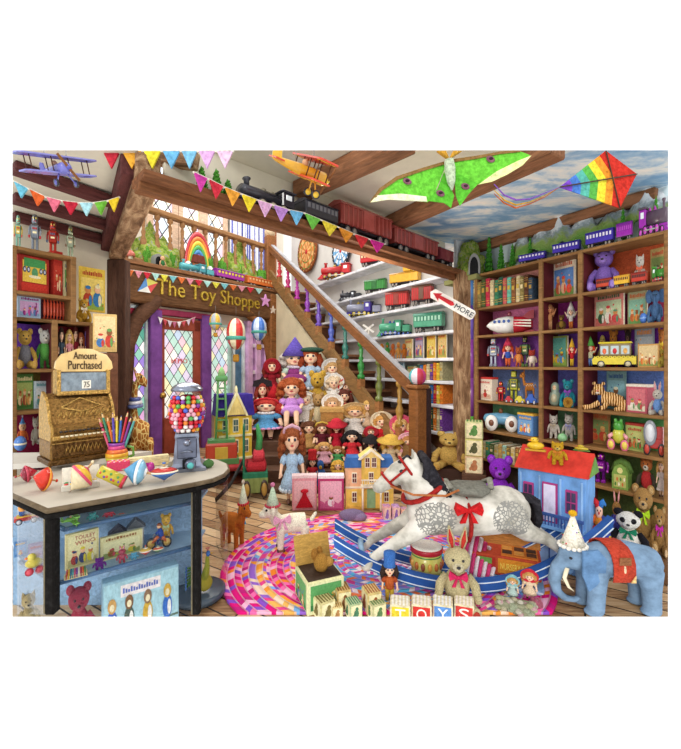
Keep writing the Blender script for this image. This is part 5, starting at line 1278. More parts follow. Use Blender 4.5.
# tin oil tower and brick building on the red table
R = root('tin_tower', 'green tin lattice tower with a red and green brick base beside the yellow house', 'tin toy'); G_ = M('#5a9a5a', 'gloss')
b = MB(); b.box((0, 0, .12), (.5, .4, .2), M('#c84a34', 'gloss'), .02); b.box((0, 0, .03), (.56, .46, .06), G_); b.box((0, 0, .23), (.44, .36, .05), G_); b.box((0, -.21, .12), (.2, .03, .12), M('#d8b848', 'gloss')); b.obj('base', R)
for x in (-.09, .09):
    for y in (-.08, .08): MB().cyl((x, y, .25), (x*.6, y*.6, .86), .018, G_).obj('tower_leg', R)
b = MB()
for k in range(5): b.box((0, 0, .34+.11*k), (.17-.02*k, .15-.02*k, .016), G_)
b.obj('cross_brace', R); b = MB(); b.box((0, 0, .88), (.2, .18, .06), G_, .02); b.lathe([(.06, .9), (.05, .96), (.01, 1.0)], M('#8ac07a', 'gloss')); b.obj('tower_head', R); fit(R, 204, 239, 367, 5.1, .25, depth=.22)

# ------------------------------------------------------------------ inside the glass counter
def case_d(px, off): return (3.868+off*1.63)/(1.2918-(px-CX)/F)
def in_case(o, x0, x1, y0, z, off=.08, **k):
    if z == ZS_[0]: y0 += 7
    d = case_d((x0+x1)/2, off); zz = (cut(d)-.15 if z is None else z); return fit(o, x0, x1, y0, d, zz, **k)
CT = lambda n, l, c, e: plush(n, l, 'toy animal', c, ear=e, pose='stand', kind='gloss')
in_case(biplane('green toy glider on the upper shelf of the glass counter', '#7ac04a', '#8ad05a', '#5aa03a'), 58, 84, 507, ZS_[0], yaw=.3)
for a in ((86, 99, 505, '#3a9a9a', 'cat', 'teal glass animal on the upper shelf inside the counter'), (102, 116, 505, '#c02c44', 'dog', 'crimson toy elephant figure on the upper shelf inside the counter'), (117, 126, 506, '#c86a4a', 'bear', 'terracotta toy figure on the upper shelf inside the counter'), (127, 136, 505, '#6aa84a', 'bear', 'green toy figure on the upper shelf inside the counter'), (137, 146, 503, '#c89a4a', 'cat', 'ochre toy figure on the upper shelf inside the counter'), (147, 156, 501, '#4a78b8', 'bear', 'blue toy figure at the right end of the upper shelf in the counter')):
    in_case(CT('toy_figure', a[5], a[3], a[4]), a[0], a[1], a[2], ZS_[0], .12)
WORDS = [['TOULEY', 'WINO'], None]
R = picbook('yellow picture book with animals lettered Touley Wino inside the counter', 41, ['#d8cc94', '#e4dca8', '#b8b078', '#a8403c', '#3a4470', '#d8c840', '#e8e0c0'], asp=1.15, text=['TOULEY', 'WINO']); in_case(R, 65, 99, 531, ZS_[1], .16, depth=.03, yaw=.2)
R = picbook('yellow green picture book standing right of the lettered one inside the counter', 42, ['#d4cc98', '#dcd8a8', '#8a9a58', '#8a5a30', '#c84a58', '#c8b838', '#6a8a4a'], asp=1.15); in_case(R, 100, 143, 533, ZS_[1], .16, depth=.03, yaw=.2)
R = root('crayon_box', 'open box of striped crayons at the front of the lower glass shelf', 'crayon box'); MB().prism([(-.5, 0), (.5, 0), (.42, .3), (-.42, .3)], -.12, .12, M('#d8c890', 'paper')).obj('tray', R)
for k in range(10): MB().cyl((-.4+.088*k, -.1, .08), (-.36+.08*k, -.06, .78), .042, M(['#c84a3a', '#e8b838', '#3a7a9a', '#5aa0a0', '#c85a7a', '#7a4a9a', '#e0e0d0', '#a83a4a', '#d86a3a', '#5a8a4a'][k], 'gloss'), n=8).obj('crayon', R)
in_case(R, 64, 88, 567, ZS_[1], .06, depth=.06)
in_case(plush('toy_figure', 'purple splashed monster toy on the lower glass shelf', 'toy animal', '#7a2ca0', ear='cat', pose='stand'), 92, 107, 557, ZS_[1], .06)
in_case(plush('toy_figure', 'dark red giraffe like toy on the lower glass shelf', 'toy animal', '#9a3048', ear='rabbit', pose='stand', kind='gloss'), 116, 128, 545, ZS_[1], .07)
in_case(plush('toy_figure', 'blue star shaped toy figure on the lower glass shelf', 'toy animal', '#4a98b8', ear='cat', pose='stand', kind='gloss'), 129, 139, 552, ZS_[1], .07)
in_case(top_toy('red and white banded spinning top on the lower shelf inside the counter', '#c84a3a', '#f0e8d8', '#d8b04a'), 139, 152, 545, ZS_[1], .07)
in_case(top_toy('green and red spinning top near the right post inside the counter', '#6a9a5a', '#f0e0c0', '#c85a3a'), 152, 164, 545, ZS_[1], .07)
R = root('clockwork_rider', 'tin rider in blue on a clockwork motorcycle inside the counter', 'clockwork toy'); wheel(wheel(MB(), (-.35, 0, .22), .22, .08, '#2a2a30', '#c8a050'), (.35, 0, .22), .22, .08, '#2a2a30', '#c8a050').obj('wheels', R)
MB().tube([(-.35, 0, .22), (-.1, 0, .42), (.2, 0, .4), (.35, 0, .22)], [.05, .1, .1, .05], M('#b85a2c', 'gloss')).tube([(-.3, 0, .3), (-.22, 0, .58), (-.12, 0, .6)], .03, M('#8a8a90', 'metal')).obj('frame', R)
MB().tube([(.1, 0, .48), (.06, 0, .66), (.02, 0, .8)], [.12, .13, .08], M('#2c4a9a', 'cloth')).tube([(.02, -.08, .76), (-.14, -.08, .62)], .045, M('#2c4a9a', 'cloth')).tube([(.1, -.1, .46), (-.06, -.12, .36), (-.02, -.12, .2)], .055, M('#2c3a6a', 'cloth')).obj('rider_body', R); MB().sph((0, 0, .9), .1, M('#e0b088', 'skin')).sph((.01, 0, .95), (.11, .1, .07), M('#8a4a2c', 'gloss')).obj('rider_head', R)
in_case(R, 146, 172, 523, ZS_[1], .13)
in_case(plush('teddy_bear', 'yellow toy bear with a clock on its chest inside the counter', 'teddy bear', '#d8a83a', pose='stand', bow='#c8d8a0', kind='gloss'), 158, 174, 513, ZS_[1], .2)
R = root('toy_street', 'tin toy street houses with a white gable at the back of the glass counter', 'tin toy'); MB().box((-.25, 0, .3), (.5, .2, .6), M('#9a6a5a', 'paint')).box((.25, 0, .35), (.5, .2, .7), M('#c8ccd0', 'paint')).obj('house_walls', R); MB().prism([(-.55, .58), (.02, .58), (-.25, .85)], -.14, .14, M('#4a4a58', 'paint')).prism([(-.02, .68), (.55, .68), (.25, 1)], -.14, .14, M('#6a7078', 'paint')).obj('roof', R)
b = MB()
for x in (-.38, -.14, .14, .38): win(b, x, .35, .12, .22, -.1, '#e8e8e8', '#3a4a6a')
b.obj('window_row', R); in_case(R, 108, 146, 519, ZS_[1], .26, depth=.06)
in_case(plush('teddy_bear', 'rose red teddy bear at the bottom of the glass counter', 'teddy bear', '#b84458', pad='#c86a78', muzzle='#b85060'), 60, 98, 583, None, .12)
R = root('picture_box', 'pale blue box printed with dressed animals at the bottom of the counter', 'toy box'); MB().box((0, .0, .5), (1.5, .25, 1), M('#8fb4c4', 'paper'), .015).obj('carton', R); b = MB()
b.rect(-.73, .73, .03, .97, -.127, M('#a4c8d0', 'paper')); b.rect(-.42, .36, .76, .92, -.131, M('#e8dcd8', 'paper')); b.rect(-.73, .73, .3, .33, -.131, M('#5a6a5a', 'paper'))
for k, (x, c, h) in enumerate(((-.58, '#3a5ab0', '#c89a58'), (-.26, '#4a5a50', '#7a5638'), (.1, '#c8a038', '#8a6a50'), (.5, '#3a6ab8', '#c8a040'))):
    b.disc((x, .46), .1, .17, M(c, 'paper'), 12, -.134); b.disc((x+.04, .45), .04, .11, M('#e8e4dc', 'paper'), 10, -.136); b.disc((x, .68), .08, .1, M(h, 'paper'), 12, -.138); b.disc((x, .66), .045, .05, M('#e8d8b0', 'paper'), 10, -.14)
    b.disc((x-.03, .12), .1, .12, M(h, 'paper'), 12, -.134); b.disc((x+.1, .1), .06, .1, M('#d8d0c8', 'paper'), 10, -.136)
for k in range(14): b.rect(-.38+.05*k, -.345+.05*k, .81, .88-.015*(k % 3), -.134, M('#5a6ab0', 'paper'))
b.obj('lid_picture', R); in_case(R, 103, 180, 571, None, .1, depth=.08, yaw=.15)
# left window of the counter
def in_side(o, x0, x1, y0, z, off=.12, **k):
    px = (x0+x1)/2; p = (px-CX)/F; d = (1.397+1.559*1.913)/(1.559-p*-1.0) if False else None
    # side face runs from C0 to C1
    s = (C1.y-C0.y)/(C1.x-C0.x); d = (C0.y-s*C0.x)/(1-s*p)+off
    return fit(o, x0, x1, y0, d, cut(d)-.06 if z is None else z, **k)
R = root('toy_car', 'red and yellow open toy car with a doll driver inside the left counter window', 'toy car'); MB().prism([(-.5, .15), (.5, .15), (.5, .3), (.3, .38), (-.1, .4), (-.3, .36), (-.5, .32)], -.2, .2, M('#c83a2c', 'gloss')).box((0, 0, .36), (.8, .42, .05), M('#e8c038', 'gloss')).obj('car_body', R); MB().sph((-.15, 0, .75), .2, M('#e8a050', 'skin')).sph((-.15, 0, .5), (.16, .15, .2), M('#3a5a9a', 'cloth')).obj('driver', R)
for q in (-1, 1):
    for x in (-.3, .3): wheel(MB(), (x, q*.2, .14), .14, .08, '#3a3a48', '#c8c8d0').obj('wheel', R)
in_side(R, 14, 39, 503, ZS_[0]-.02, .1)
in_side(picbook('blue toy book with a figure on its cover in the left counter window', 44, ['#5a8ac0', '#7aa8d8', '#5a8ac0', '#e8b838', '#c84a3a', '#e8d8b0'], asp=.65, figs=1), 14, 27, 541, ZS_[1], .16, depth=.03)
in_side(picbook('mauve toy book beside the blue one in the left counter window', 45, ['#8a78a8', '#a898c0', '#7a6a98', '#b84a5a', '#5a4a8a', '#d8c8d8'], asp=.7, figs=1), 28, 43, 543, ZS_[1], .14, depth=.03)
R = root('pull_along_toy', 'yellow pull along toy with red wheels in the left counter window', 'pull toy'); MB().sph((0, 0, .55), (.4, .25, .25), M('#c8b848', 'gloss')).sph((-.1, 0, .85), .2, M('#d8c858', 'gloss')).sph((-.32, -.02, .85), (.1, .1, .06), M('#d8743a', 'gloss')).obj('duck_body', R)
for x in (-.2, .25): wheel(MB(), (x, -.22, .2), .2, .08, '#a81c34', '#d84a5a').obj('wheel', R)
in_side(R, 24, 44, 553, ZS_[1], .06)
in_side(plush('plush_dog', 'cream plush dog with pointed ears at the bottom of the left counter window', 'toy dog', '#c8b484', ear='cat', muzzle='#d8c8a0'), 16, 41, 591, None, .08)
# peacock in the curved end
R = root('toy_peacock', 'yellow green toy peacock with a blue head in the curved end of the counter', 'toy bird'); MB().sph((.1, 0, .2), (.3, .18, .2), M('#b8a838', 'fur')).tube([(.12, 0, .3), (.2, 0, .55), (.22, 0, .8)], [.16, .1, .06], M('#a8a83c', 'fur')).obj('body', R); MB().sph((.24, 0, .86), (.08, .06, .07), M('#2c5a9a', 'gloss')).lathe([(.025, 0), (.004, .12)], M('#c89a3a', 'gloss'), (.31, 0, .86), 8, 'x').obj('head', R)
b = MB()
for k in range(4): b.cyl((.22, 0, .92), (.16+.04*k, 0, .99), .006, M('#a83a3a')); b.sph((.16+.04*k, 0, .99), .018, M('#b83a4a', 'gloss'), 6, 5)
b.obj('crest', R); b = MB()
for k in range(7): b.tube([(-.05, 0, .25), (-.35, .05*(k-3), .3+.04*k), (-.6, .08*(k-3), .2+.05*k)], [.05, .07, .04], M('#5a8a3a', 'leaf'), 7, flat=.3); b.sph((-.55, .075*(k-3)-.03, .22+.05*k), .04, M('#3a6ab0', 'gloss'), 7, 5)
b.obj('tail_feathers', R); fit(R, 187, 216, 548, 2.54, .062)
# ------------------------------------------------------------------ dolls on the stepped stand
def row(o, r, x0, x1, y0, dz=0, dd=0, **k):
    d, z = ROWS[r]; w = (x1-x0)*.16; x0 -= w; x1 += w; return fit(o, x0, x1, y0, d+dd, z+dz, **k)
G = 'dolls crowded on the stepped stand'
def D(r, x0, x1, y0, label, dress, hair, **k):
    kk = {q: k.pop(q) for q in ('dz', 'dd', 'yaw') if q in k}
    return row(doll('doll', label, dress, hair, group=G, **k), r, x0, x1, y0, **kk)
D(7, 281, 309, 337, 'pixie doll with a purple pointed hat at the top of the doll stand', '#8a3a78', '#b8b0a8', hat=('cone', '#5a4aa0'), pose='sit', sleeve='#b8d0c0', ruff='#c8c0d0', style='curly')
D(7, 300, 321, 347, 'doll with long auburn hair and a dark green beret near the top of the stand', '#a8c0d8', '#8a3a1c', hat=('flat', '#2c4a3c'), trim='#e8e8f0', dd=-.05)
D(7, 264, 280, 358, 'doll in a wine red hood and robe at the upper left of the stand', '#8a1c28', '#7a2a1c', hat=('hood', '#8a1824'), dd=-.1)
D(7, 324, 341, 358, 'tan haired doll in a grey bonnet near the upper right of the stand', '#d8d0c8', '#b08a5a', hat=('bonnet', '#c8c4c0'), dd=-.1)
row(plush('teddy_bear', 'golden yellow teddy bear sitting among the dolls near the top', 'teddy bear', '#c8a040'), 6, 308, 327, 370)
D(6, 326, 342, 373, 'doll in a white lace dress and cap below the grey bonnet doll', '#efe8e0', '#d8c0a0', hat=('bonnet', '#f0ece4'), style='curly')
D(6, 340, 355, 378, 'doll in scarlet at the right edge of the upper tiers', '#b81c28', '#6a3a28', hat=('bonnet', '#c83038'))
D(5, 255, 270, 376, 'pirate doll with a black tricorn hat at the left edge of the stand', '#5a3a34', '#8a3428', hat=('tricorn', '#2a2428'), trousers=True, trim='#2a2a34', sleeve='#d8c8b8')
D(5, 266, 282, 384, 'doll in a red cap and red suit with white fur beside the ballerina', '#a81c24', '#e8e4e0', hat=('cone', '#a81c24'), trousers=True, trim='#a81c24', ruff='#f0ece8')
D(5, 279, 304, 377, 'ballerina doll with curly auburn hair in a lilac dress', '#c08ad0', '#9a4a24', pose='sit', style='curly', dd=-.1, dz=-.05)
D(5, 297, 314, 391, 'pale doll in a frilled white lace dress in the middle of the stand', '#e4ddd4', '#c8b8a0', hat=('bonnet', '#ece6dc'), trim='#f4f0ea')
row(plush('teddy_bear', 'tan plush bear with a cream tummy in the middle tier', 'teddy bear', '#b8925c', coat='#d8c8a0'), 5, 311, 325, 392)
D(5, 337, 352, 389, 'doll in a long crimson dress at the right of the middle tier', '#b81828', '#5a2a20', trim='#d84050')
R = root('wicker_basket', 'square wicker basket holding a small white doll on the stand', 'basket'); MB().prism([(-.42, 0), (.42, 0), (.5, .6), (-.5, .6)], -.3, .3, M('#a87a40', 'wood')).obj('basket_body', R); MB().box((0, 0, .6), (1.04, .66, .09), M('#c09858', 'wood')).obj('rim', R); row(R, 4, 323, 341, 407)
D(4, 324, 341, 393, 'small white capped doll standing behind the wicker basket', '#f0ece4', '#b89068', hat=('bonnet', '#f4f0ea'), dd=.12, dz=.06)
D(4, 251, 281, 397, 'jointed doll in a blue blouse and pink net skirt at the left of the stand', '#5a9ac8', '#a83028', hat=('band', '#c02c34'), ruff='#e8e0e0', trim='#e0a0c8', hem=.3)
D(4, 343, 367, 402, 'big doll in a wide grey lace gown with a tan bonnet', '#d4ccc4', '#c09050', hat=('bonnet', '#c8a878'), trim='#e8e4de')
D(4, 362, 374, 400, 'small fair doll beside the lace gown doll', '#c8a888', '#c8a058', dz=.1)
D(3, 301, 317, 421, 'curly brown haired doll in a tan coat in the middle rows', '#a8804c', '#5a3420', style='curly')
D(3, 314, 330, 421, 'brown haired doll in a dark red velvet dress with headband', '#5a1c28', '#6a3a20', hat=('band', '#c8a848'))
D(3, 328, 345, 418, 'doll in a red straw bonnet and red ruffled dress', '#b01c30', '#7a2a20', hat=('straw', '#c02c3c'), trim='#d04858')
D(3, 343, 361, 430, 'black haired doll in a red and white dress', '#c83038', '#1e1a1c', trim='#f4f0ec', dz=-.1, dd=-.12)
D(3, 364, 378, 426, 'doll in a cherry red hooded cape in the right middle rows', '#a82028', '#8a5a38', hat=('hood', '#a82430'))
D(3, 373, 391, 411, 'fair doll in a cream bonnet and bright red coat', '#c02028', '#c08a48', hat=('bonnet', '#e0d0b0'), dz=.02)
D(2, 392, 410, 414, 'doll in a rose pink bonnet and magenta coat beside the newel post', '#d0489a', '#d8b070', hat=('bonnet', '#d85a78'), dz=.1)
D(2, 400, 416, 432, 'doll in a pale pink frilled bonnet at the right end of the stand', '#e8a8b8', '#b8804c', hat=('bonnet', '#f0b8c4'), dd=-.12)
D(2, 380, 402, 434, 'doll with blonde plaits and a wide straw hat', '#d8c098', '#d8a848', hat=('straw', '#d8b050'), dd=-.1)
D(2, 364, 378, 434, 'doll in a black brimmed hat and white blouse', '#f0ece8', '#3a2a28', hat=('straw', '#2a2628'), dd=-.05)
D(2, 316, 332, 442, 'doll in a pale pink party dress in the front rows', '#e8b0c0', '#c89858')
D(2, 331, 344, 446, 'small doll in a green pinafore in the front rows', '#4a9a5a', '#8a5a2c')
D(1, 332, 344, 460, 'little blonde doll in yellow sitting behind the doll boxes', '#d8b048', '#d8a848', style='curly')
D(1, 307, 318, 449, 'toy soldier doll in a red tunic and blue trousers behind the pink box', '#b82c34', '#3a2a24', hat=('tall', '#c02c30'), trousers=True, trim='#3a5aa8')
row(plush('toy_parrot', 'small blue and yellow parrot toy beside the soldier doll', 'toy bird', '#3a6ab0', ear='none', pose='stand', muzzle='#e8b838'), 1, 316, 325, 460)
# front row on the floor
def FL(o, x0, x1, y0, y1, **k): return on_floor(o, x0, x1, y0, y1, **k)
FL(doll('doll', 'largest doll with auburn ringlets and pale blue dress, standing on the floor', '#a8c8e4', '#8a4a28', trim='#d0e0ee', style='curly', shoe='#8a6a5a', hat=('band', '#c8a0b0')), 277, 307, 423, 503)
R = toybox('pink box with a red dress displayed on its front standing on the floor', 51, ['#e8a0a8', '#f0c0c4', '#e8b0b4', '#f4d8d8', '#e88a98'], .75, .2, figs=1, title=False, name='doll_dress_box')
b = MB(); b.prism([(-.03, .56), (.03, .56), (.08, .4), (.26, .1), (-.26, .1), (-.08, .4)], -.16, -.11, M('#c01c2c', 'cloth')); b.sph((0, -.14, .56), (.12, .04, .06), M('#d02838', 'cloth')); b.obj('red_dress', R); FL(R, 292, 317, 474, 509, depth=.12)
R = toybox('magenta doll box with a doll in a white gown behind its window', 52, ['#b83a6a', '#e8b0c0', '#c85a8a', '#f0e0e8', '#e8a0b8'], .78, .2, figs=1, title=False, name='boxed_doll'); FL(R, 318, 344, 474, 509, depth=.12)
FL(doll('rag_doll', 'rag doll in a blue checked dress and mob cap standing behind the rocking horse', '#3a6a9a', '#c8a060', hat=('bonnet', '#e8e4dc'), trim='#8ab0c8'), 400, 420, 468, 509)
# green toy cart with red cushion
R = root('toy_pram', 'green wooden doll cart with red cushions and a long pull handle', 'toy cart'); G_ = M('#2f7a5a', 'paint')
MB().box((0, 0, .3), (.8, .5, .12), G_, .02).box((-.38, 0, .62), (.06, .5, .76), G_, .02).obj('frame', R); MB().box((.03, -.02, .42), (.66, .44, .14), M('#b02c34', 'cloth'), .05).box((.1, .0, .56), (.4, .36, .14), M('#c8404a', 'cloth'), .05).obj('red_cushion', R)
MB().tube([(-.4, -.1, .5), (-.8, -.2, .2), (-1.25, -.3, .02)], .035, M('#3a3a3a', 'wood')).obj('pull_handle', R); MB().box((0, -.26, .18), (.8, .03, .2), M('#8a9a58', 'paint')).obj('side_board', R)
for q in (-1, 1):
    for x in (-.28, .28): wheel(MB(), (x, q*.28, .13), .13, .05, '#4a3a30', '#c8a050').obj('wheel', R)
MB().tube([(.1, .1, .6), (.14, .12, .8), (.05, .1, .98)], [.12, .1, .05], M('#4a9a5a', 'cloth')).obj('green_blanket', R)
fit(R, 230, 281, 424, 4.6, 0, depth=.35)
R = root('fabric_heap', 'folded mauve cloth lying on the floor in front of the mansion', 'cloth'); MB().sph((0, 0, .3), (.5, .3, .3), M('#7a6a88', 'cloth')).sph((.25, -.1, .25), (.3, .22, .22), M('#8a7898', 'cloth')).obj('cloth_fold', R); FL(R, 338, 366, 509, 521)
# ------------------------------------------------------------------ right bookcase
BC = ['#6a5a3a', '#8a7a48', '#4a5a34', '#a8a078', '#b83048', '#c8b890', '#3a7a5a', '#2c5a48', '#8ab0a0', '#b85a5a', '#6ab8a0', '#8a5a3a', '#5a3a2a', '#4a3430', '#a88a58', '#3a4a5a']
ORD = ['first', 'second', 'third', 'fourth', 'fifth', 'sixth', 'seventh', 'eighth', 'ninth', 'tenth', 'eleventh', 'twelfth', 'thirteenth', 'fourteenth', 'fifteenth', 'sixteenth', 'seventeenth', 'eighteenth']
CN = {'#6a5a3a': 'olive', '#8a7a48': 'khaki', '#4a5a34': 'moss green', '#a8a078': 'pale khaki', '#b83048': 'crimson', '#c8b890': 'cream', '#3a7a5a': 'green', '#2c5a48': 'dark green', '#8ab0a0': 'grey green', '#b85a5a': 'rose', '#6ab8a0': 'mint', '#8a5a3a': 'brown', '#5a3a2a': 'dark brown', '#4a3430': 'black brown', '#a88a58': 'tan', '#3a4a5a': 'slate',
      '#b82c38': 'red', '#d8b83a': 'yellow', '#2c6ab0': 'blue', '#d8782c': 'orange', '#6a3a8a': 'purple', '#3a9a8a': 'teal'}
def books(x0, x1, tops, z, cols, where, group, dfun, flat, inset=.1, dep=.2):
    n = len(cols); r = random.Random(x0*7+n); edges = [x0+(x1-x0)*k/n for k in range(n+1)]
    for k in range(n):
        px = (edges[k]+edges[k+1])/2; d = dfun(px, inset); by = HY+(EYE-z)*F/d; top = tops[0]+(tops[1]-tops[0])*k/max(1, n-1)
        h = (by-top)/F*d*(.86+.16*r.random()); p0, p1 = Vector(ray(edges[k], dfun(edges[k], inset))), Vector(ray(edges[k+1], dfun(edges[k+1], inset)))
        w = (p1-p0).length*.94
        o = book('%s book from the left, %s spine, %s' % (ORD[k], CN[cols[k]], where), cols[k], r.choice(['#c8a848', '#e0d0a0', '#b89040']), w, h, dep, group)
        o.location = ((p0.x+p1.x)/2, (p0.y+p1.y)/2, z); o.rotation_euler = (0, .0 if k % 5 else .03, flat)
books(478, 538, (281, 275), ZR[1], [BC[i] for i in (3, 1, 2, 4, 5, 6, 7, 9, 10, 11, 5, 1, 12, 15)], 'top left bay of the right bookcase', 'old books in the top left bay of the right bookcase', dR, TH_R)
books(478, 537, (439, 448), ZR[6], [BC[i] for i in (4, 9, 5, 6, 2, 3, 14, 8, 0, 5, 11, 14, 1, 12)], 'low left bay of the right bookcase', 'books in the low left bay of the right bookcase', dR, TH_R)
RS = lambda o, *a, **k: on_right(o, *a, **k)
RF = lambda o, x0, x1, y0, lev, inset=.2, **k: stand(o, x0, x1, y0, lev, on_right, inset, **k)
R = root('toy_rocket', 'white and red tin rocket with portholes lying on the second shelf', 'toy rocket'); MB().lathe([(.005, -.5), (.07, -.42), (.14, -.25), (.165, -.05), (.155, .1)], M('#e8e8e4', 'gloss'), axis='x', n=18).obj('nose_body', R); MB().lathe([(.157, .05), (.15, .25), (.1, .42), (.06, .48)], M('#b82838', 'gloss'), axis='x', n=18).obj('red_tail', R)
b = MB()
for k in range(4): b.lathe([(.03, 0), (.03, -.02)], M('#4a6ab0', 'gloss'), (-.3+.1*k, -.13-.01*k, .06), 10, axis='y')
b.obj('porthole_row', R); b = MB()
for k in range(3): b.prism([(.0, -.02+.05*k), (.45, -.06+.05*k), (.45, -.03+.05*k)], -.165, -.15, M('#f0e8d8', 'gloss'))
b.obj('flame_stripe', R); b = MB(); b.prism([(.2, .1), (.5, .1), (.5, .26), (.4, .24)], -.02, .02, M('#a82434', 'gloss')); b.prism([(.2, -.1), (.5, -.1), (.5, -.16), (.38, -.17)], -.02, .02, M('#a82434', 'gloss')); b.obj('tail_fin', R)
b = MB(); b.sph((0, 0, .2), .05, M('#8a3a4a', 'gloss'), 8, 6); b.cyl((0, 0, .14), (0, 0, .2), .03, M('#a8a8b0', 'metal')); b.obj('pilot', R); RS(R, 485, 534, 311, 2, yaw=-.1)
RS(robot('toy_robot', 'silver tin robot in the third left bay of the right bookcase', '#a8acb8', '#8a90a0', '#c84a4a', head='box'), 487, 500, 336, 3)
RS(doll('marionette', 'red haired puppet in a blue and orange suit beside the silver robot', '#3a5ab0', '#c8482c', hat=('cone', '#c83a58'), trousers=True, trim='#d8643a', sleeve='#d8a0c0'), 501, 515, 336, 3)
RS(plush('toy_figure', 'terracotta and green fox toy beside the red haired puppet', 'toy animal', '#c8643a', ear='cat', pose='stand', coat='#d88a48'), 513, 524, 346, 3, inset=.08)
RS(robot('toy_robot', 'small dark green robot at the back of the third left bay', '#4a5a4a', '#6a8a4a', '#c8a848'), 519, 531, 335, 3, inset=.2)
RS(plush('toy_horse', 'small red and white pony toy at the right of the third left bay', 'toy animal', '#c84a38', ear='cat', pose='stand', coat='#e8d8c8', arms='#e0c8b0'), 526, 538, 349, 3, inset=.08)
RF(toybox('cream box with a red robot printed on it in the blue bay', 61, ['#d8ccb8', '#e8dcc8', '#c8a890', '#c03a34', '#a83028'], .8, .3, figs=1), 481, 496, 377, 4, .1, depth=.1)
RS(robot('toy_robot', 'short red robot beside the cream robot box', '#b82c30', '#a02428', '#e8b848'), 496, 506, 381, 4)
RS(robot('toy_robot', 'tall olive yellow robot in the blue bay', '#a8a83a', '#4a5a48', '#c8b848', head='box'), 507, 521, 368, 4)
def fawn(label):
    R = root('toy_deer', label, 'toy deer'); 
    def f(b):
        w = M('#ffffff'); b.tube([(-.2, 0, .5), (0, 0, .5), (.2, 0, .52)], [.12, .125, .12], w); b.tube([(-.22, 0, .55), (-.3, 0, .7), (-.3, 0, .82)], [.09, .06, .06], w); b.sph((-.34, 0, .85), (.12, .09, .09), w); b.sph((-.44, 0, .81), (.06, .05, .045), w); b.cap((.28, 0, .56), (.34, 0, .48), .04, .02, w)
        for q in (-1, 1):
            b.sph((-.27, q*.13, .95), (.035, .05, .09), w, rot=(q*-.5, 0, 0))
            for x in (-.18, .2): b.tube([(x, q*.07, .48), (x+.01, q*.08, .25), (x, q*.08, .02)], [.06, .04, .038], w)
    link('body', body_mesh('fawn', f, .016, M('#c8803a', 'fur')), R)
    for q in (-1, 1): MB().sph((-.4, q*.08, .88), .022, M(BLACK, 'gloss'), 8, 6).obj('eye', R)
    b = MB()
    for k in range(8): b.sph((-.15+.06*k, -.115, .54+.03*(k % 2)), .018, M('#f0e0c0', 'plain'), 6, 5)
    b.obj('white_spot', R); return R
RS(fawn('orange fawn toy standing at the right of the blue bay'), 521, 538, 369, 4, yaw=.0)
for a in ((505, 513, 396, '#c02c34', 'small red toy car'), (515, 525, 396, '#d8c83a', 'small yellow toy car'), (526, 537, 394, '#2c5ab8', 'small blue toy car')):
    R = root('toy_car', a[4]+' at the front edge of the blue bay', 'toy car'); MB().prism([(-.5, .12), (.5, .12), (.5, .35), (.25, .4), (.12, .62), (-.22, .62), (-.34, .42), (-.5, .36)], -.22, .22, M(a[3], 'gloss')).obj('car_body', R)
    for x in (-.3, .3): wheel(MB(), (x, -.22, .14), .14, .08, '#2a2a30', '#c8c8d0').obj('wheel', R)
    RS(R, a[0], a[1], a[2], 4, inset=.03)
R = root('toy_car', 'long blue racing car with white wheels on the green backed shelf', 'toy car'); MB().lathe([(.02, -.56), (.1, -.5), (.14, -.2), (.15, .15), (.1, .45), (.02, .58)], M('#6aa0c0', 'gloss'), (0, 0, .28), 16, axis='x').obj('car_body', R); MB().sph((-.02, 0, .46), (.07, .07, .08), M('#7a4a2c', 'gloss')).obj('driver', R)
for x in (-.28, .32):
    for y in (-.19, .16): wheel(MB(), (x, y, .19), .19, .07, '#ece8e0', '#7a4a34', n=20, h=.42).obj('wheel', R)
RS(R, 482, 521, 408, 5, yaw=-.1)
RF(toybox('blue tin box with little portraits beside the racing car', 63, ['#5a88c0', '#7aa8d8', '#5a88c0', '#e8b84a', '#d86a3a', '#e8e0d0'], .9, .4, figs=3), 520, 538, 413, 5, .12, depth=.12)
RF(picbook('picture book of a blue mountain in the top middle bay', 64, ['#d8c8b0', '#5a80b8', '#6a8a48', '#b85a3a', '#e0b088', '#d84a3a'], asp=.75, thick=.06), 552, 577, 259, 1, .2)
RS(doll('marionette', 'bald brown puppet with raised arms in the middle bay', '#c88a5a', '#a8704a', skin='#c8885a', trousers=True, trim='#d8a070', pose='up'), 543, 557, 304, 2)
RS(plush('toy_owl', 'round brown nesting owl between two puppets in the middle bay', 'toy owl', '#6a4a2c', ear='cat', coat='#8a6a2c', muzzle='#c8a048'), 556, 567, 314, 2, inset=.1)
RS(doll('marionette', 'white puppet with raised arms and a tall hat in the middle bay', '#d8d4cc', '#c8c0b8', hat=('cone', '#d0ccc8'), trousers=True, trim='#d87a3a', pose='up'), 564, 578, 301, 2)
RF(picbook('game board with yellow and green figures in the middle bay', 65, ['#7a8a48', '#5a9a8a', '#8aa84a', '#e8c83a', '#d8b030', '#5a8ac0'], asp=.72, thick=.08, title=False, cat='game', name='board_game'), 547, 569, 336, 3, .2)
RS(doll('jester_puppet', 'jester puppet in red and yellow beside the game board', '#c02c30', '#c82c34', hat=('cone', '#d8a830'), trousers=True, trim='#d8b030', sleeve='#c83038', pose='up'), 566, 578, 338, 3, inset=.08)
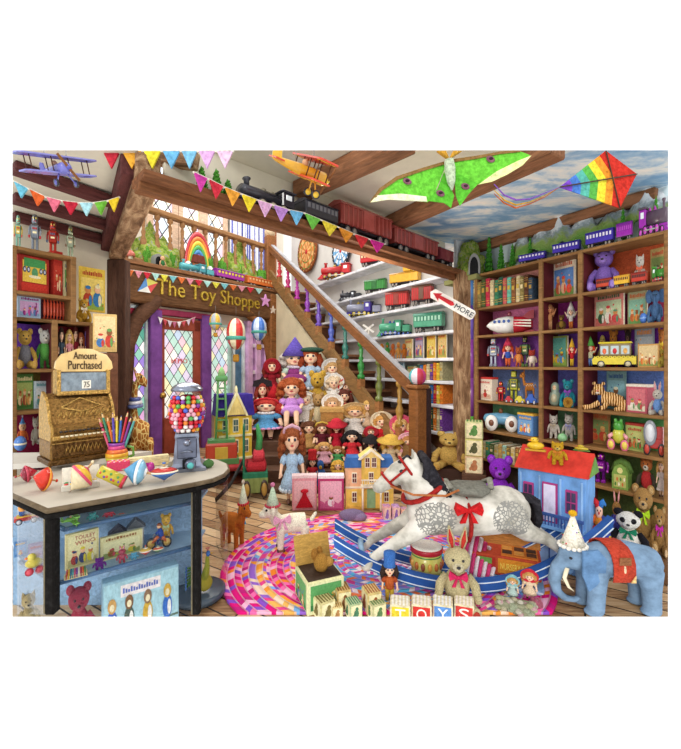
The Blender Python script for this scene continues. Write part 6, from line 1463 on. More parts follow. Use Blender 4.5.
R = root('nesting_doll', 'grey green nesting doll beside the teal bear', 'nesting doll'); MB().lathe([(.2, 0), (.32, .1), (.36, .3), (.3, .52), (.22, .6), (.25, .74), (.22, .9), (.1, .98), (.01, 1)], M('#8a9a88', 'gloss'), n=22).obj('painted_body', R); MB().sph((0, -.14, .76), (.15, .12, .15), M('#e0b890', 'skin')).obj('face', R); MB().sph((0, -.24, .32), (.2, .16, .2), M('#b8b090', 'gloss')).obj('painted_apron', R)
eyes(R, (.05, -.245, .79), .02); RS(R, 548, 562, 382, 4)
RS(plush('teddy_bear', 'teal teddy bear in the middle bay', 'teddy bear', '#2c9aac', muzzle='#58b0b8', bow='#8a4ab0'), 559, 577, 379, 4)
R = root('medallion', 'round golden toy coin leaning at the feet of the teal bear', 'medal'); MB().lathe([(.5, .04), (.5, -.04), (.44, -.06), (.4, -.03), (.01, -.03)], M('#d8a848', 'brass'), (0, 0, .5), 22, axis='y').obj('disc', R); b = MB(); b.prism([(.25*math.sin(k*PI/5)*(1 if k % 2 == 0 else .5), .5+.25*math.cos(k*PI/5)*(1 if k % 2 == 0 else .5)) for k in range(10)], -.08, -.03, M('#b07830', 'brass')); b.obj('star', R); RS(R, 563, 573, 397, 4, inset=.04)
RS(plush('plush_cat', 'left grey white china cat of the pair in the middle bay', 'cat ornament', '#c8c0b4', ear='cat', pose='stand', kind='paint', bow='#b8a890'), 546, 561, 414, 5)
RS(plush('plush_cat', 'right grey china owl faced cat of the pair in the middle bay', 'cat ornament', '#a8a49c', ear='cat', pose='stand', kind='paint', bow='#8a8ab0'), 561, 577, 413, 5)
R = root('green_apple_box', 'small pale green trinket box between the china cats', 'box'); MB().sph((0, 0, .4), (.5, .4, .4), M('#8ac08a', 'gloss')).obj('box_body', R); MB().cyl((0, 0, .75), (.05, 0, 1), .05, M('#5a8a4a')).obj('stalk', R); RS(R, 557, 568, 431, 5, inset=.04)
# right bay
RS(plush('teddy_bear', 'large lilac purple teddy bear on the top shelf of the right bay', 'teddy bear', '#8a6ac0', pad='#9a80c8', muzzle='#9a7cc8'), 586, 622, 249, 1, inset=.16)
tc = [('#c8482c', 'red wagon at the back of the toy train'), ('#e8b838', 'yellow wagon of the toy train'), ('#c03c2c', 'red coach behind the green engine of the toy train')]
for k, (c, l) in enumerate(tc):
    RS(coach(l+' before the lilac bear', c, '#8a2c24' if c != '#e8b838' else '#d8a030', '#3a2a28'), 596+17.5*k, 612.5+17.5*k, 278-3.2*k, 1, inset=.05, yaw=-.35)
o = loco('green engine pulling the little train before the lilac bear', '#4a9a3a', '#3a8030', '#c83a2c', tender=False); RS(o, 649, 667, 264, 1, inset=.05, yaw=-.35); o.scale.x *= -1
RS(plush('plush_cat', 'white plush cat with a red ball on the top shelf of the right bay', 'toy cat', '#e4dcd0', ear='cat', bow='#d86a4a'), 632, 648, 254, 1, inset=.14)
RF(picbook('brown green picture card at the right end of the top shelf', 71, ['#a89058', '#7a8a50', '#8a7a40', '#b84a34', '#d8b070', '#5a5a38'], asp=.85, thick=.05), 650, 666.5, 248, 1, .22)
RF(picbook('square storybook with a crowded pink and green cover in the right bay', 72, ['#c87a70', '#b8c8a0', '#c86a60', '#3a5a3c', '#e8e0d0', '#c84a4a', '#5a8a6a'], asp=1.0, thick=.06), 593, 625, 292, 2, .2)
RF(picbook('storybook with a fox on a green cover beside the blue elephant', 73, ['#a8a880', '#88b8a0', '#6a9a58', '#c0643a', '#d88a48', '#8a5a3a'], asp=.8, thick=.06), 627, 648, 291, 2, .2)
RS(plush('plush_elephant', 'blue plush elephant with big ears sitting at the right of the second shelf', 'toy elephant', '#5a80b0', ear='elephant', muzzle='#5a80b0'), 644, 667, 289, 2, inset=.1)
R = root('toy_ball', 'small blue ball in front of the blue plush elephant', 'ball'); MB().sph((0, 0, .5), .5, M('#4a78c8', 'gloss'), 16, 11).obj('ball_skin', R); MB().lathe([(.505, -.05), (.507, 0), (.505, .05)], M('#8ab0e0', 'gloss'), (0, 0, .5), 18).obj('band', R); RS(R, 639, 648, 313, 2, inset=.05)
RS(doll('marionette', 'white and green clown puppet at the left of the third shelf', '#d8d8b0', '#d84a2c', hat=('cone', '#58a04a'), trousers=True, trim='#6a8ac0', pose='up'), 583, 598, 336, 3)
RS(plush('teddy_bear', 'pale yellow plush duckling beside the clown puppet', 'soft toy', '#d8c068', ear='none', muzzle='#e89838'), 597, 608, 335, 3, inset=.2)
RS(plush('teddy_bear', 'orange bear puppet in a red coat above the yellow bus', 'teddy bear', '#d88a3c', coat='#c83028', arms='#c83028'), 606, 621, 329, 3, inset=.22)
R = root('toy_bus', 'yellow checked toy bus with passengers on the third shelf', 'toy bus'); YB = M('#d8c434', 'gloss'); MB().prism([(-.5, .08), (.5, .08), (.5, .3), (-.46, .3), (-.52, .2)], -.16, .16, YB).obj('lower_body', R); MB().box((.02, 0, .47), (.72, .3, .34), M('#8a7a58', 'gloss'), .03).box((.02, 0, .65), (.78, .33, .05), YB, .02).obj('cabin', R)
b = MB()
for k in range(3): b.box((-.22+.24*k, -.152, .46), (.19, .01, .22), M('#b8c8c8', 'gloss'), .01); b.sph((-.22+.24*k, -.15, .43), (.055, .03, .08), M(['#d86a4a', '#c83a3a', '#d8a058'][k], 'plain'), 8, 6)
b.obj('side_window', R); b = MB()
for k in range(20): b.box((-.48+.05*k, -.162, .27+.02*(k % 2)), (.026, .01, .02), M('#2a2a2a'), .001)
b.obj('checked_band', R)
for x in (-.3, .32): wheel(MB(), (x, -.15, .09), .09, .05, '#2a2a2e', '#c8c0a0').obj('wheel', R)
RS(R, 592, 637, 342, 3, inset=.08, yaw=-.1)
RS(plush('toy_gorilla', 'dark brown gorilla toy behind the yellow bus', 'toy gorilla', '#3a2a24', ear='bear', coat='#5a4030', muzzle='#7a5a48'), 622, 634, 327, 3, inset=.22)
RF(picbook('grey storybook with an orange cat standing at the back of the third shelf', 74, ['#8a94a0', '#a8b0b8', '#8a94a0', '#d8883c', '#d89a4a', '#5a6a7a'], asp=1.0, thick=.05, figs=1), 634, 655, 327, 3, .24)
RF(picbook('crowded orange and cream picture card in front of the grey storybook', 75, ['#c89a5a', '#d8c090', '#8aa05a', '#d8743a', '#e0b060', '#a85a34', '#e8d8a0'], asp=1.1, thick=.05, title=False, figs=4), 637, 660, 344, 3, .08)
RS(plush('teddy_bear', 'ginger teddy bear at the right end of the third shelf', 'teddy bear', '#c87a3c', pose='stand', bow='#e8c848'), 656, 667, 327, 3, inset=.2)
RS(plush('toy_owl', 'round yellow owl toy at the right edge of the third shelf', 'toy owl', '#c8b048', ear='cat', muzzle='#e8a030', eyec='#3a2a20'), 658, 667.5, 348, 3, inset=.04)
# tiger
R = root('toy_tiger', 'large orange tiger toy lying on the blue backed shelf', 'toy tiger')
def tg(b):
    w = M('#ffffff'); b.tube([(-.2, 0, .35), (.1, 0, .33), (.4, .02, .26)], [.2, .21, .16], w); b.sph((-.28, -.05, .6), (.17, .16, .17), w); b.sph((-.3, -.19, .54), (.1, .08, .08), w); b.sph((.42, -.1, .17), (.19, .14, .17), w)
    for q in (-1, 1): b.sph((-.28+q*.13, -.0, .77), (.06, .04, .06), w); b.sph((-.28+q*.15, -.03, .5), (.07, .06, .08), w)
    b.tube([(-.26, -.16, .22), (-.5, -.25, .1), (-.72, -.28, .07)], [.09, .07, .075], w); b.tube([(-.05, -.18, .2), (-.12, -.3, .1), (-.2, -.36, .07)], [.09, .07, .075], w); b.tube([(.45, -.2, .1), (.3, -.3, .07), (.18, -.32, .06)], [.09, .065, .065], w); b.tube([(.55, 0, .16), (.72, -.1, .08), (.6, -.22, .05)], [.05, .04, .035], w)
t = NT('tiger_hide'); v = t.coord(); wv = t.n('ShaderNodeTexWave', i_Vector=v, i_Scale=4.5, i_Distortion=4.0, i_Detail=2.0, wave_type='BANDS')
t.bsdf(t.ramp(wv.outputs['Fac'], [(.0, '#2a2018'), (.16, '#3a2a1c'), (.24, '#c8843a'), (.8, '#d8a050'), (1, '#ecd8b0')]), .9)
b = MB(); tg(b); link('body', fuse(b, .017, 3, t.m), R)
for q in (-1, 1): MB().sph((-.28+q*.07, -.2, .64), .024, M('#c8a020', 'gloss'), 8, 6).sph((-.28+q*.07, -.22, .64), .012, M(BLACK, 'gloss'), 6, 5).obj('eye', R)
MB().sph((-.3, -.27, .57), (.035, .02, .025), M('#c0685a', 'gloss'), 8, 6).obj('nose', R); MB().sph((-.3, -.255, .51), (.06, .02, .03), M('#f0e8d8', 'fur'), 8, 6).obj('muzzle', R)
RS(R, 582, 635, 382, 4, inset=.13, yaw=-.05)
RF(picbook('blue green storybook standing behind the tiger', 76, ['#7aa0a0', '#8ab8c0', '#5a8a7a', '#3a5a8a', '#e8e0c0', '#4a4a58'], asp=.8, thick=.05, figs=1), 606, 627, 371, 4, .25)
RF(toybox('pink box with a white triangle picture beside the tiger', 77, ['#b85a68', '#c87078', '#d8d0b8', '#e0d8c8', '#6a8a5a', '#c83a4a'], 1.0, .25, title=False), 629, 652, 384, 4, .14, depth=.12)
RS(plush('plush_rabbit', 'white rabbit toy in a blue jacket at the right of the tiger shelf', 'toy rabbit', '#e8e0d4', ear='rabbit', coat='#6a90c8', arms='#d8d0c4'), 648, 667, 381, 4, inset=.1)
RF(picbook('brown framed picture of a red creature on the green backed shelf', 78, ['#a87a48', '#7a8a50', '#8a6a3a', '#c05a34', '#b84830', '#c8a058'], asp=.78, thick=.05, figs=2), 588, 611, 412, 5, .2)
R = root('wind_up_frog', 'green toy frog rider with pink and yellow wheels on the green backed shelf', 'clockwork toy'); MB().sph((0, 0, .45), (.3, .25, .25), M('#c8c848', 'gloss')).sph((0, -.02, .75), (.24, .2, .18), M('#4a9a3a', 'gloss')).sph((-.12, -.06, .92), .08, M('#58a848', 'gloss')).sph((.12, -.06, .92), .08, M('#58a848', 'gloss')).obj('frog_body', R)
for x in (-.3, .3): wheel(MB(), (x, -.2, .18), .18, .08, '#d86a8a', '#e8d058').obj('wheel', R)
MB().tube([(-.25, -.1, .5), (-.42, -.2, .4)], .07, M('#e8a0a8', 'gloss')).tube([(.25, -.1, .5), (.42, -.2, .4)], .07, M('#e8a0a8', 'gloss')).obj('arm', R); RS(R, 607, 630, 418, 5, inset=.08)
RF(toybox('pale green game box with a red title on the green backed shelf', 79, ['#b8c070', '#c8cc80', '#8ab058', '#b84038', '#d87a48', '#5a8a48'], 1.0, .2, figs=3), 627, 648, 423, 5, .16, depth=.08)
R = root('toy_tractor', 'red toy tractor with a big grey wheel at the right of the green backed shelf', 'toy tractor'); MB().box((-.05, 0, .3), (.8, .3, .24), M('#b8302c', 'gloss'), .03).box((.2, 0, .55), (.3, .28, .3), M('#c03a34', 'gloss'), .03).obj('tractor_body', R); MB().cyl((-.25, 0, .4), (-.25, 0, .72), .04, M('#8a8a90', 'metal')).obj('exhaust', R)
wheel(MB(), (-.2, -.2, .55), .3, .1, '#8a9098', '#d8dce0', n=20).obj('wheel', R)
for x in (-.35, .3): wheel(MB(), (x, -.17, .16), .16, .08, '#2a2a30', '#c84a3a').obj('wheel', R)
RS(R, 644, 667, 420, 5, inset=.08)
# low shelf
RS(robot('toy_robot', 'magenta purple robot on the low shelf behind the blue house', '#a02cb0', '#8a2498', '#c84ac8'), 592, 610, 452, 6)
R = root('toy_barn', 'green arched toy barn with little animals painted on it on the low shelf', 'toy barn'); MB().prism([(-.45, 0), (.45, 0), (.45, .62), (.3, .88), (0, 1), (-.3, .88), (-.45, .62)], -.2, .2, M('#7a9a48', 'paint')).obj('barn_body', R); b = MB(); b.rect(-.34, .34, .08, .58, -.205, M('#b8b868', 'paper')); b.disc((0, .74), .16, .12, M('#d8d088', 'paper'), 14, -.205)
for k in range(6): b.disc((-.25+.1*k, .2+.2*(k % 2)), .05, .08, M(['#4a7a3a', '#c86a3a', '#e8e0c0'][k % 3], 'paper'), 8, -.21)
b.obj('painted_front', R); b = MB(); b.tube([(-.5, -.0, .58), (-.32, 0, .9), (0, 0, 1.03), (.32, 0, .9), (.5, 0, .58)], .05, M('#5a7a38', 'paint'), 8, flat=3.5); b.obj('roof', R); RS(R, 610, 634, 457, 6, depth=.2)
RS(plush('toy_fox', 'ginger fox toy in a dark jacket and red waistcoat on the low shelf', 'toy fox', '#b86a34', ear='cat', coat='#a82c2c', arms='#4a4438', muzzle='#e8dcc8'), 635, 658, 455, 6, inset=.1)
RS(doll('doll', 'blonde doll in a pale pinafore at the right end of the low shelf', '#c8b8b0', '#c89858', trim='#e0d8d0'), 655, 667.5, 458, 6, inset=.1)
# top of the bookcase: mountains, firs, the purple train
t = NT('model_mountain'); tc = t.n('ShaderNodeTexCoord'); s = t.n('ShaderNodeSeparateXYZ', i_Vector=tc.outputs['Object']); nz = t.noise(tc.outputs['Object'], 9, 6, .7)
hh = t.math('ADD', s.outputs[2], t.math('MULTIPLY', t.math('SUBTRACT', nz, .5), .34))
t.bsdf(t.ramp(hh, [(.0, '#a8b858'), (.1, '#6a9a48'), (.17, '#8aa058'), (.22, '#8a98a0'), (.27, '#dce4e8'), (.4, '#f8fafa')]), .9, 0, nz, .9, .05); MTN = t.m
t = NT('model_hill'); v = t.coord(); nz = t.noise(v, 12, 6, .75); t.bsdf(t.ramp(nz, [(.3, '#3f6a2a'), (.45, '#7fa03a'), (.55, '#b8c060'), (.62, '#8a94a0'), (.75, '#c8ccc8')]), .95, 0, nz, 1.0, .05); HILL = t.m
def ridge(L, dep, peaks, seed, mat):
    """a modelled landscape: height field with a flat underside"""
    r = random.Random(seed); nx, ny = 64, 10; V = []; Fs = []
    ph = [r.random()*6 for _ in range(8)]
    for j in range(ny+1):
        for i in range(nx+1):
            u_, v_ = i/nx, j/ny; x = (u_-.5)*L; h = 0
            for c, hgt, wd in peaks: h = max(h, hgt*max(0, 1-abs(u_-c)/wd))
            h *= math.sin(PI*min(1, .12+v_*.6))**1.2
            h += .03*math.sin(u_*31+ph[0]+v_*5)+.02*math.sin(u_*67+ph[1]+v_*9)+.015*math.sin(v_*23+ph[2]+u_*40)
            V.append((x, (v_-.5)*dep, max(.012, h)))
    for j in range(ny):
        for i in range(nx): a = j*(nx+1)+i; Fs.append((a, a+1, a+nx+2, a+nx+1))
    b = MB(); b.add(V, Fs, mat, True); b.box((0, 0, .004), (L, dep, .008), mat, .001); return b
def at_R(px, inset, z): d = dR(px, inset); return Vector((*ray(px, d), z))
o = ridge(1.25, .13, [(.1, .34, .12), (.24, .4, .16), (.36, .42, .14), (.48, .36, .18), (.64, .3, .2), (.8, .42, .16), (.95, .42, .12)], 4, MTN).obj('model_mountains'); tag(o, 'snowy model mountain range along the top of the right bookcase', 'model landscape')
o.location = at_R(585, .23, 2.55); o.rotation_euler = (0, 0, TH_R); o.scale = (1.35, 1, 1.35)
def fir(label, h, col='#4f9a34', group='model fir trees'):
    R = root('fir_tree', label, 'model tree', group); MB().cyl((0, 0, 0), (0, 0, .2), .05, M('#6a4a2c', 'wood')).obj('trunk', R); b = MB(); r = random.Random(len(label))
    for k in range(7):
        z = .1+.12*k; rr = .24*(1-k/7.6); prof = [(rr*.5, z+.02), (rr, z), (rr*.75, z+.05), (rr*.25, z+.17)]
        b.lathe(prof, M(col, 'leaf'), n=11)
        for q in range(8): a = q*.8+k; b.sph((rr*.85*math.cos(a), rr*.85*math.sin(a), z+.03), .055, M(col, 'leaf'), 6, 5)
    b.lathe([(.05, .9), (.003, 1.0)], M(col, 'leaf'), n=8); b.obj('foliage', R); return R
for a in ((484, 494, 234, 'tallest fir at the left end of the bookcase top'), (496, 506, 243, 'second fir from the tunnel on the bookcase top'), (508, 517, 243, 'small fir just before the blue coaches'), (526, 534, 236, 'fir behind the first blue coach'), (618, 628, 207, 'fir behind the purple engine'), (651, 661, 195, 'tall fir at the right end of the bookcase top')):
    on_right(fir(a[3], 1), a[0], a[1], a[2], 0, inset=.17)
for k, (a, b_, y, l) in enumerate(((518, 547, 253, 'last blue coach of the purple train, nearest the firs'), (552, 581, 242, 'middle blue coach of the purple train'), (585, 615, 230, 'blue coach coupled behind the purple tender'))):
    on_right(coach(l, '#4a3ab0', '#3a2c98', '#e8e4f0'), a, b_, y, 0, inset=.07, yaw=-.33)
on_right(coach('purple tender behind the purple engine on the bookcase top', '#9a2ca8', '#7a2490', '#b84ac0', name='toy_tender'), 616, 633, 222, 0, inset=.07, yaw=-.33)
o = loco('purple engine with a black boiler leading the train on the bookcase top', '#5a4a58', '#9a2ca8', '#c84ac0', tender=False); on_right(o, 633, 667, 202, 0, inset=.07, yaw=-.33); o.scale.x *= -1
# tunnel hill at the corner
def tunnel_hill(label, seed, mouth=(0, .3), mat=None, peaks=((0, .75),)):
    R = root('tunnel_hill', label, 'model landscape'); b = MB(); r = random.Random(seed)
    b.sph((0, 0, .0), (.5, .3, .6), mat or HILL, 18, 12)
    for k in range(26): a = r.random()*6.28; e_ = r.random()*1.3; b.sph((.46*math.cos(a)*math.cos(e_), .27*math.sin(a)*math.cos(e_), .56*math.sin(e_)), (.1+.08*r.random(), .08, .08+.1*r.random()), mat or HILL, 8, 6)
    for cx_, hh_ in peaks: b.lathe([(.24, .2), (.17, hh_*.6), (.06, hh_*.9), (.005, hh_)], mat or HILL, (cx_, .05, 0), 9)
    b.v = [(x, y, max(0, z)) for x, y, z in b.v]; b.obj('hill', R)
    b = MB(); mx_, mw = mouth; pts = [(mx_+mw*.5*math.cos(PI*k/10), .16+mw*.62*math.sin(PI*k/10)) for k in range(11)]; pts = [(mx_+mw*.5, 0)]+pts+[(mx_-mw*.5, 0)]
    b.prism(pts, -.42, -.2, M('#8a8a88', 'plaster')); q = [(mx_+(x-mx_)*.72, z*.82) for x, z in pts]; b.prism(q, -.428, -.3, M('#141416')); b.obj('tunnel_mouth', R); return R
on_right(tunnel_hill('pale green tunnel hill at the corner where the ledge meets the bookcase', 3, (.22, .36)), 452, 487, 239, 0, inset=.05)
b = MB(); b.box((0, 0, 0), (.5, .3, .06), M('#8a8a58', 'plaster')); o = b.obj('trim_40'); o.location = at_R(468, .1, 2.52); o.rotation_euler = (0, 0, TH_R); struct(o)
# picture blocks, yellow bear and purple bear before the bookcase
for k, (y, z, c) in enumerate(((473, .0, '#d8b890'), (455, .16, '#c8c078'), (438, .32, '#c8c890'))):
    o = block(['bottom picture block of the stack with a child\'s head on it', 'middle picture block of the stack with a wheeled cart on it', 'top picture block of the stack with a green plant on it'][k], [c, ['#b87a50', '#5a5a3a', '#5a8a48'][k], '#e8dcb0'], group='picture blocks stacked beside the purple bear', name='picture_block')
    fit(o, 465, 483, 474-16*k, 4.45, .31+.19*k, depth=.2); o.scale.z = .19
b = MB(); b.box((0, 0, .5), (1, 1, 1), M('#5a4030', 'wood'), .03); o = b.obj('low_stool'); tag(o, 'low dark wooden stool under the stack of picture blocks', 'stool'); fit(o, 462, 486, 489, 4.46, 0, depth=.24); o.scale.z = .31
on_floor(plush('teddy_bear', 'bright purple teddy bear sitting behind the rocking horse', 'teddy bear', '#8a2cc0', pad='#a04ad0', muzzle='#a04cd0'), 481, 519, 455, 512)
R = plush('teddy_bear', 'honey coloured teddy bear sitting on the bottom stair beside the newel', 'teddy bear', '#c8a458', pad='#b89048', muzzle='#d8b868'); fit(R, 431, 468, 431, 4.78, .28)
b = MB(); b.box((0, 0, .5), (1, 1, 1), M('#3f2a22', 'wood'), .02); o = b.obj('stair_block'); tag(o, 'dark wooden step block under the honey coloured bear', 'step'); fit(o, 424, 470, 467, 4.86, 0, depth=.34); o.scale.z = .279
# toys on the blue house roof
def rz(o, x0, x1, y0, dz, d, label=None): return fit(o, x0, x1, y0, d, dz)
for a in ((525, 546, 437, 'yellow duck on a toy boat on the left of the red roof', '#e0b828'), (573, 590, 445, 'yellow and green duck at the right end of the red roof', '#c8b030')):
    R = root('toy_duck', a[3], 'toy duck'); MB().sph((0, 0, .35), (.42, .28, .26), M(a[4], 'gloss')).sph((-.05, 0, .72), .2, M(a[4], 'gloss')).obj('duck_body', R); MB().sph((-.27, 0, .68), (.12, .1, .05), M('#d8702c', 'gloss'), 8, 6).obj('beak', R); MB().box((0, 0, .06), (1, .5, .12), M('#c89a28' if a[0] < 550 else '#6a9a4a', 'gloss'), .04).obj('base', R)
    eyes(R, (.09, -.17, .78), .03); rz(R, a[0], a[1], a[2], .85, 3.03)
rz(plush('plush_giraffe', 'standing yellow giraffe toy in front of the red roof ridge', 'toy giraffe', '#d8a828', ear='cat', pose='stand', muzzle='#e8c868', bow='#c87a2c'), 547, 568, 441, .77, 2.93)

# ------------------------------------------------------------------ alcove shelves
AS = lambda o, x0, x1, y0, lev, inset=-.17, **k: on_alcove(o, x0, x1, y0, lev, inset, **k)
o = loco('red express engine on the top alcove shelf', '#b01c20', '#c02428', '#c89a48', tender=False); AS(o, 322, 358, 262, 0, yaw=-.35)
AS(coach('red express coach behind the red engine on the top alcove shelf', '#c02428', '#981c20', '#e8d0a0'), 360, 388, 251, 0, yaw=-.45)
o = loco('black tender engine on the second alcove shelf', '#2a2a30', '#3a3a42', '#8a8a90'); AS(o, 338, 362, 290, 1, yaw=-.4)
AS(coach('green goods van behind the black engine on the second alcove shelf', '#3a8a3a', '#2c6a30', '#c8d8b8', 'box'), 364, 387, 279, 1, yaw=-.45)
AS(coach('yellow caboose at the end of the second alcove shelf', '#d8a02c', '#a87a20', '#5a3a20', 'caboose'), 389, 421, 266, 1, yaw=-.45)
o = loco('silver nosed purple engine on the third alcove shelf', '#8a8ca0', '#4a3a98', '#c8b048'); AS(o, 343, 383, 299, 2, yaw=-.4)
AS(coach('red goods wagon on the third alcove shelf', '#c02c2c', '#8a3a30', '#d8a080', 'box'), 385, 410, 291, 2, yaw=-.45); AS(coach('second red wagon nearest the column on the third alcove shelf', '#b82a2c', '#6a4a3a', '#d8a080', 'box'), 411, 434, 284, 2, yaw=-.45)
o = loco('green streamlined engine with blue wheels on the fourth alcove shelf', '#4a9a78', '#5aa888', '#4a6ab8'); AS(o, 376, 412, 318, 3, yaw=-.4)
AS(coach('green coach with blue wheels on the fourth alcove shelf', '#5aa888', '#3a8068', '#a8d8c0'), 413, 445, 312, 3, yaw=-.45)
R = root('railway_crossing_sign', 'white crossed railway sign beside the green engine', 'toy sign'); MB().cyl((0, 0, 0), (0, 0, .8), .04, M('#e8e0d4', 'paint')).lathe([(.16, 0), (.1, .08)], M('#b8703a', 'gloss')).obj('post', R); b = MB(); b.box((0, -.05, .7), (.8, .03, .12), M('#f0ece4', 'paint'), .004, (0, .75, 0)); b.box((0, -.06, .7), (.8, .03, .12), M('#f0ece4', 'paint'), .004, (0, -.75, 0)); b.obj('crossed_board', R); AS(R, 362, 375, 324, 3)
for k in range(6):
    c = ['#e8a83a', '#d88a3c', '#4a9a4a', '#d8783c', '#e0a050', '#c8742c'][k]; R = plush('duck_toy', ['pale orange toy chick at the left of the fifth alcove shelf', 'second orange toy chick on the fifth alcove shelf', 'green toy frog among the orange chicks of the alcove', 'fourth orange toy chick beside the green frog', 'apricot toy chick on the fifth alcove shelf', 'dark orange toy chick next to the alcove cards'][k], 'toy chick', c, ear='none', muzzle='#e86a2c', pose='stand'); AS(R, 373+5.5*k, 380+5.5*k, 342+1.5*(k % 2), 4)
PA = [['#c8b070', '#d8c890', '#8a9a58', '#b84a3a', '#5a6a98', '#d8a038'], ['#8a88a8', '#b8a8c0', '#8a9a70', '#c84a5a', '#5a4a90', '#e8c050'], ['#d8b040', '#e8cc68', '#b8983a', '#c8743a', '#8a9a3a', '#e8e0b0'], ['#d8b860', '#e0c080', '#a8a050', '#c85a38', '#d88a48', '#7a9a58']]
for k, (a, b_, y) in enumerate(((404, 414, 339), (414, 425, 336), (426, 437, 334), (437, 448, 333))):
    stand(picbook(['picture card with a dark figure on the fifth alcove shelf', 'mauve picture card with a headed banner on the fifth alcove shelf', 'golden picture card on the fifth alcove shelf', 'orange floral picture card next to the timber column'][k], 80+k, PA[k], asp=.7, thick=.06), a, b_, y, 4, on_alcove, -.15)
AC = ['#2c6ab0', '#d8b83a', '#6a3a8a', '#a8a078', '#b82c38', '#d8782c', '#3a7a5a', '#c8b890', '#3a9a8a', '#2c5a48']
books(418, 448, (365, 361), ZA[5], [AC[i] for i in (7, 9, 0, 5, 7, 2, 5, 1, 3)], 'upper book shelf of the alcove', 'books on the upper alcove book shelf', dA, math.atan2(-1, .625), -.13)
stand(picbook('pale blue folding card with small shapes on the upper alcove book shelf', 86, ['#a8c8d8', '#c8dce4', '#a0c0d0', '#3a6a8a', '#5a8aa0', '#e8e8e0'], asp=.9, thick=.05), 393, 406, 362, 5, on_alcove, -.15); stand(picbook('green and cream card beside the pale blue one in the alcove', 87, ['#8a9a68', '#b8b888', '#7a8a50', '#c8643a', '#d8b048', '#4a5a38'], asp=.9, thick=.05), 406, 417, 366, 5, on_alcove, -.15)
books(422, 448, (385, 382), ZA[6], [AC[i] for i in (6, 8, 5, 7, 0, 4, 1, 5)], 'middle book shelf of the alcove', 'books on the middle alcove book shelf', dA, math.atan2(-1, .625), -.13)
books(425, 448, (408, 406), ZA[7], [AC[i] for i in (9, 6, 3, 9, 5, 3, 2)], 'lowest book shelf of the alcove', 'books on the lowest alcove book shelf', dA, math.atan2(-1, .625), -.13)
# dartboards on the back wall
def dartboard(label, px, py, rpx, c1, c2, c3, c4):
    d = dA(px, -.06); R = root('dartboard', label, 'dartboard'); r = rpx/F*d*1.12; b = MB()
    MB().lathe([(1.0, .1), (1.02, -.05), (.84, -.08), (.84, .1)], M(c1, 'paint'), n=40, axis='y').obj('outer_ring', R); b = MB()
    for ring, (r0, r1) in enumerate(((.12, .5), (.5, .56), (.56, .8), (.8, .86))):
        for k in range(20):
            a0, a1 = 2*PI*(k-.5)/20, 2*PI*(k+.5)/20; c = ((c2, c3) if ring in (0, 2) else (c4, c1))[k % 2]
            b.add([(q*math.cos(a), -.085, q*math.sin(a)) for q, a in ((r0, a0), (r1, a0), (r1, a1), (r0, a1))], [(0, 1, 2, 3)], M(c, 'paint'))
    for k in range(20): b.disc((.93*math.cos(2*PI*k/20), .93*math.sin(2*PI*k/20)), .04, .04, M(c3, 'paint'), 6, -.09)
    b.obj('scoring_segment', R); MB().lathe([(.12, -.08), (.12, -.1), (.06, -.1), (.05, -.12), (.005, -.12)], M('#b82c2c', 'paint'), n=14, axis='y').obj('bullseye', R)
    R.scale = (r, r*.5, r); R.location = P(px, py, d); R.rotation_euler = (0, 0, math.atan2(-1, .625))
dartboard('large orange and green dartboard on the back wall', 307, 252, 18, '#8a4a24', '#c8783a', '#e0b070', '#6a9a48'); dartboard('smaller blue and white dartboard with a black rim', 341, 251, 15, '#2a2c34', '#7ab0d8', '#e8ecf0', '#4a88c0')
# arrow sign on the column
R = root('arrow_sign', 'white arrow sign lettered More fixed to the timber column', 'sign'); b = MB(); b.prism([(-.48, .0), (-.42, .1), (.44, .1), (.48, .06), (.48, -.06), (.44, -.1), (-.42, -.1)], -.015, .015, M('#ece8e0', 'paint')); b.obj('board', R)
b = MB(); b.prism([(-.42, .0), (-.26, .085), (-.28, .03), (.0, .045), (.05, .0), (.0, -.045), (-.28, -.03), (-.26, -.085)], -.03, -.015, M('#c02c34', 'paint')); b.obj('red_arrow', R); b = MB(); b.text('MORE', .38, (.26, -.016, 0), M('#2a3440'), .01); b.obj('lettering', R)
R.location = P(452, 304, 4.5); R.scale = (.58, .6, .56); R.rotation_euler = (0, math.radians(32), -.27)
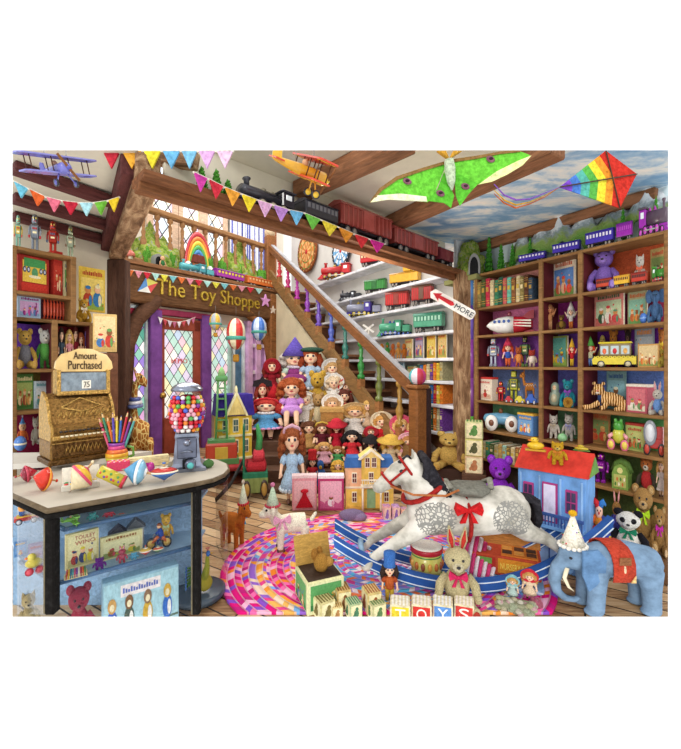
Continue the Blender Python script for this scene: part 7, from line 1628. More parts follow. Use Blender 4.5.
# ------------------------------------------------------------------ floor, foreground
def quad_toy(name, label, cat, col, kind='fur', neck=.0, ears='flop', face=None, wheels=False, bowc=None, hatc=None):
    R = root(name, label, cat)
    def f(b):
        w = M('#ffffff'); b.tube([(-.26, 0, .55), (0, 0, .56), (.28, 0, .56)], [.18, .2, .19], w, 12); b.tube([(-.28, 0, .6), (-.4, 0, .78+neck)], [.14, .11], w, 10); b.sph((-.45, 0, .85+neck), (.16, .13, .14), w); b.sph((-.58, 0, .78+neck), (.11, .085, .08), w); b.cap((.42, 0, .6), (.5, 0, .72), .05, .035, w)
        for q in (-1, 1):
            for x in (-.24, .26): b.tube([(x, q*.11, .5), (x, q*.12, .3), (x-.01, q*.12, .1)], [.1, .068, .07], w)
            if ears == 'flop': b.sph((-.4, q*.15, .88+neck), (.05, .045, .11), w, rot=(q*.3, 0, 0))
    link('body', body_mesh('quad%s%s' % (neck, ears), f, .018, M(col, kind)), R)
    for q in (-1, 1):
        MB().sph((-.53, q*.1, .89+neck), .025, M(BLACK, 'gloss'), 8, 6).obj('eye', R)
        if wheels:
            for x in (-.24, .26): wheel(MB(), (x, q*.13, .08), .08, .05, '#3a3a48', '#8a6a4a').obj('wheel', R)
    if face: MB().sph((-.63, 0, .79+neck), (.05, .06, .05), M(face, kind), 8, 6).obj('muzzle', R)
    if bowc: bw = bow_mb(bowc, 0, 0, .16); bw.v = [(x-.22, y-.19, z+.7) for x, y, z in bw.v]; bw.obj('bow', R)
    if hatc: party_hat(R, -.4, 0, .95+neck, .14, .42, *hatc)
    return R
on_floor(quad_toy('toy_dog', 'ginger toy dog with a party hat and blue bow beside the counter end', 'toy dog', '#c87028', bowc='#5ab0d8', hatc=('#e0e8c8', '#c82c3c', '#e8d8c0')), 213, 252, 478, 546, yaw=2.5)
on_floor(quad_toy('toy_lamb', 'white woolly lamb on wheels with a party hat and pink bow', 'toy lamb', '#f0e8d0', 'cloth', wheels=True, bowc='#e8a8c4', hatc=('#d0e8c8', '#c84a5a', '#e88ab0'), face='#c8c0a0'), 262, 322, 481, 550, yaw=.12)
# jack-in-the-box with a mouse
R = root('pop_up_box', 'picture sided pop-up box with an open lid and a brown mouse inside on the rug', 'toy box'); MB().box((0, 0, .3), (1, .8, .6), M('#d8d4a0', 'paper'), .02).box((0, 0, .602), (.9, .7, .01), M('#3a2a20'), .001).obj('box_body', R)
b = MB(); art(b, .94, .54, -.4, 91, ['#d8d8a8', '#5a9a5a', '#3a7a48', '#d87a3a', '#e8d8a0', '#c8a050'], False, z=.03, figs=2); b.M = Matrix.Rotation(-PI/2, 4, 'Z'); art(b, .74, .54, -.5, 92, ['#d8d8a8', '#6aa868', '#4a8a50', '#5a80a8', '#e8d8a0', '#c86a3a'], False, z=.03, figs=2); b.M = None; b.obj('side_picture', R)
b = MB(); b.box((.0, .42, .86), (1.0, .04, .56), M('#b89048', 'wood'), .01, (-.35, 0, 0)); b.obj('lid', R)
MB().sph((.06, 0, .74), (.2, .17, .18), M('#b8863a', 'fur')).sph((.24, -.06, .76), (.14, .1, .09), M('#c89448', 'fur')).sph((-.1, .05, .9), (.1, .05, .12), M('#a87430', 'fur')).sph((.06, .1, .92), (.09, .05, .1), M('#a87430', 'fur')).sph((.37, -.08, .77), .03, M(BLACK, 'gloss')).obj('mouse_puppet', R)
on_floor(R, 296, 342, 543, 601, yaw=.35, depth=.3)
BG = 'wooden alphabet blocks on the rug'
for a in ((333, 351, 586, 608, '#c8a868', 'brown picture block beside the pop-up box', '#8a5a34', .3), (362, 381, 588, 611, '#c8b070', 'block with a brown portrait behind the small blocks', '#9a5a34', .4), (313, 335, 597, 616.5, '#c8bc84', 'block with a spiral picture at the front edge of the rug', '#7a6a3a', .5), (345, 362, 600, 616.5, '#a8b88a', 'block with a green picture at the front edge of the rug', '#4a7a58', .4), (366, 386, 600, 616.5, '#b8b484', 'green grey block at the left of the lettered blocks', '#5a7a4a', .5), (330, 343, 604, 616.5, '#d8c48a', 'small cream block between two front blocks', '#a87a48', .2)):
    o = block(a[5], [a[4], a[6], '#e4d8a8'], group=BG); on_floor(o, a[0], a[1], a[2], a[3], yaw=a[7])
for k, (l, c, w, m_) in enumerate((('T', '#e0c434', '#f4f0e0', 'yellow'), ('O', '#c8342c', '#f4e8dc', 'red'), ('Y', '#5a8ac8', '#f0f0ec', 'blue'), ('S', '#c83a34', '#f4e8dc', 'red'))):
    x = 390+21.3*k; o = block('%s block lettered %s in the front row' % (m_, l), ['#e0d4b0', w, c], l, 'letter_block', 'letter blocks in the front row'); on_floor(o, x, x+20.4, 600, 616.8); o.scale.y = o.scale.x
# nutcracker soldier
on_floor(doll('toy_soldier', 'wooden toy soldier in an orange tunic and blue helmet standing on the rug', '#b85a2c', '#3a2a24', hat=('tall', '#3a6ab0'), trousers=True, trim='#c8a83a', sleeve='#a84a28', shoe='#3a5a98'), 379, 400, 551, 603, yaw=.1)
# drum
R = root('toy_drum', 'red and yellow tin drum with a white skin standing under the horse', 'drum'); MB().lathe([(.46, .1), (.46, .8)], M('#c8c060', 'gloss'), n=30).obj('shell', R); MB().lathe([(.48, 0), (.5, .02), (.5, .12), (.47, .14)], M('#a81c28', 'gloss'), n=30).obj('hoop', R); MB().lathe([(.48, .78), (.5, .8), (.5, .9), (.48, .93)], M('#b02430', 'gloss'), n=30).obj('hoop', R); MB().lathe([(.47, .92), (.46, .945), (.3, .95), (.005, .95)], M('#f0ece2', 'paper'), n=30).obj('drum_skin', R); b = MB()
for z in (.2, .72): b.lathe([(.464, z-.02), (.464, z+.02)], M('#5a9a48', 'gloss'), n=30)
for k in range(14): a = 2*PI*k/14; b.sph((.46*math.cos(a), .46*math.sin(a), .46), (.07, .07, .12), M(['#b86a34', '#8a4a2c', '#d8a048'][k % 3], 'gloss'), 8, 6)
b.obj('painted_frieze', R); fit(R, 409, 444, 545, 2.8, .018, depth=.22)
# rabbit with red ears
on_floor(plush('plush_rabbit', 'cream plush rabbit with red lined ears and crimson bow sitting before the horse', 'toy rabbit', '#cdbf92', ear='rabbit', inner='#b83428', bow='#c02454', pad='#a83a2c', muzzle='#d8cca8'), 432, 482, 526, 606, yaw=.1, depth=.24)
# nursery books box with quilt
R = root('book_box', 'red and orange box lettered Nursery Books open under the horse', 'box'); MB().box((0, 0, .2), (1.2, .6, .4), M('#b8482c', 'paper'), .015).obj('box_body', R); b = MB(); b.rect(-.1, .58, .06, .36, -.303, M('#d88a2c', 'paper')); b.text('NURSERY BOOKS', .6, (.24, -.304, .21), M('#f0d860', 'paper'), .006, h=.13); b.rect(-.58, -.14, .06, .36, -.303, M('#a82c24', 'paper')); b.rect(-.45, -.2, .22, .34, -.306, M('#6a9a48', 'paper')); b.obj('front_picture', R)
b = MB(); b.box((.25, .0, .41), (.6, .5, .03), M('#c8742c', 'paper')); 
for i in range(3):
    for j in range(2): b.box((.05+.2*i, -.1+.2*j, .425), (.16, .16, .02), M(['#4a3428', '#d8984a', '#5a3a2a'][(i+j) % 3], 'paper'))
b.obj('inner_tray', R); b = MB(); b.prism([(-.6, .0), (.62, .0), (.62, .03), (-.6, .03)], 0, .62, M('#b87a3c', 'wood')); m = Matrix.Translation((0, .3, .38)) @ Matrix.Rotation(.9, 4, 'X'); b.v = [tuple(m @ Vector(p)) for p in b.v]; b.obj('raised_lid', R)
fit(R, 468, 540, 528, 2.84, .05, depth=.34)
R = root('striped_cloth', 'pink and white striped cloth spilling over the left of the book box', 'cloth'); b = MB()
for k in range(9): b.tube([(-.5+.1*k, -.1, .04), (-.42+.1*k, .05, .3-.02*k), (-.3+.1*k, .3, .62-.05*k)], .06, M('#d8407a' if k % 2 else '#f0e4ec', 'cloth'), 8, flat=.4)
b.obj('cloth_fold', R); fit(R, 456, 500, 528, 2.78, .02, depth=.2)
R = root('flat_box', 'pale blue flat game box lying under the red book box', 'box'); MB().box((0, 0, .5), (1, .5, 1), M('#8ab0d8', 'paper'), .05).obj('carton', R); MB().rect(-.48, .48, .3, .7, -.252, M('#c8dcec', 'paper')).obj('printed_band', R); fit(R, 462, 541, 570, 2.82, .018, depth=.36); R.scale.z = .03
# bisque angels on a flowered basket
R = root('flower_basket', 'basket heaped with pale flowers at the bottom by the elephant', 'flower basket'); MB().box((0, 0, .28), (1, .5, .5), M('#8a8a70', 'wood'), .05).obj('basket_body', R); r3 = random.Random(5)
for k in range(46): MB().sph((-.5+r3.random(), -.28+.3*r3.random(), .15+.5*r3.random()), .1, M(['#e8e0cc', '#d8d0b0', '#c8c898', '#e0b8b8', '#b8c0a0'][k % 5], 'fur'), 8, 6).obj('flower', R)
fit(R, 494, 538, 597, 2.43, 0, depth=.1)
for a in ((505, 520, 575, 'bisque angel doll in a pale blue cap sitting on the flower basket', '#b8d0c8', '#8ac0c8', 2.52), (520, 539, 569, 'bisque boy doll with a red cap sitting on the flower basket', '#e0c8a8', '#c82c3c', 2.52)):
    fit(doll('bisque_doll', a[3], a[4], '#c89858', hat=('bonnet', a[5]), pose='stand'), a[0], a[1], a[2], a[6], .03, depth=.07)
R = root('pink_flower', 'pink silk flower lying beside the flower basket', 'flower')
for k in range(7): MB().sph((.3*math.cos(k*.9), .2*math.sin(k*.9), .4+.1*(k % 2)), (.24, .2, .28), M('#d87a90', 'fur'), 9, 7).obj('petal', R)
MB().sph((0, -.1, .6), .16, M('#e8b8c0', 'fur'), 8, 6).obj('flower_centre', R); fit(R, 530, 543, 598, 2.46, 0)
# pink blocks and rag ball near the mansion
for a in ((382, 391, 505, '#e0a0a0', 'left pink block', .0), (391, 400, 505, '#d8a8c0', 'middle mauve block', .0), (400, 409, 508, '#e8b090', 'right peach block', .0)):
    o = block(a[4]+' in the little pile between the mansion and the horse', [a[3], '#8a6ab0', '#e8c8b0'], group='pastel blocks by the mansion'); on_floor(o, a[0], a[1], a[2], 520, yaw=.2)
R = root('toy_ball', 'patchwork rag ball on the floor behind the horse', 'ball'); b = MB()
V, Fs = _sph(14, 10)
for f in Fs: b.add([tuple(Vector(V[i])*.5+Vector((0, 0, .5))) for i in f], [tuple(range(len(f)))], M(['#b8743a', '#8a4a58', '#c8a048', '#6a5a8a'][int(sum(V[i][0] for i in f)*1.3+sum(V[i][2] for i in f)*.8+9) % 4], 'cloth'), True)
b.obj('patchwork_skin', R); on_floor(R, 405, 419, 503, 519)
# bears behind the elephant, on a low plinth
b = MB(); b.box((0, 0, .5), (1, 1, 1), M('#6a4a30', 'wood'), .02); o = b.obj('low_bench'); tag(o, 'low brown wooden bench in front of the bookcase carrying the bears', 'bench'); pc_ = Vector(ray(634, 2.98)); o.location = (pc_.x, pc_.y, 0); o.scale = (.5, .34, .14); o.rotation_euler = (0, 0, -.72)
fit(plush('teddy_bear', 'largest tan teddy bear with a lime green bow behind the elephant', 'teddy bear', '#a8804a', bow='#a8d028', muzzle='#c8a470', pad='#c0a070'), 626, 660, 484, 3.0, .14)
fit(plush('teddy_bear', 'small tan teddy bear with a magenta bow at the right edge', 'teddy bear', '#a87e48', bow='#b82c98', muzzle='#c8a470', pad='#d0b088'), 650, 669, 506, 2.88, .14)
fit(plush('panda', 'panda plush with a dark green bow behind the elephant', 'toy panda', '#eeeae0', bow='#1f7a58', patch='#1c1a20', arms='#1e1c24', inner='#1c1a20', coat='#e4ded4'), 606, 650, 509, 2.84, .16, depth=.2)
R = root('jack_in_the_box', 'jester jack-in-the-box in a blue and yellow star box beside the blue house', 'jack-in-the-box'); MB().box((0, 0, .25), (.8, .6, .5), M('#3a4aa8', 'paint'), .02).obj('box_body', R); b = MB(); b.prism([(.2*math.sin(k*PI/5)*(1 if k % 2 == 0 else .45), .26+.2*math.cos(k*PI/5)*(1 if k % 2 == 0 else .45)) for k in range(10)], -.33, -.3, M('#e0c034', 'paint'))
for x in (-.37, .37): b.box((x, -.31, .25), (.07, .02, .48), M('#e0c034', 'paint'))
b.obj('painted_star', R); b = MB(); b.lathe([(.3, .48), (.42, .52), (.3, .56), (.14, .6)], M('#c83a34', 'cloth')); b.lathe([(.12, .54), (.17, .64), (.12, .74)], M('#d8842c', 'cloth')); b.tube([(-.1, 0, .7), (-.4, -.05, .66), (-.55, -.08, .72)], [.09, .08, .05], M('#d86a2c', 'cloth')); b.tube([(.1, 0, .7), (.38, -.05, .64), (.5, -.08, .74)], [.09, .08, .05], M('#4a5ab0', 'cloth')); b.obj('costume', R)
MB().sph((0, -.02, .84), (.13, .12, .13), M('#e8b8a0', 'skin')).obj('head', R); MB().tube([(-.02, 0, .92), (-.16, 0, 1.02), (-.24, 0, .94)], [.1, .06, .02], M('#c82c34', 'cloth')).tube([(.02, 0, .92), (.16, 0, 1.02), (.24, 0, .96)], [.1, .06, .02], M('#3a7ac0', 'cloth')).obj('jester_cap', R); MB().sph((0, -.15, .83), .03, M('#c82c34', 'gloss')).obj('nose', R); eyes(R, (.05, -.13, .87), .02)
fit(R, 583, 615, 498, 2.9, 0, depth=.18); fit(R, 583, 615, 498, 2.9, .1, depth=.18)
fit(plush('plush_rabbit', 'brown rabbit toy in a blue coat behind the panda', 'toy rabbit', '#a87a44', ear='rabbit', pose='stand', coat='#4a48a0', arms='#4a48a0', muzzle='#c8a070'), 609, 624, 489, 3.12, .14)

# ------------------------------------------------------------------ gallery ledge, bunting and everything that hangs
def led(o, x0, x1, y0, y=.05, z=ZS1+.06, **k):
    px = (x0+x1)/2; return fit(o, x0, x1, y0, dD(px, y), z, flat=TD, **k)
led(tunnel_hill('green model mountain with a tunnel at the left of the gallery ledge', 8, (-.12, .16), HILL, ((-.1, .9), (.15, .7))), 127, 186, 222, .3, depth=.5)
led(tunnel_hill('blue grey model mountain with a tunnel at the right of the gallery ledge', 9, (.3, .16), HILL, ((.05, .95), (-.2, .6))), 211, 266, 238, .3, depth=.5)
R = root('toy_rainbow', 'toy rainbow standing between two clouds on the gallery ledge', 'toy rainbow')
for k, c in enumerate(('#c8404a', '#e8843a', '#e8d048', '#5ab05a', '#4a90c8', '#7a5ab0')):
    rr = .5-.06*k; MB().tube([(rr*math.cos(PI*q/20), 0, .1+rr*math.sin(PI*q/20)) for q in range(21)], .034, M(c, 'gloss'), 8).obj('colour_arc', R)
for x in (-.42, .42): MB().sph((x, -.04, .1), (.14, .1, .1), M('#f4f2ec', 'fur')).sph((x+.12, -.04, .08), (.1, .09, .08), M('#f4f2ec', 'fur')).sph((x-.12, -.04, .07), (.1, .09, .07), M('#f4f2ec', 'fur')).obj('cloud', R)
led(R, 182, 215, 232, .12, depth=.14)
for a in ((128, 155, 262, 'green goods wagon at the left of the sign ledge', '#5aa83a', '#3f8030', '#e8e070', 'box'), (215, 243, 271, 'purple and yellow coach on the sign ledge', '#a83aa8', '#8a2c90', '#e8d040', 'coach'), (246, 272, 278, 'orange coach at the right end of the sign ledge', '#e07a3a', '#c86030', '#f0c080', 'coach')):
    led(coach(a[3], a[4], a[5], a[6], a[7]), a[0], a[1], a[2], -.05, depth=.16)
led(loco('turquoise engine on the sign ledge below the rainbow', '#58b0b8', '#4a9aa8', '#3a6a78'), 178, 213, 262, -.05, depth=.16)
led(plush('toy_figure', 'tiny guard figure in green beside the tunnel on the ledge', 'toy figure', '#e0b088', ear='none', pose='stand', coat='#3a7a4a', kind='cloth'), 159, 166, 256, -.02)
R = root('toy_cottage', 'little brick station house behind the turquoise engine', 'toy house'); MB().box((0, 0, .3), (.9, .5, .6), M('#a8603a', 'paint')).obj('walls', R); MB().prism([(-.55, .58), (.55, .58), (.4, .9), (-.4, .9)], -.32, .32, M('#7a3a2c', 'paint')).obj('roof', R); led(R, 190, 203, 256, .12)
R = root('toy_mushroom', 'red topped toy mushroom house at the left end of the ledge', 'toy house'); MB().lathe([(.2, 0), (.16, .4), (.18, .55)], M('#e8dcc8', 'paint')).obj('stalk', R); MB().lathe([(.4, .5), (.36, .75), (.18, .95), (.01, 1)], M('#c86a5a', 'gloss')).obj('cap', R); led(R, 126, 135, 250, .0)
r4 = random.Random(17)
for k, (x, y, w) in enumerate(((146, 246, 9), (171, 252, 8), (208, 254, 9), (222, 260, 8), (238, 262, 7), (262, 268, 8))):
    o = ridge(.1, .1, [(.5, 1, .6)], k, HILL)
    R = root('model_bush', ['round bush left of the guard on the ledge', 'round bush left of the rainbow', 'round bush right of the rainbow', 'round bush behind the purple coach', 'round bush before the right mountain', 'round bush at the right end of the ledge'][k], 'model bush', 'model bushes on the gallery ledge')
    b = MB()
    for q in range(10): b.sph((.3*math.cos(q*2.4), .2*math.sin(q*2.4), .3+.35*r4.random()), .25, M('#5a9a34', 'leaf'), 8, 6)
    b.obj('foliage', R); MB().cyl((0, 0, 0), (0, 0, .3), .08, M('#6a4a2c')).obj('stem', R); led(R, x-w/2, x+w/2, y, .18)
def bunting(label, pts, dfun, cols, h, w=None, sag=0):
    """cord with triangular flags; pts are the ends of the flags along the cord"""
    R = root('bunting', label, 'bunting'); P3 = [P(x, y, dfun(x)) for x, y in pts]; R.location = P3[0]
    L3 = [p-P3[0] for p in P3]; MB().tube(L3, .006, M('#e8e0d0', 'cloth'), 6).obj('cord', R)
    for k in range(len(pts)-1):
        a, b_ = L3[k].lerp(L3[k+1], .06), L3[k].lerp(L3[k+1], .94); m = (a+b_)/2-Vector((0, 0, h)); n = (b_-a).cross(Vector((0, 0, 1))).normalized()*.006
        q = MB(); V = [a+n, b_+n, m+n, a-n, b_-n, m-n]; q.add(V, [(0, 1, 2), (5, 4, 3), (0, 3, 4, 1), (1, 4, 5, 2), (2, 5, 3, 0)], M(cols[k % len(cols)], 'cloth')); q.obj('pennant', R)
    return R
bunting('row of large pennants hanging at the top left below the ceiling edge', [(102, 151.5), (121, 151.5), (143, 151.5), (162, 151.5), (181, 151.5), (198, 151.5), (216, 151.5), (234, 151.5)], lambda x: 2.42, ['#c83040', '#e8a83a', '#e8d838', '#6ab0d8', '#7ab8d8', '#d8a8d8', '#e8c0dc'], .105)
bunting('long string of pennants along the ledge beam under the black train', [(193, 172), (208, 179), (224, 187), (241, 194), (257, 200), (273, 205), (289, 210), (304, 213), (321, 220), (338, 227), (354, 234), (369, 239), (385, 244)], lambda x: LG(x)-.1, ['#c8409c', '#c83040', '#e8a03a', '#e8d030', '#e0b0d8', '#b888d0', '#6ab0d8', '#6ab848', '#e8d040', '#d88a30', '#c83038', '#c82c8c'], .1)
bunting('string of pennants across the sloping ceiling at the left', [(13.5, 181), (29, 189), (46, 197), (62, 201), (79, 203), (94, 203), (108, 201), (120, 197)], lambda x: 2.62, ['#6ab8d0', '#d8602c', '#d86a80', '#b82438', '#a8d8e0', '#6ab03a', '#e0c02c'], .085)
bunting('string of tiny pennants along the top edge of the shop sign', [(117+8.6*k, 268+1.25*k) for k in range(18)], lambda x: dD(x)-.32, ['#7ac0c8', '#d8703a', '#d88a98', '#c83040', '#a8d8d0', '#d8d048'], .11)
bunting('string of mini pennants over the door glass', [(158+4.7*k, 317+5*math.sin(PI*k/8)) for k in range(9)], lambda x: dD(x)-.2, ['#e8e0e8', '#c8505a', '#d8c8d8', '#c06a8a'], .1)
# aeroplanes
def hang(o, x0, x1, y0, y1, d, yaw, roll=0, pitch=0, wires=(), zc_=None, depth=1.0):
    lo, hi = bbox(o); W = (x1-x0)/F*d; s = W/(hi[0]-lo[0])/max(.5, abs(math.cos(yaw))); o.scale = (s, s*depth, s); o.rotation_euler = (roll, pitch, yaw)
    o.location = P((x0+x1)/2, (y0+y1)/2, d); return o
def wire(label, a, b, r=.0022):
    o = MB().cyl(a, b, r, M('#8a8a88', 'metal'), n=5).obj('hanging_wire'); return tag(o, label, 'wire')
hang(biplane('lavender blue toy biplane hanging at the top left', '#7a7ac8', '#8c8cd4', '#5a5ab0'), 33, 80, 148, 192, 2.2, -.5, .3, .12)
hang(biplane('red and yellow toy biplane hanging below the ceiling beam', '#e0a830', '#d8482c', '#ecc63a'), 276, 332, 150, 192, 2.5, .55, .5, .15)
for a in ((44, 158, 2.2), (66, 160, 2.2)): wire('thin wire holding up the lavender biplane, %s one' % ('left' if a[0] < 50 else 'right'), P(*a), Vector((P(*a).x, 2.2, EYE+.5375*2.2)))
for a in ((296, 160, 2.5), (314, 162, 2.5)): wire('thin wire holding up the red and yellow biplane, %s one' % ('left' if a[0] < 300 else 'right'), P(*a), Vector((P(*a).x, 2.5, EYE+.5375*2.5)))
# moth kite
def sheet(R, nm, pts, mat, dz=0.0, th=.01):
    """a stretched panel from photo outline points at its own distance, gently bowed"""
    c = R.location; V = [Vector(P(x, y, d))-c+Vector((0, -dz, 0)) for x, y, d in pts]; n = len(V); W_ = [v+Vector((0, th, .002)) for v in V]
    b = MB(); b.add(V+W_, [tuple(range(n)), tuple(reversed(range(n, 2*n)))]+[(i, (i+1) % n, (i+1) % n+n, i+n) for i in range(n)], mat); return b.obj(nm, R)
def kroot(name, label, cat, px, py, d):
    R = root(name, label, cat); R.location = P(px, py, d); return R
R = kroot('moth_kite', 'huge green moth shaped kite hanging under the ceiling', 'kite', 448, 185, 2.6); GK = M('#6cc83c', 'cloth')
dk_ = lambda x: 2.62-abs(x-448)*.0016
q3 = lambda pts: [(x, y, dk_(x)) for x, y in pts]
sheet(R, 'left_wing', q3([(447, 163), (420, 171), (396, 179), (380, 190), (370, 202), (388, 199), (408, 200), (428, 202), (436, 190)]), GK); sheet(R, 'right_wing', q3([(450, 162), (475, 158), (500, 153), (520, 151.2), (530, 155), (524, 164), (508, 173), (492, 181), (478, 184), (460, 180)]), GK)
sheet(R, 'tail_wing', q3([(444, 172), (438, 188), (428, 201), (444, 203), (451, 208), (454, 196)]), M('#5cb834', 'cloth'), .004); sheet(R, 'tail_wing', q3([(454, 172), (478, 184), (468, 195), (460, 206), (456, 196)]), M('#5cb834', 'cloth'), .004)
sheet(R, 'white_border', q3([(370, 203), (376, 196), (400, 194), (426, 197), (427, 202), (408, 201), (388, 200)]), M('#eef4c8', 'cloth'), .008); sheet(R, 'white_border', q3([(478, 185), (496, 172), (516, 162), (531, 156), (522, 166), (507, 175), (492, 182)]), M('#eef4a8', 'cloth'), .008)
sheet(R, 'wing_edge', q3([(447, 161), (420, 169), (396, 177), (379, 189), (369, 203), (372, 203), (382, 191), (398, 180), (421, 172), (447, 164)]), M('#8a6a3c', 'cloth'), .008); sheet(R, 'wing_edge', q3([(450, 160), (475, 156.5), (500, 152), (520, 150.4), (520, 152.4), (500, 154.5), (475, 159.5), (450, 163)]), M('#8a6a3c', 'cloth'), .008)
for x, y in ((407, 182), (440, 194), (465, 187), (490, 160)): c_ = P(x, y, dk_(x))-R.location; MB().sph(c_+Vector((0, -.01, 0)), (.03, .01, .02), M('#8a5a6a', 'cloth'), 10, 7, (0, .4, 0)).sph(c_+Vector((0, -.016, 0)), (.016, .01, .01), M('#3a2430', 'cloth'), 8, 6).obj('eye_spot', R)
c0 = P(449, 160, 2.58)-R.location; c1 = P(452, 190, 2.58)-R.location; MB().tube([c0, c0.lerp(c1, .3), c0.lerp(c1, .7), c1], [.03, .036, .028, .006], M('#c8d8b8', 'fur'), 10).obj('moth_body', R)
for q in (-1, 1): MB().tube([c0, c0+Vector((q*.03, 0, .04)), c0+Vector((q*.08, 0, .055))], [.008, .03, .006], M('#d8a03a', 'fur'), 8, flat=.5).obj('antenna', R)
R = kroot('rainbow_kite', 'diamond kite in rainbow bands with trailing ribbons at the top right', 'kite', 590, 180, 2.4); A0 = (560, 187)
cols = ['#7a4ac0', '#4a7ac8', '#58b0a0', '#5ab04a', '#e8d83a', '#e8922c', '#c83024']; top = [(560, 187), (606, 150.6), (637, 174), (620, 208)]
def edge(t): return (560+(606-560)*t, 187+(150.6-187)*t), (560+(620-560)*t, 187+(208-187)*t)
ts = [.0, .2, .34, .48, .61, .74, .86, 1.0]
for k in range(7):
    (a, b_), (c, e_) = edge(ts[k]), edge(ts[k+1]); m1 = (637-560)*ts[k]*.82; m2 = (637-560)*ts[k+1]*(.82 if k < 6 else 1)
    def mid(m): return (560+m, 187-13*m/77)
    pts = ([a] if k == 0 else [a, mid(m1), b_])+[e_, mid(m2), c]
    sheet(R, 'colour_band', [(x, y, 2.4+(x-590)*.002) for x, y in pts], M(cols[k], 'cloth'))
for p in (((560, 187), (637, 174)), ((606, 150.6), (620, 208))): a, b_ = [Vector(P(*q, 2.39+(q[0]-590)*.002))-R.location for q in p]; MB().cyl(a, b_, .004, M('#4a3a2c', 'wood'), n=6).obj('spar', R)
for k, (c, dy) in enumerate((('#8a5ac0', 0), ('#d8a83a', 5), ('#c86a3a', 8))):
    pts = [(560, 187), (545, 193+dy*.5), (530, 199+dy*.6), (516, 200+dy), (504, 195+dy), (494, 184+dy*1.2)]
    MB().tube([Vector(P(x, y, 2.36+.02*k))-R.location for x, y in pts], [.004, .008, .01, .011, .009, .004], M(c, 'cloth'), 6, flat=.3).obj('ribbon', R)
# hot-air balloons under the sign
def balloon(label, c1, c2, x0, x1, y0, y1, d):
    R = root('toy_balloon', label, 'toy hot-air balloon'); V, Fs = _sph(16, 10); b = MB()
    for f in Fs:
        a = math.atan2(sum(V[i][1] for i in f), sum(V[i][0] for i in f)); b.add([(V[i][0]*.34, V[i][1]*.34, .66+V[i][2]*.34*(1 if V[i][2] > 0 else 1.12)) for i in f], [tuple(range(len(f)))], M((c1, c2)[int((a+PI)/(2*PI)*8) % 2], 'gloss'), True)
    b.obj('envelope', R); MB().box((0, 0, .09), (.22, .2, .17), M('#b8862c', 'wood'), .03).obj('basket', R); b = MB()
    for sx_ in (-1, 1):
        for sy_ in (-1, 1): b.cyl((sx_*.09, sy_*.08, .16), (sx_*.2, sy_*.16, .42), .008, M('#6a5a4a'))
    b.lathe([(.335, .5), (.35, .54), (.335, .58)], M('#58a898', 'cloth'), n=20); b.obj('rope', R)
    z = EYE+(HY-y1)/F*d; fit(R, x0, x1, y0, d, z); wire('fine thread from which the %s hangs' % label.split(' hanging')[0], P((x0+x1)/2, y0+.5, d), Vector((P((x0+x1)/2, y0, d).x, d, 2.48)))
balloon('small yellow and grey balloon hanging left of the row by the door', '#d8b048', '#a8b0b8', 209, 222, 313, 337, 6.6); balloon('large red and cream balloon hanging in the middle of the row', '#c83a34', '#f0e8c8', 226, 246, 318, 362, 6.7); balloon('blue and white balloon hanging at the right of the row', '#4a78c8', '#c8d8f0', 251, 267, 317, 350, 7.2)
# black train on the ledge
def ledge(o, x0, x1, y0, off=.06):
    px = (x0+x1)/2; d = LG(px); p = lg_pt(d, off); lo, hi = bbox(o); a, b_ = lg_pt(LG(x0), off), lg_pt(LG(x1), off); L_ = (b_-a).length; s = L_/(hi[0]-lo[0]); by = HY+(EYE-2.62)*F/d
    H = (by-y0)/F*d; o.scale = (s, .19/(hi[1]-lo[1]), H/(hi[2]-lo[2])); m = (a+b_)/2; o.location = (m.x, m.y, 2.62-lo[2]*H/(hi[2]-lo[2])); o.rotation_euler = (0, 0, math.atan2(1, 1.048)); return o
ledge(loco('big black steam engine on the ledge beam below the ceiling', '#3c3c44', '#2c2c34', '#b0a890', tender=False), 247, 303, 184)
ledge(coach('black tender behind the big engine on the ledge beam', '#2c2c34', '#3c3c46', '#6a6a70', name='toy_tender'), 304, 337, 202)
ledge(coach('first oxide red boxcar on the ledge beam', '#8a3a34', '#a8504a', '#c88a80', 'box'), 339, 391, 208); ledge(coach('second oxide red boxcar on the ledge beam', '#8a3a34', '#a8504a', '#c88a80', 'box'), 393, 437, 232); ledge(coach('last dark red wagon going into the corner tunnel', '#7a343c', '#8a4448', '#a86a68', 'box'), 439, 452, 248)
for x0, x1, y0, l in ((204, 212, 160, 'left fir of three on the ledge beam'), (219, 227, 163, 'tall middle fir of three on the ledge beam'), (231, 238, 174, 'small right fir of three on the ledge beam')): ledge(fir(l, 1, group='model fir trees on the ledge'), x0, x1, y0, .1)
a, b_ = lg_pt(2.5, .02, 2.624), lg_pt(4.7, .02, 2.624); R = root('model_railway_track', 'model railway track laid along the ledge beam', 'railway track'); R.location = a
b = MB()
for o_ in (.0, .09): n = Vector((-.69, .724, 0))*o_; b.cyl(n, b_-a+n, .005, M('#8a8a8c', 'metal'), n=6)
b.obj('rail', R); b = MB()
for k in range(60): c = (b_-a)*(k/59); b.box(tuple(c+Vector((-.69, .724, 0))*.045+Vector((0, 0, -.003))), (.14, .02, .004), M('#5a4030', 'wood'), .0005, (0, 0, math.atan2(.724, -.69)))
b.obj('sleeper', R)
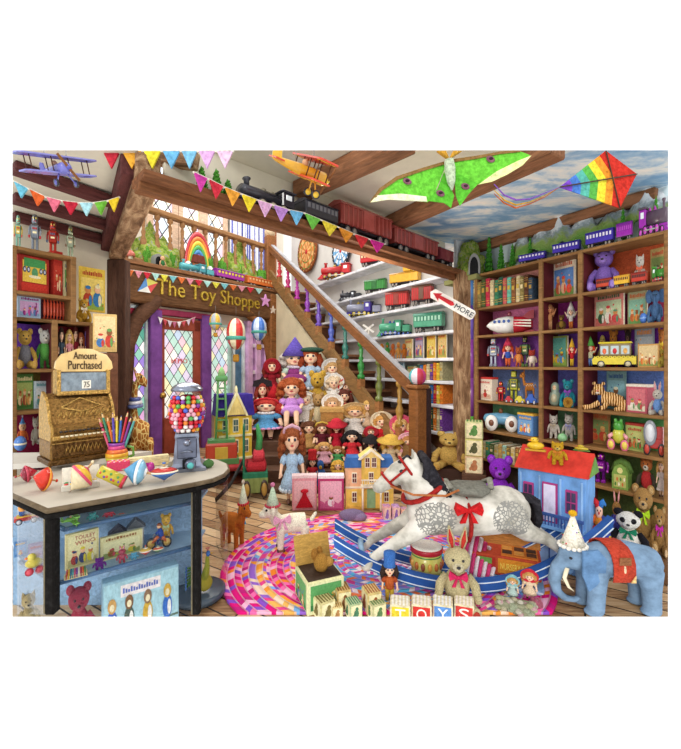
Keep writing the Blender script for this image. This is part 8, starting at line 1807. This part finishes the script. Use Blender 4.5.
# ------------------------------------------------------------------ section: the place is built as an open-fronted room, cut clean where the photo ends
import bmesh
def section():
    bpy.context.view_layer.update()
    for o in [q for q in COL.objects if q.type == 'MESH']:
        Mw = o.matrix_world.copy(); cuts = []; gone = False
        ws_ = [Mw @ v.co for v in o.data.vertices]
        for n in SECT:
            s = [n.dot(w-EYEP) for w in ws_]
            lo, hi = min(s), max(s)
            if hi <= 0: gone = True; break
            if lo < -1e-4: cuts.append(n)
        if gone: bpy.data.objects.remove(o); continue
        if not cuts: continue
        if o.data.users > 1: o.data = o.data.copy()
        bm = bmesh.new(); bm.from_mesh(o.data); Mi = Mw.inverted(); co_ = Mi @ EYEP
        for n in cuts:
            nl = (Mw.to_3x3().transposed() @ n).normalized()
            r = bmesh.ops.bisect_plane(bm, geom=bm.verts[:]+bm.edges[:]+bm.faces[:], plane_co=co_, plane_no=nl, clear_inner=True, dist=1e-6)
            ed = [e for e in r['geom_cut'] if isinstance(e, bmesh.types.BMEdge)]
            if ed: bmesh.ops.holes_fill(bm, edges=ed, sides=0)
        if len(bm.faces) == 0: bm.free(); bpy.data.objects.remove(o); continue
        bm.to_mesh(o.data); bm.free(); o.data.update()
    for o in [q for q in COL.objects if q.type == 'EMPTY' and q.get('label') and not any(c.type == 'MESH' for c in q.children_recursive)]:
        bpy.data.objects.remove(o)
EYEP = Vector((0, 0, EYE))
SECT = [Vector((0, (HY-150.3)/F, -1)), Vector((0, (616.7-HY)/F, 1)), Vector((1, (CX-12.5)/F, 0)), Vector((-1, (668.2-CX)/F, 0))]
bpy.data.scenes.remove(TS)
section()
# ------------------------------------------------------------------ camera, light
cam = bpy.data.cameras.new('camera'); co = bpy.data.objects.new('camera', cam); COL.objects.link(co); SC.camera = co
cam.sensor_fit = 'HORIZONTAL'; cam.sensor_width = 36; cam.lens = F/681*36
cam.shift_x = .5/681; cam.shift_y = -9.5/681; cam.clip_start = .05
co.location = (0, 0, EYE); co.rotation_euler = (PI/2, 0, 0)
W = bpy.data.worlds.new('world'); SC.world = W; W.use_nodes = True
W.node_tree.nodes['Background'].inputs[0].default_value = (1, 1, 1, 1); W.node_tree.nodes['Background'].inputs[1].default_value = 1.0
def lamp(typ, name, loc, energy, col=(1, 1, 1), rot=None, **k):
    l = bpy.data.lights.new(name, typ); l.energy = energy; l.color = col
    for a, v in k.items(): setattr(l, a, v)
    o = bpy.data.objects.new(name, l); COL.objects.link(o); o.location = loc
    if rot: o.rotation_euler = rot
    return o
lamp('SUN', 'daylight', (0, -2, 5), 0.9, (1, .96, .9), (math.radians(66), 0, math.radians(-22)), angle=math.radians(12))
lamp('AREA', 'stairwell_fill', (-1.2, 7.2, 6.8), 110, (1, .97, .92), (0, 0, 0), size=3.0)  # added area light to brighten the stairwell; no skylight exists there
lamp('POINT', 'shop_fill', (.2, 4.0, 2.2), 30, (1, .93, .82), shadow_soft_size=.25)  # added fill for the middle of the shop, without any fixture
lamp('POINT', 'door_fill', (-1.5, 5.2, 2.2), 24, (1, .93, .82), shadow_soft_size=.25)  # added fill that lifts the deep end by the door, no fixture
lamp('POINT', 'counter_lamp', (-1.15, 2.75, 1.75), 9, (1, .94, .84), shadow_soft_size=.2)  # added fill to brighten the dark left ceiling, not a real lamp
lamp('POINT', 'alcove_fill', (.45, 5.0, 2.9), 7, (1, .96, .9), shadow_soft_size=.15)  # added fill light near the alcove shelves, no lamp hangs here
SC.view_settings.view_transform = 'Standard'; SC.view_settings.look = 'None'; SC.view_settings.gamma = 1
SC.view_settings.use_curve_mapping = False; SC.view_settings.exposure = 0.25
SC.cycles.use_denoising = True; SC.cycles.max_bounces = 8; SC.cycles.transparent_max_bounces = 24
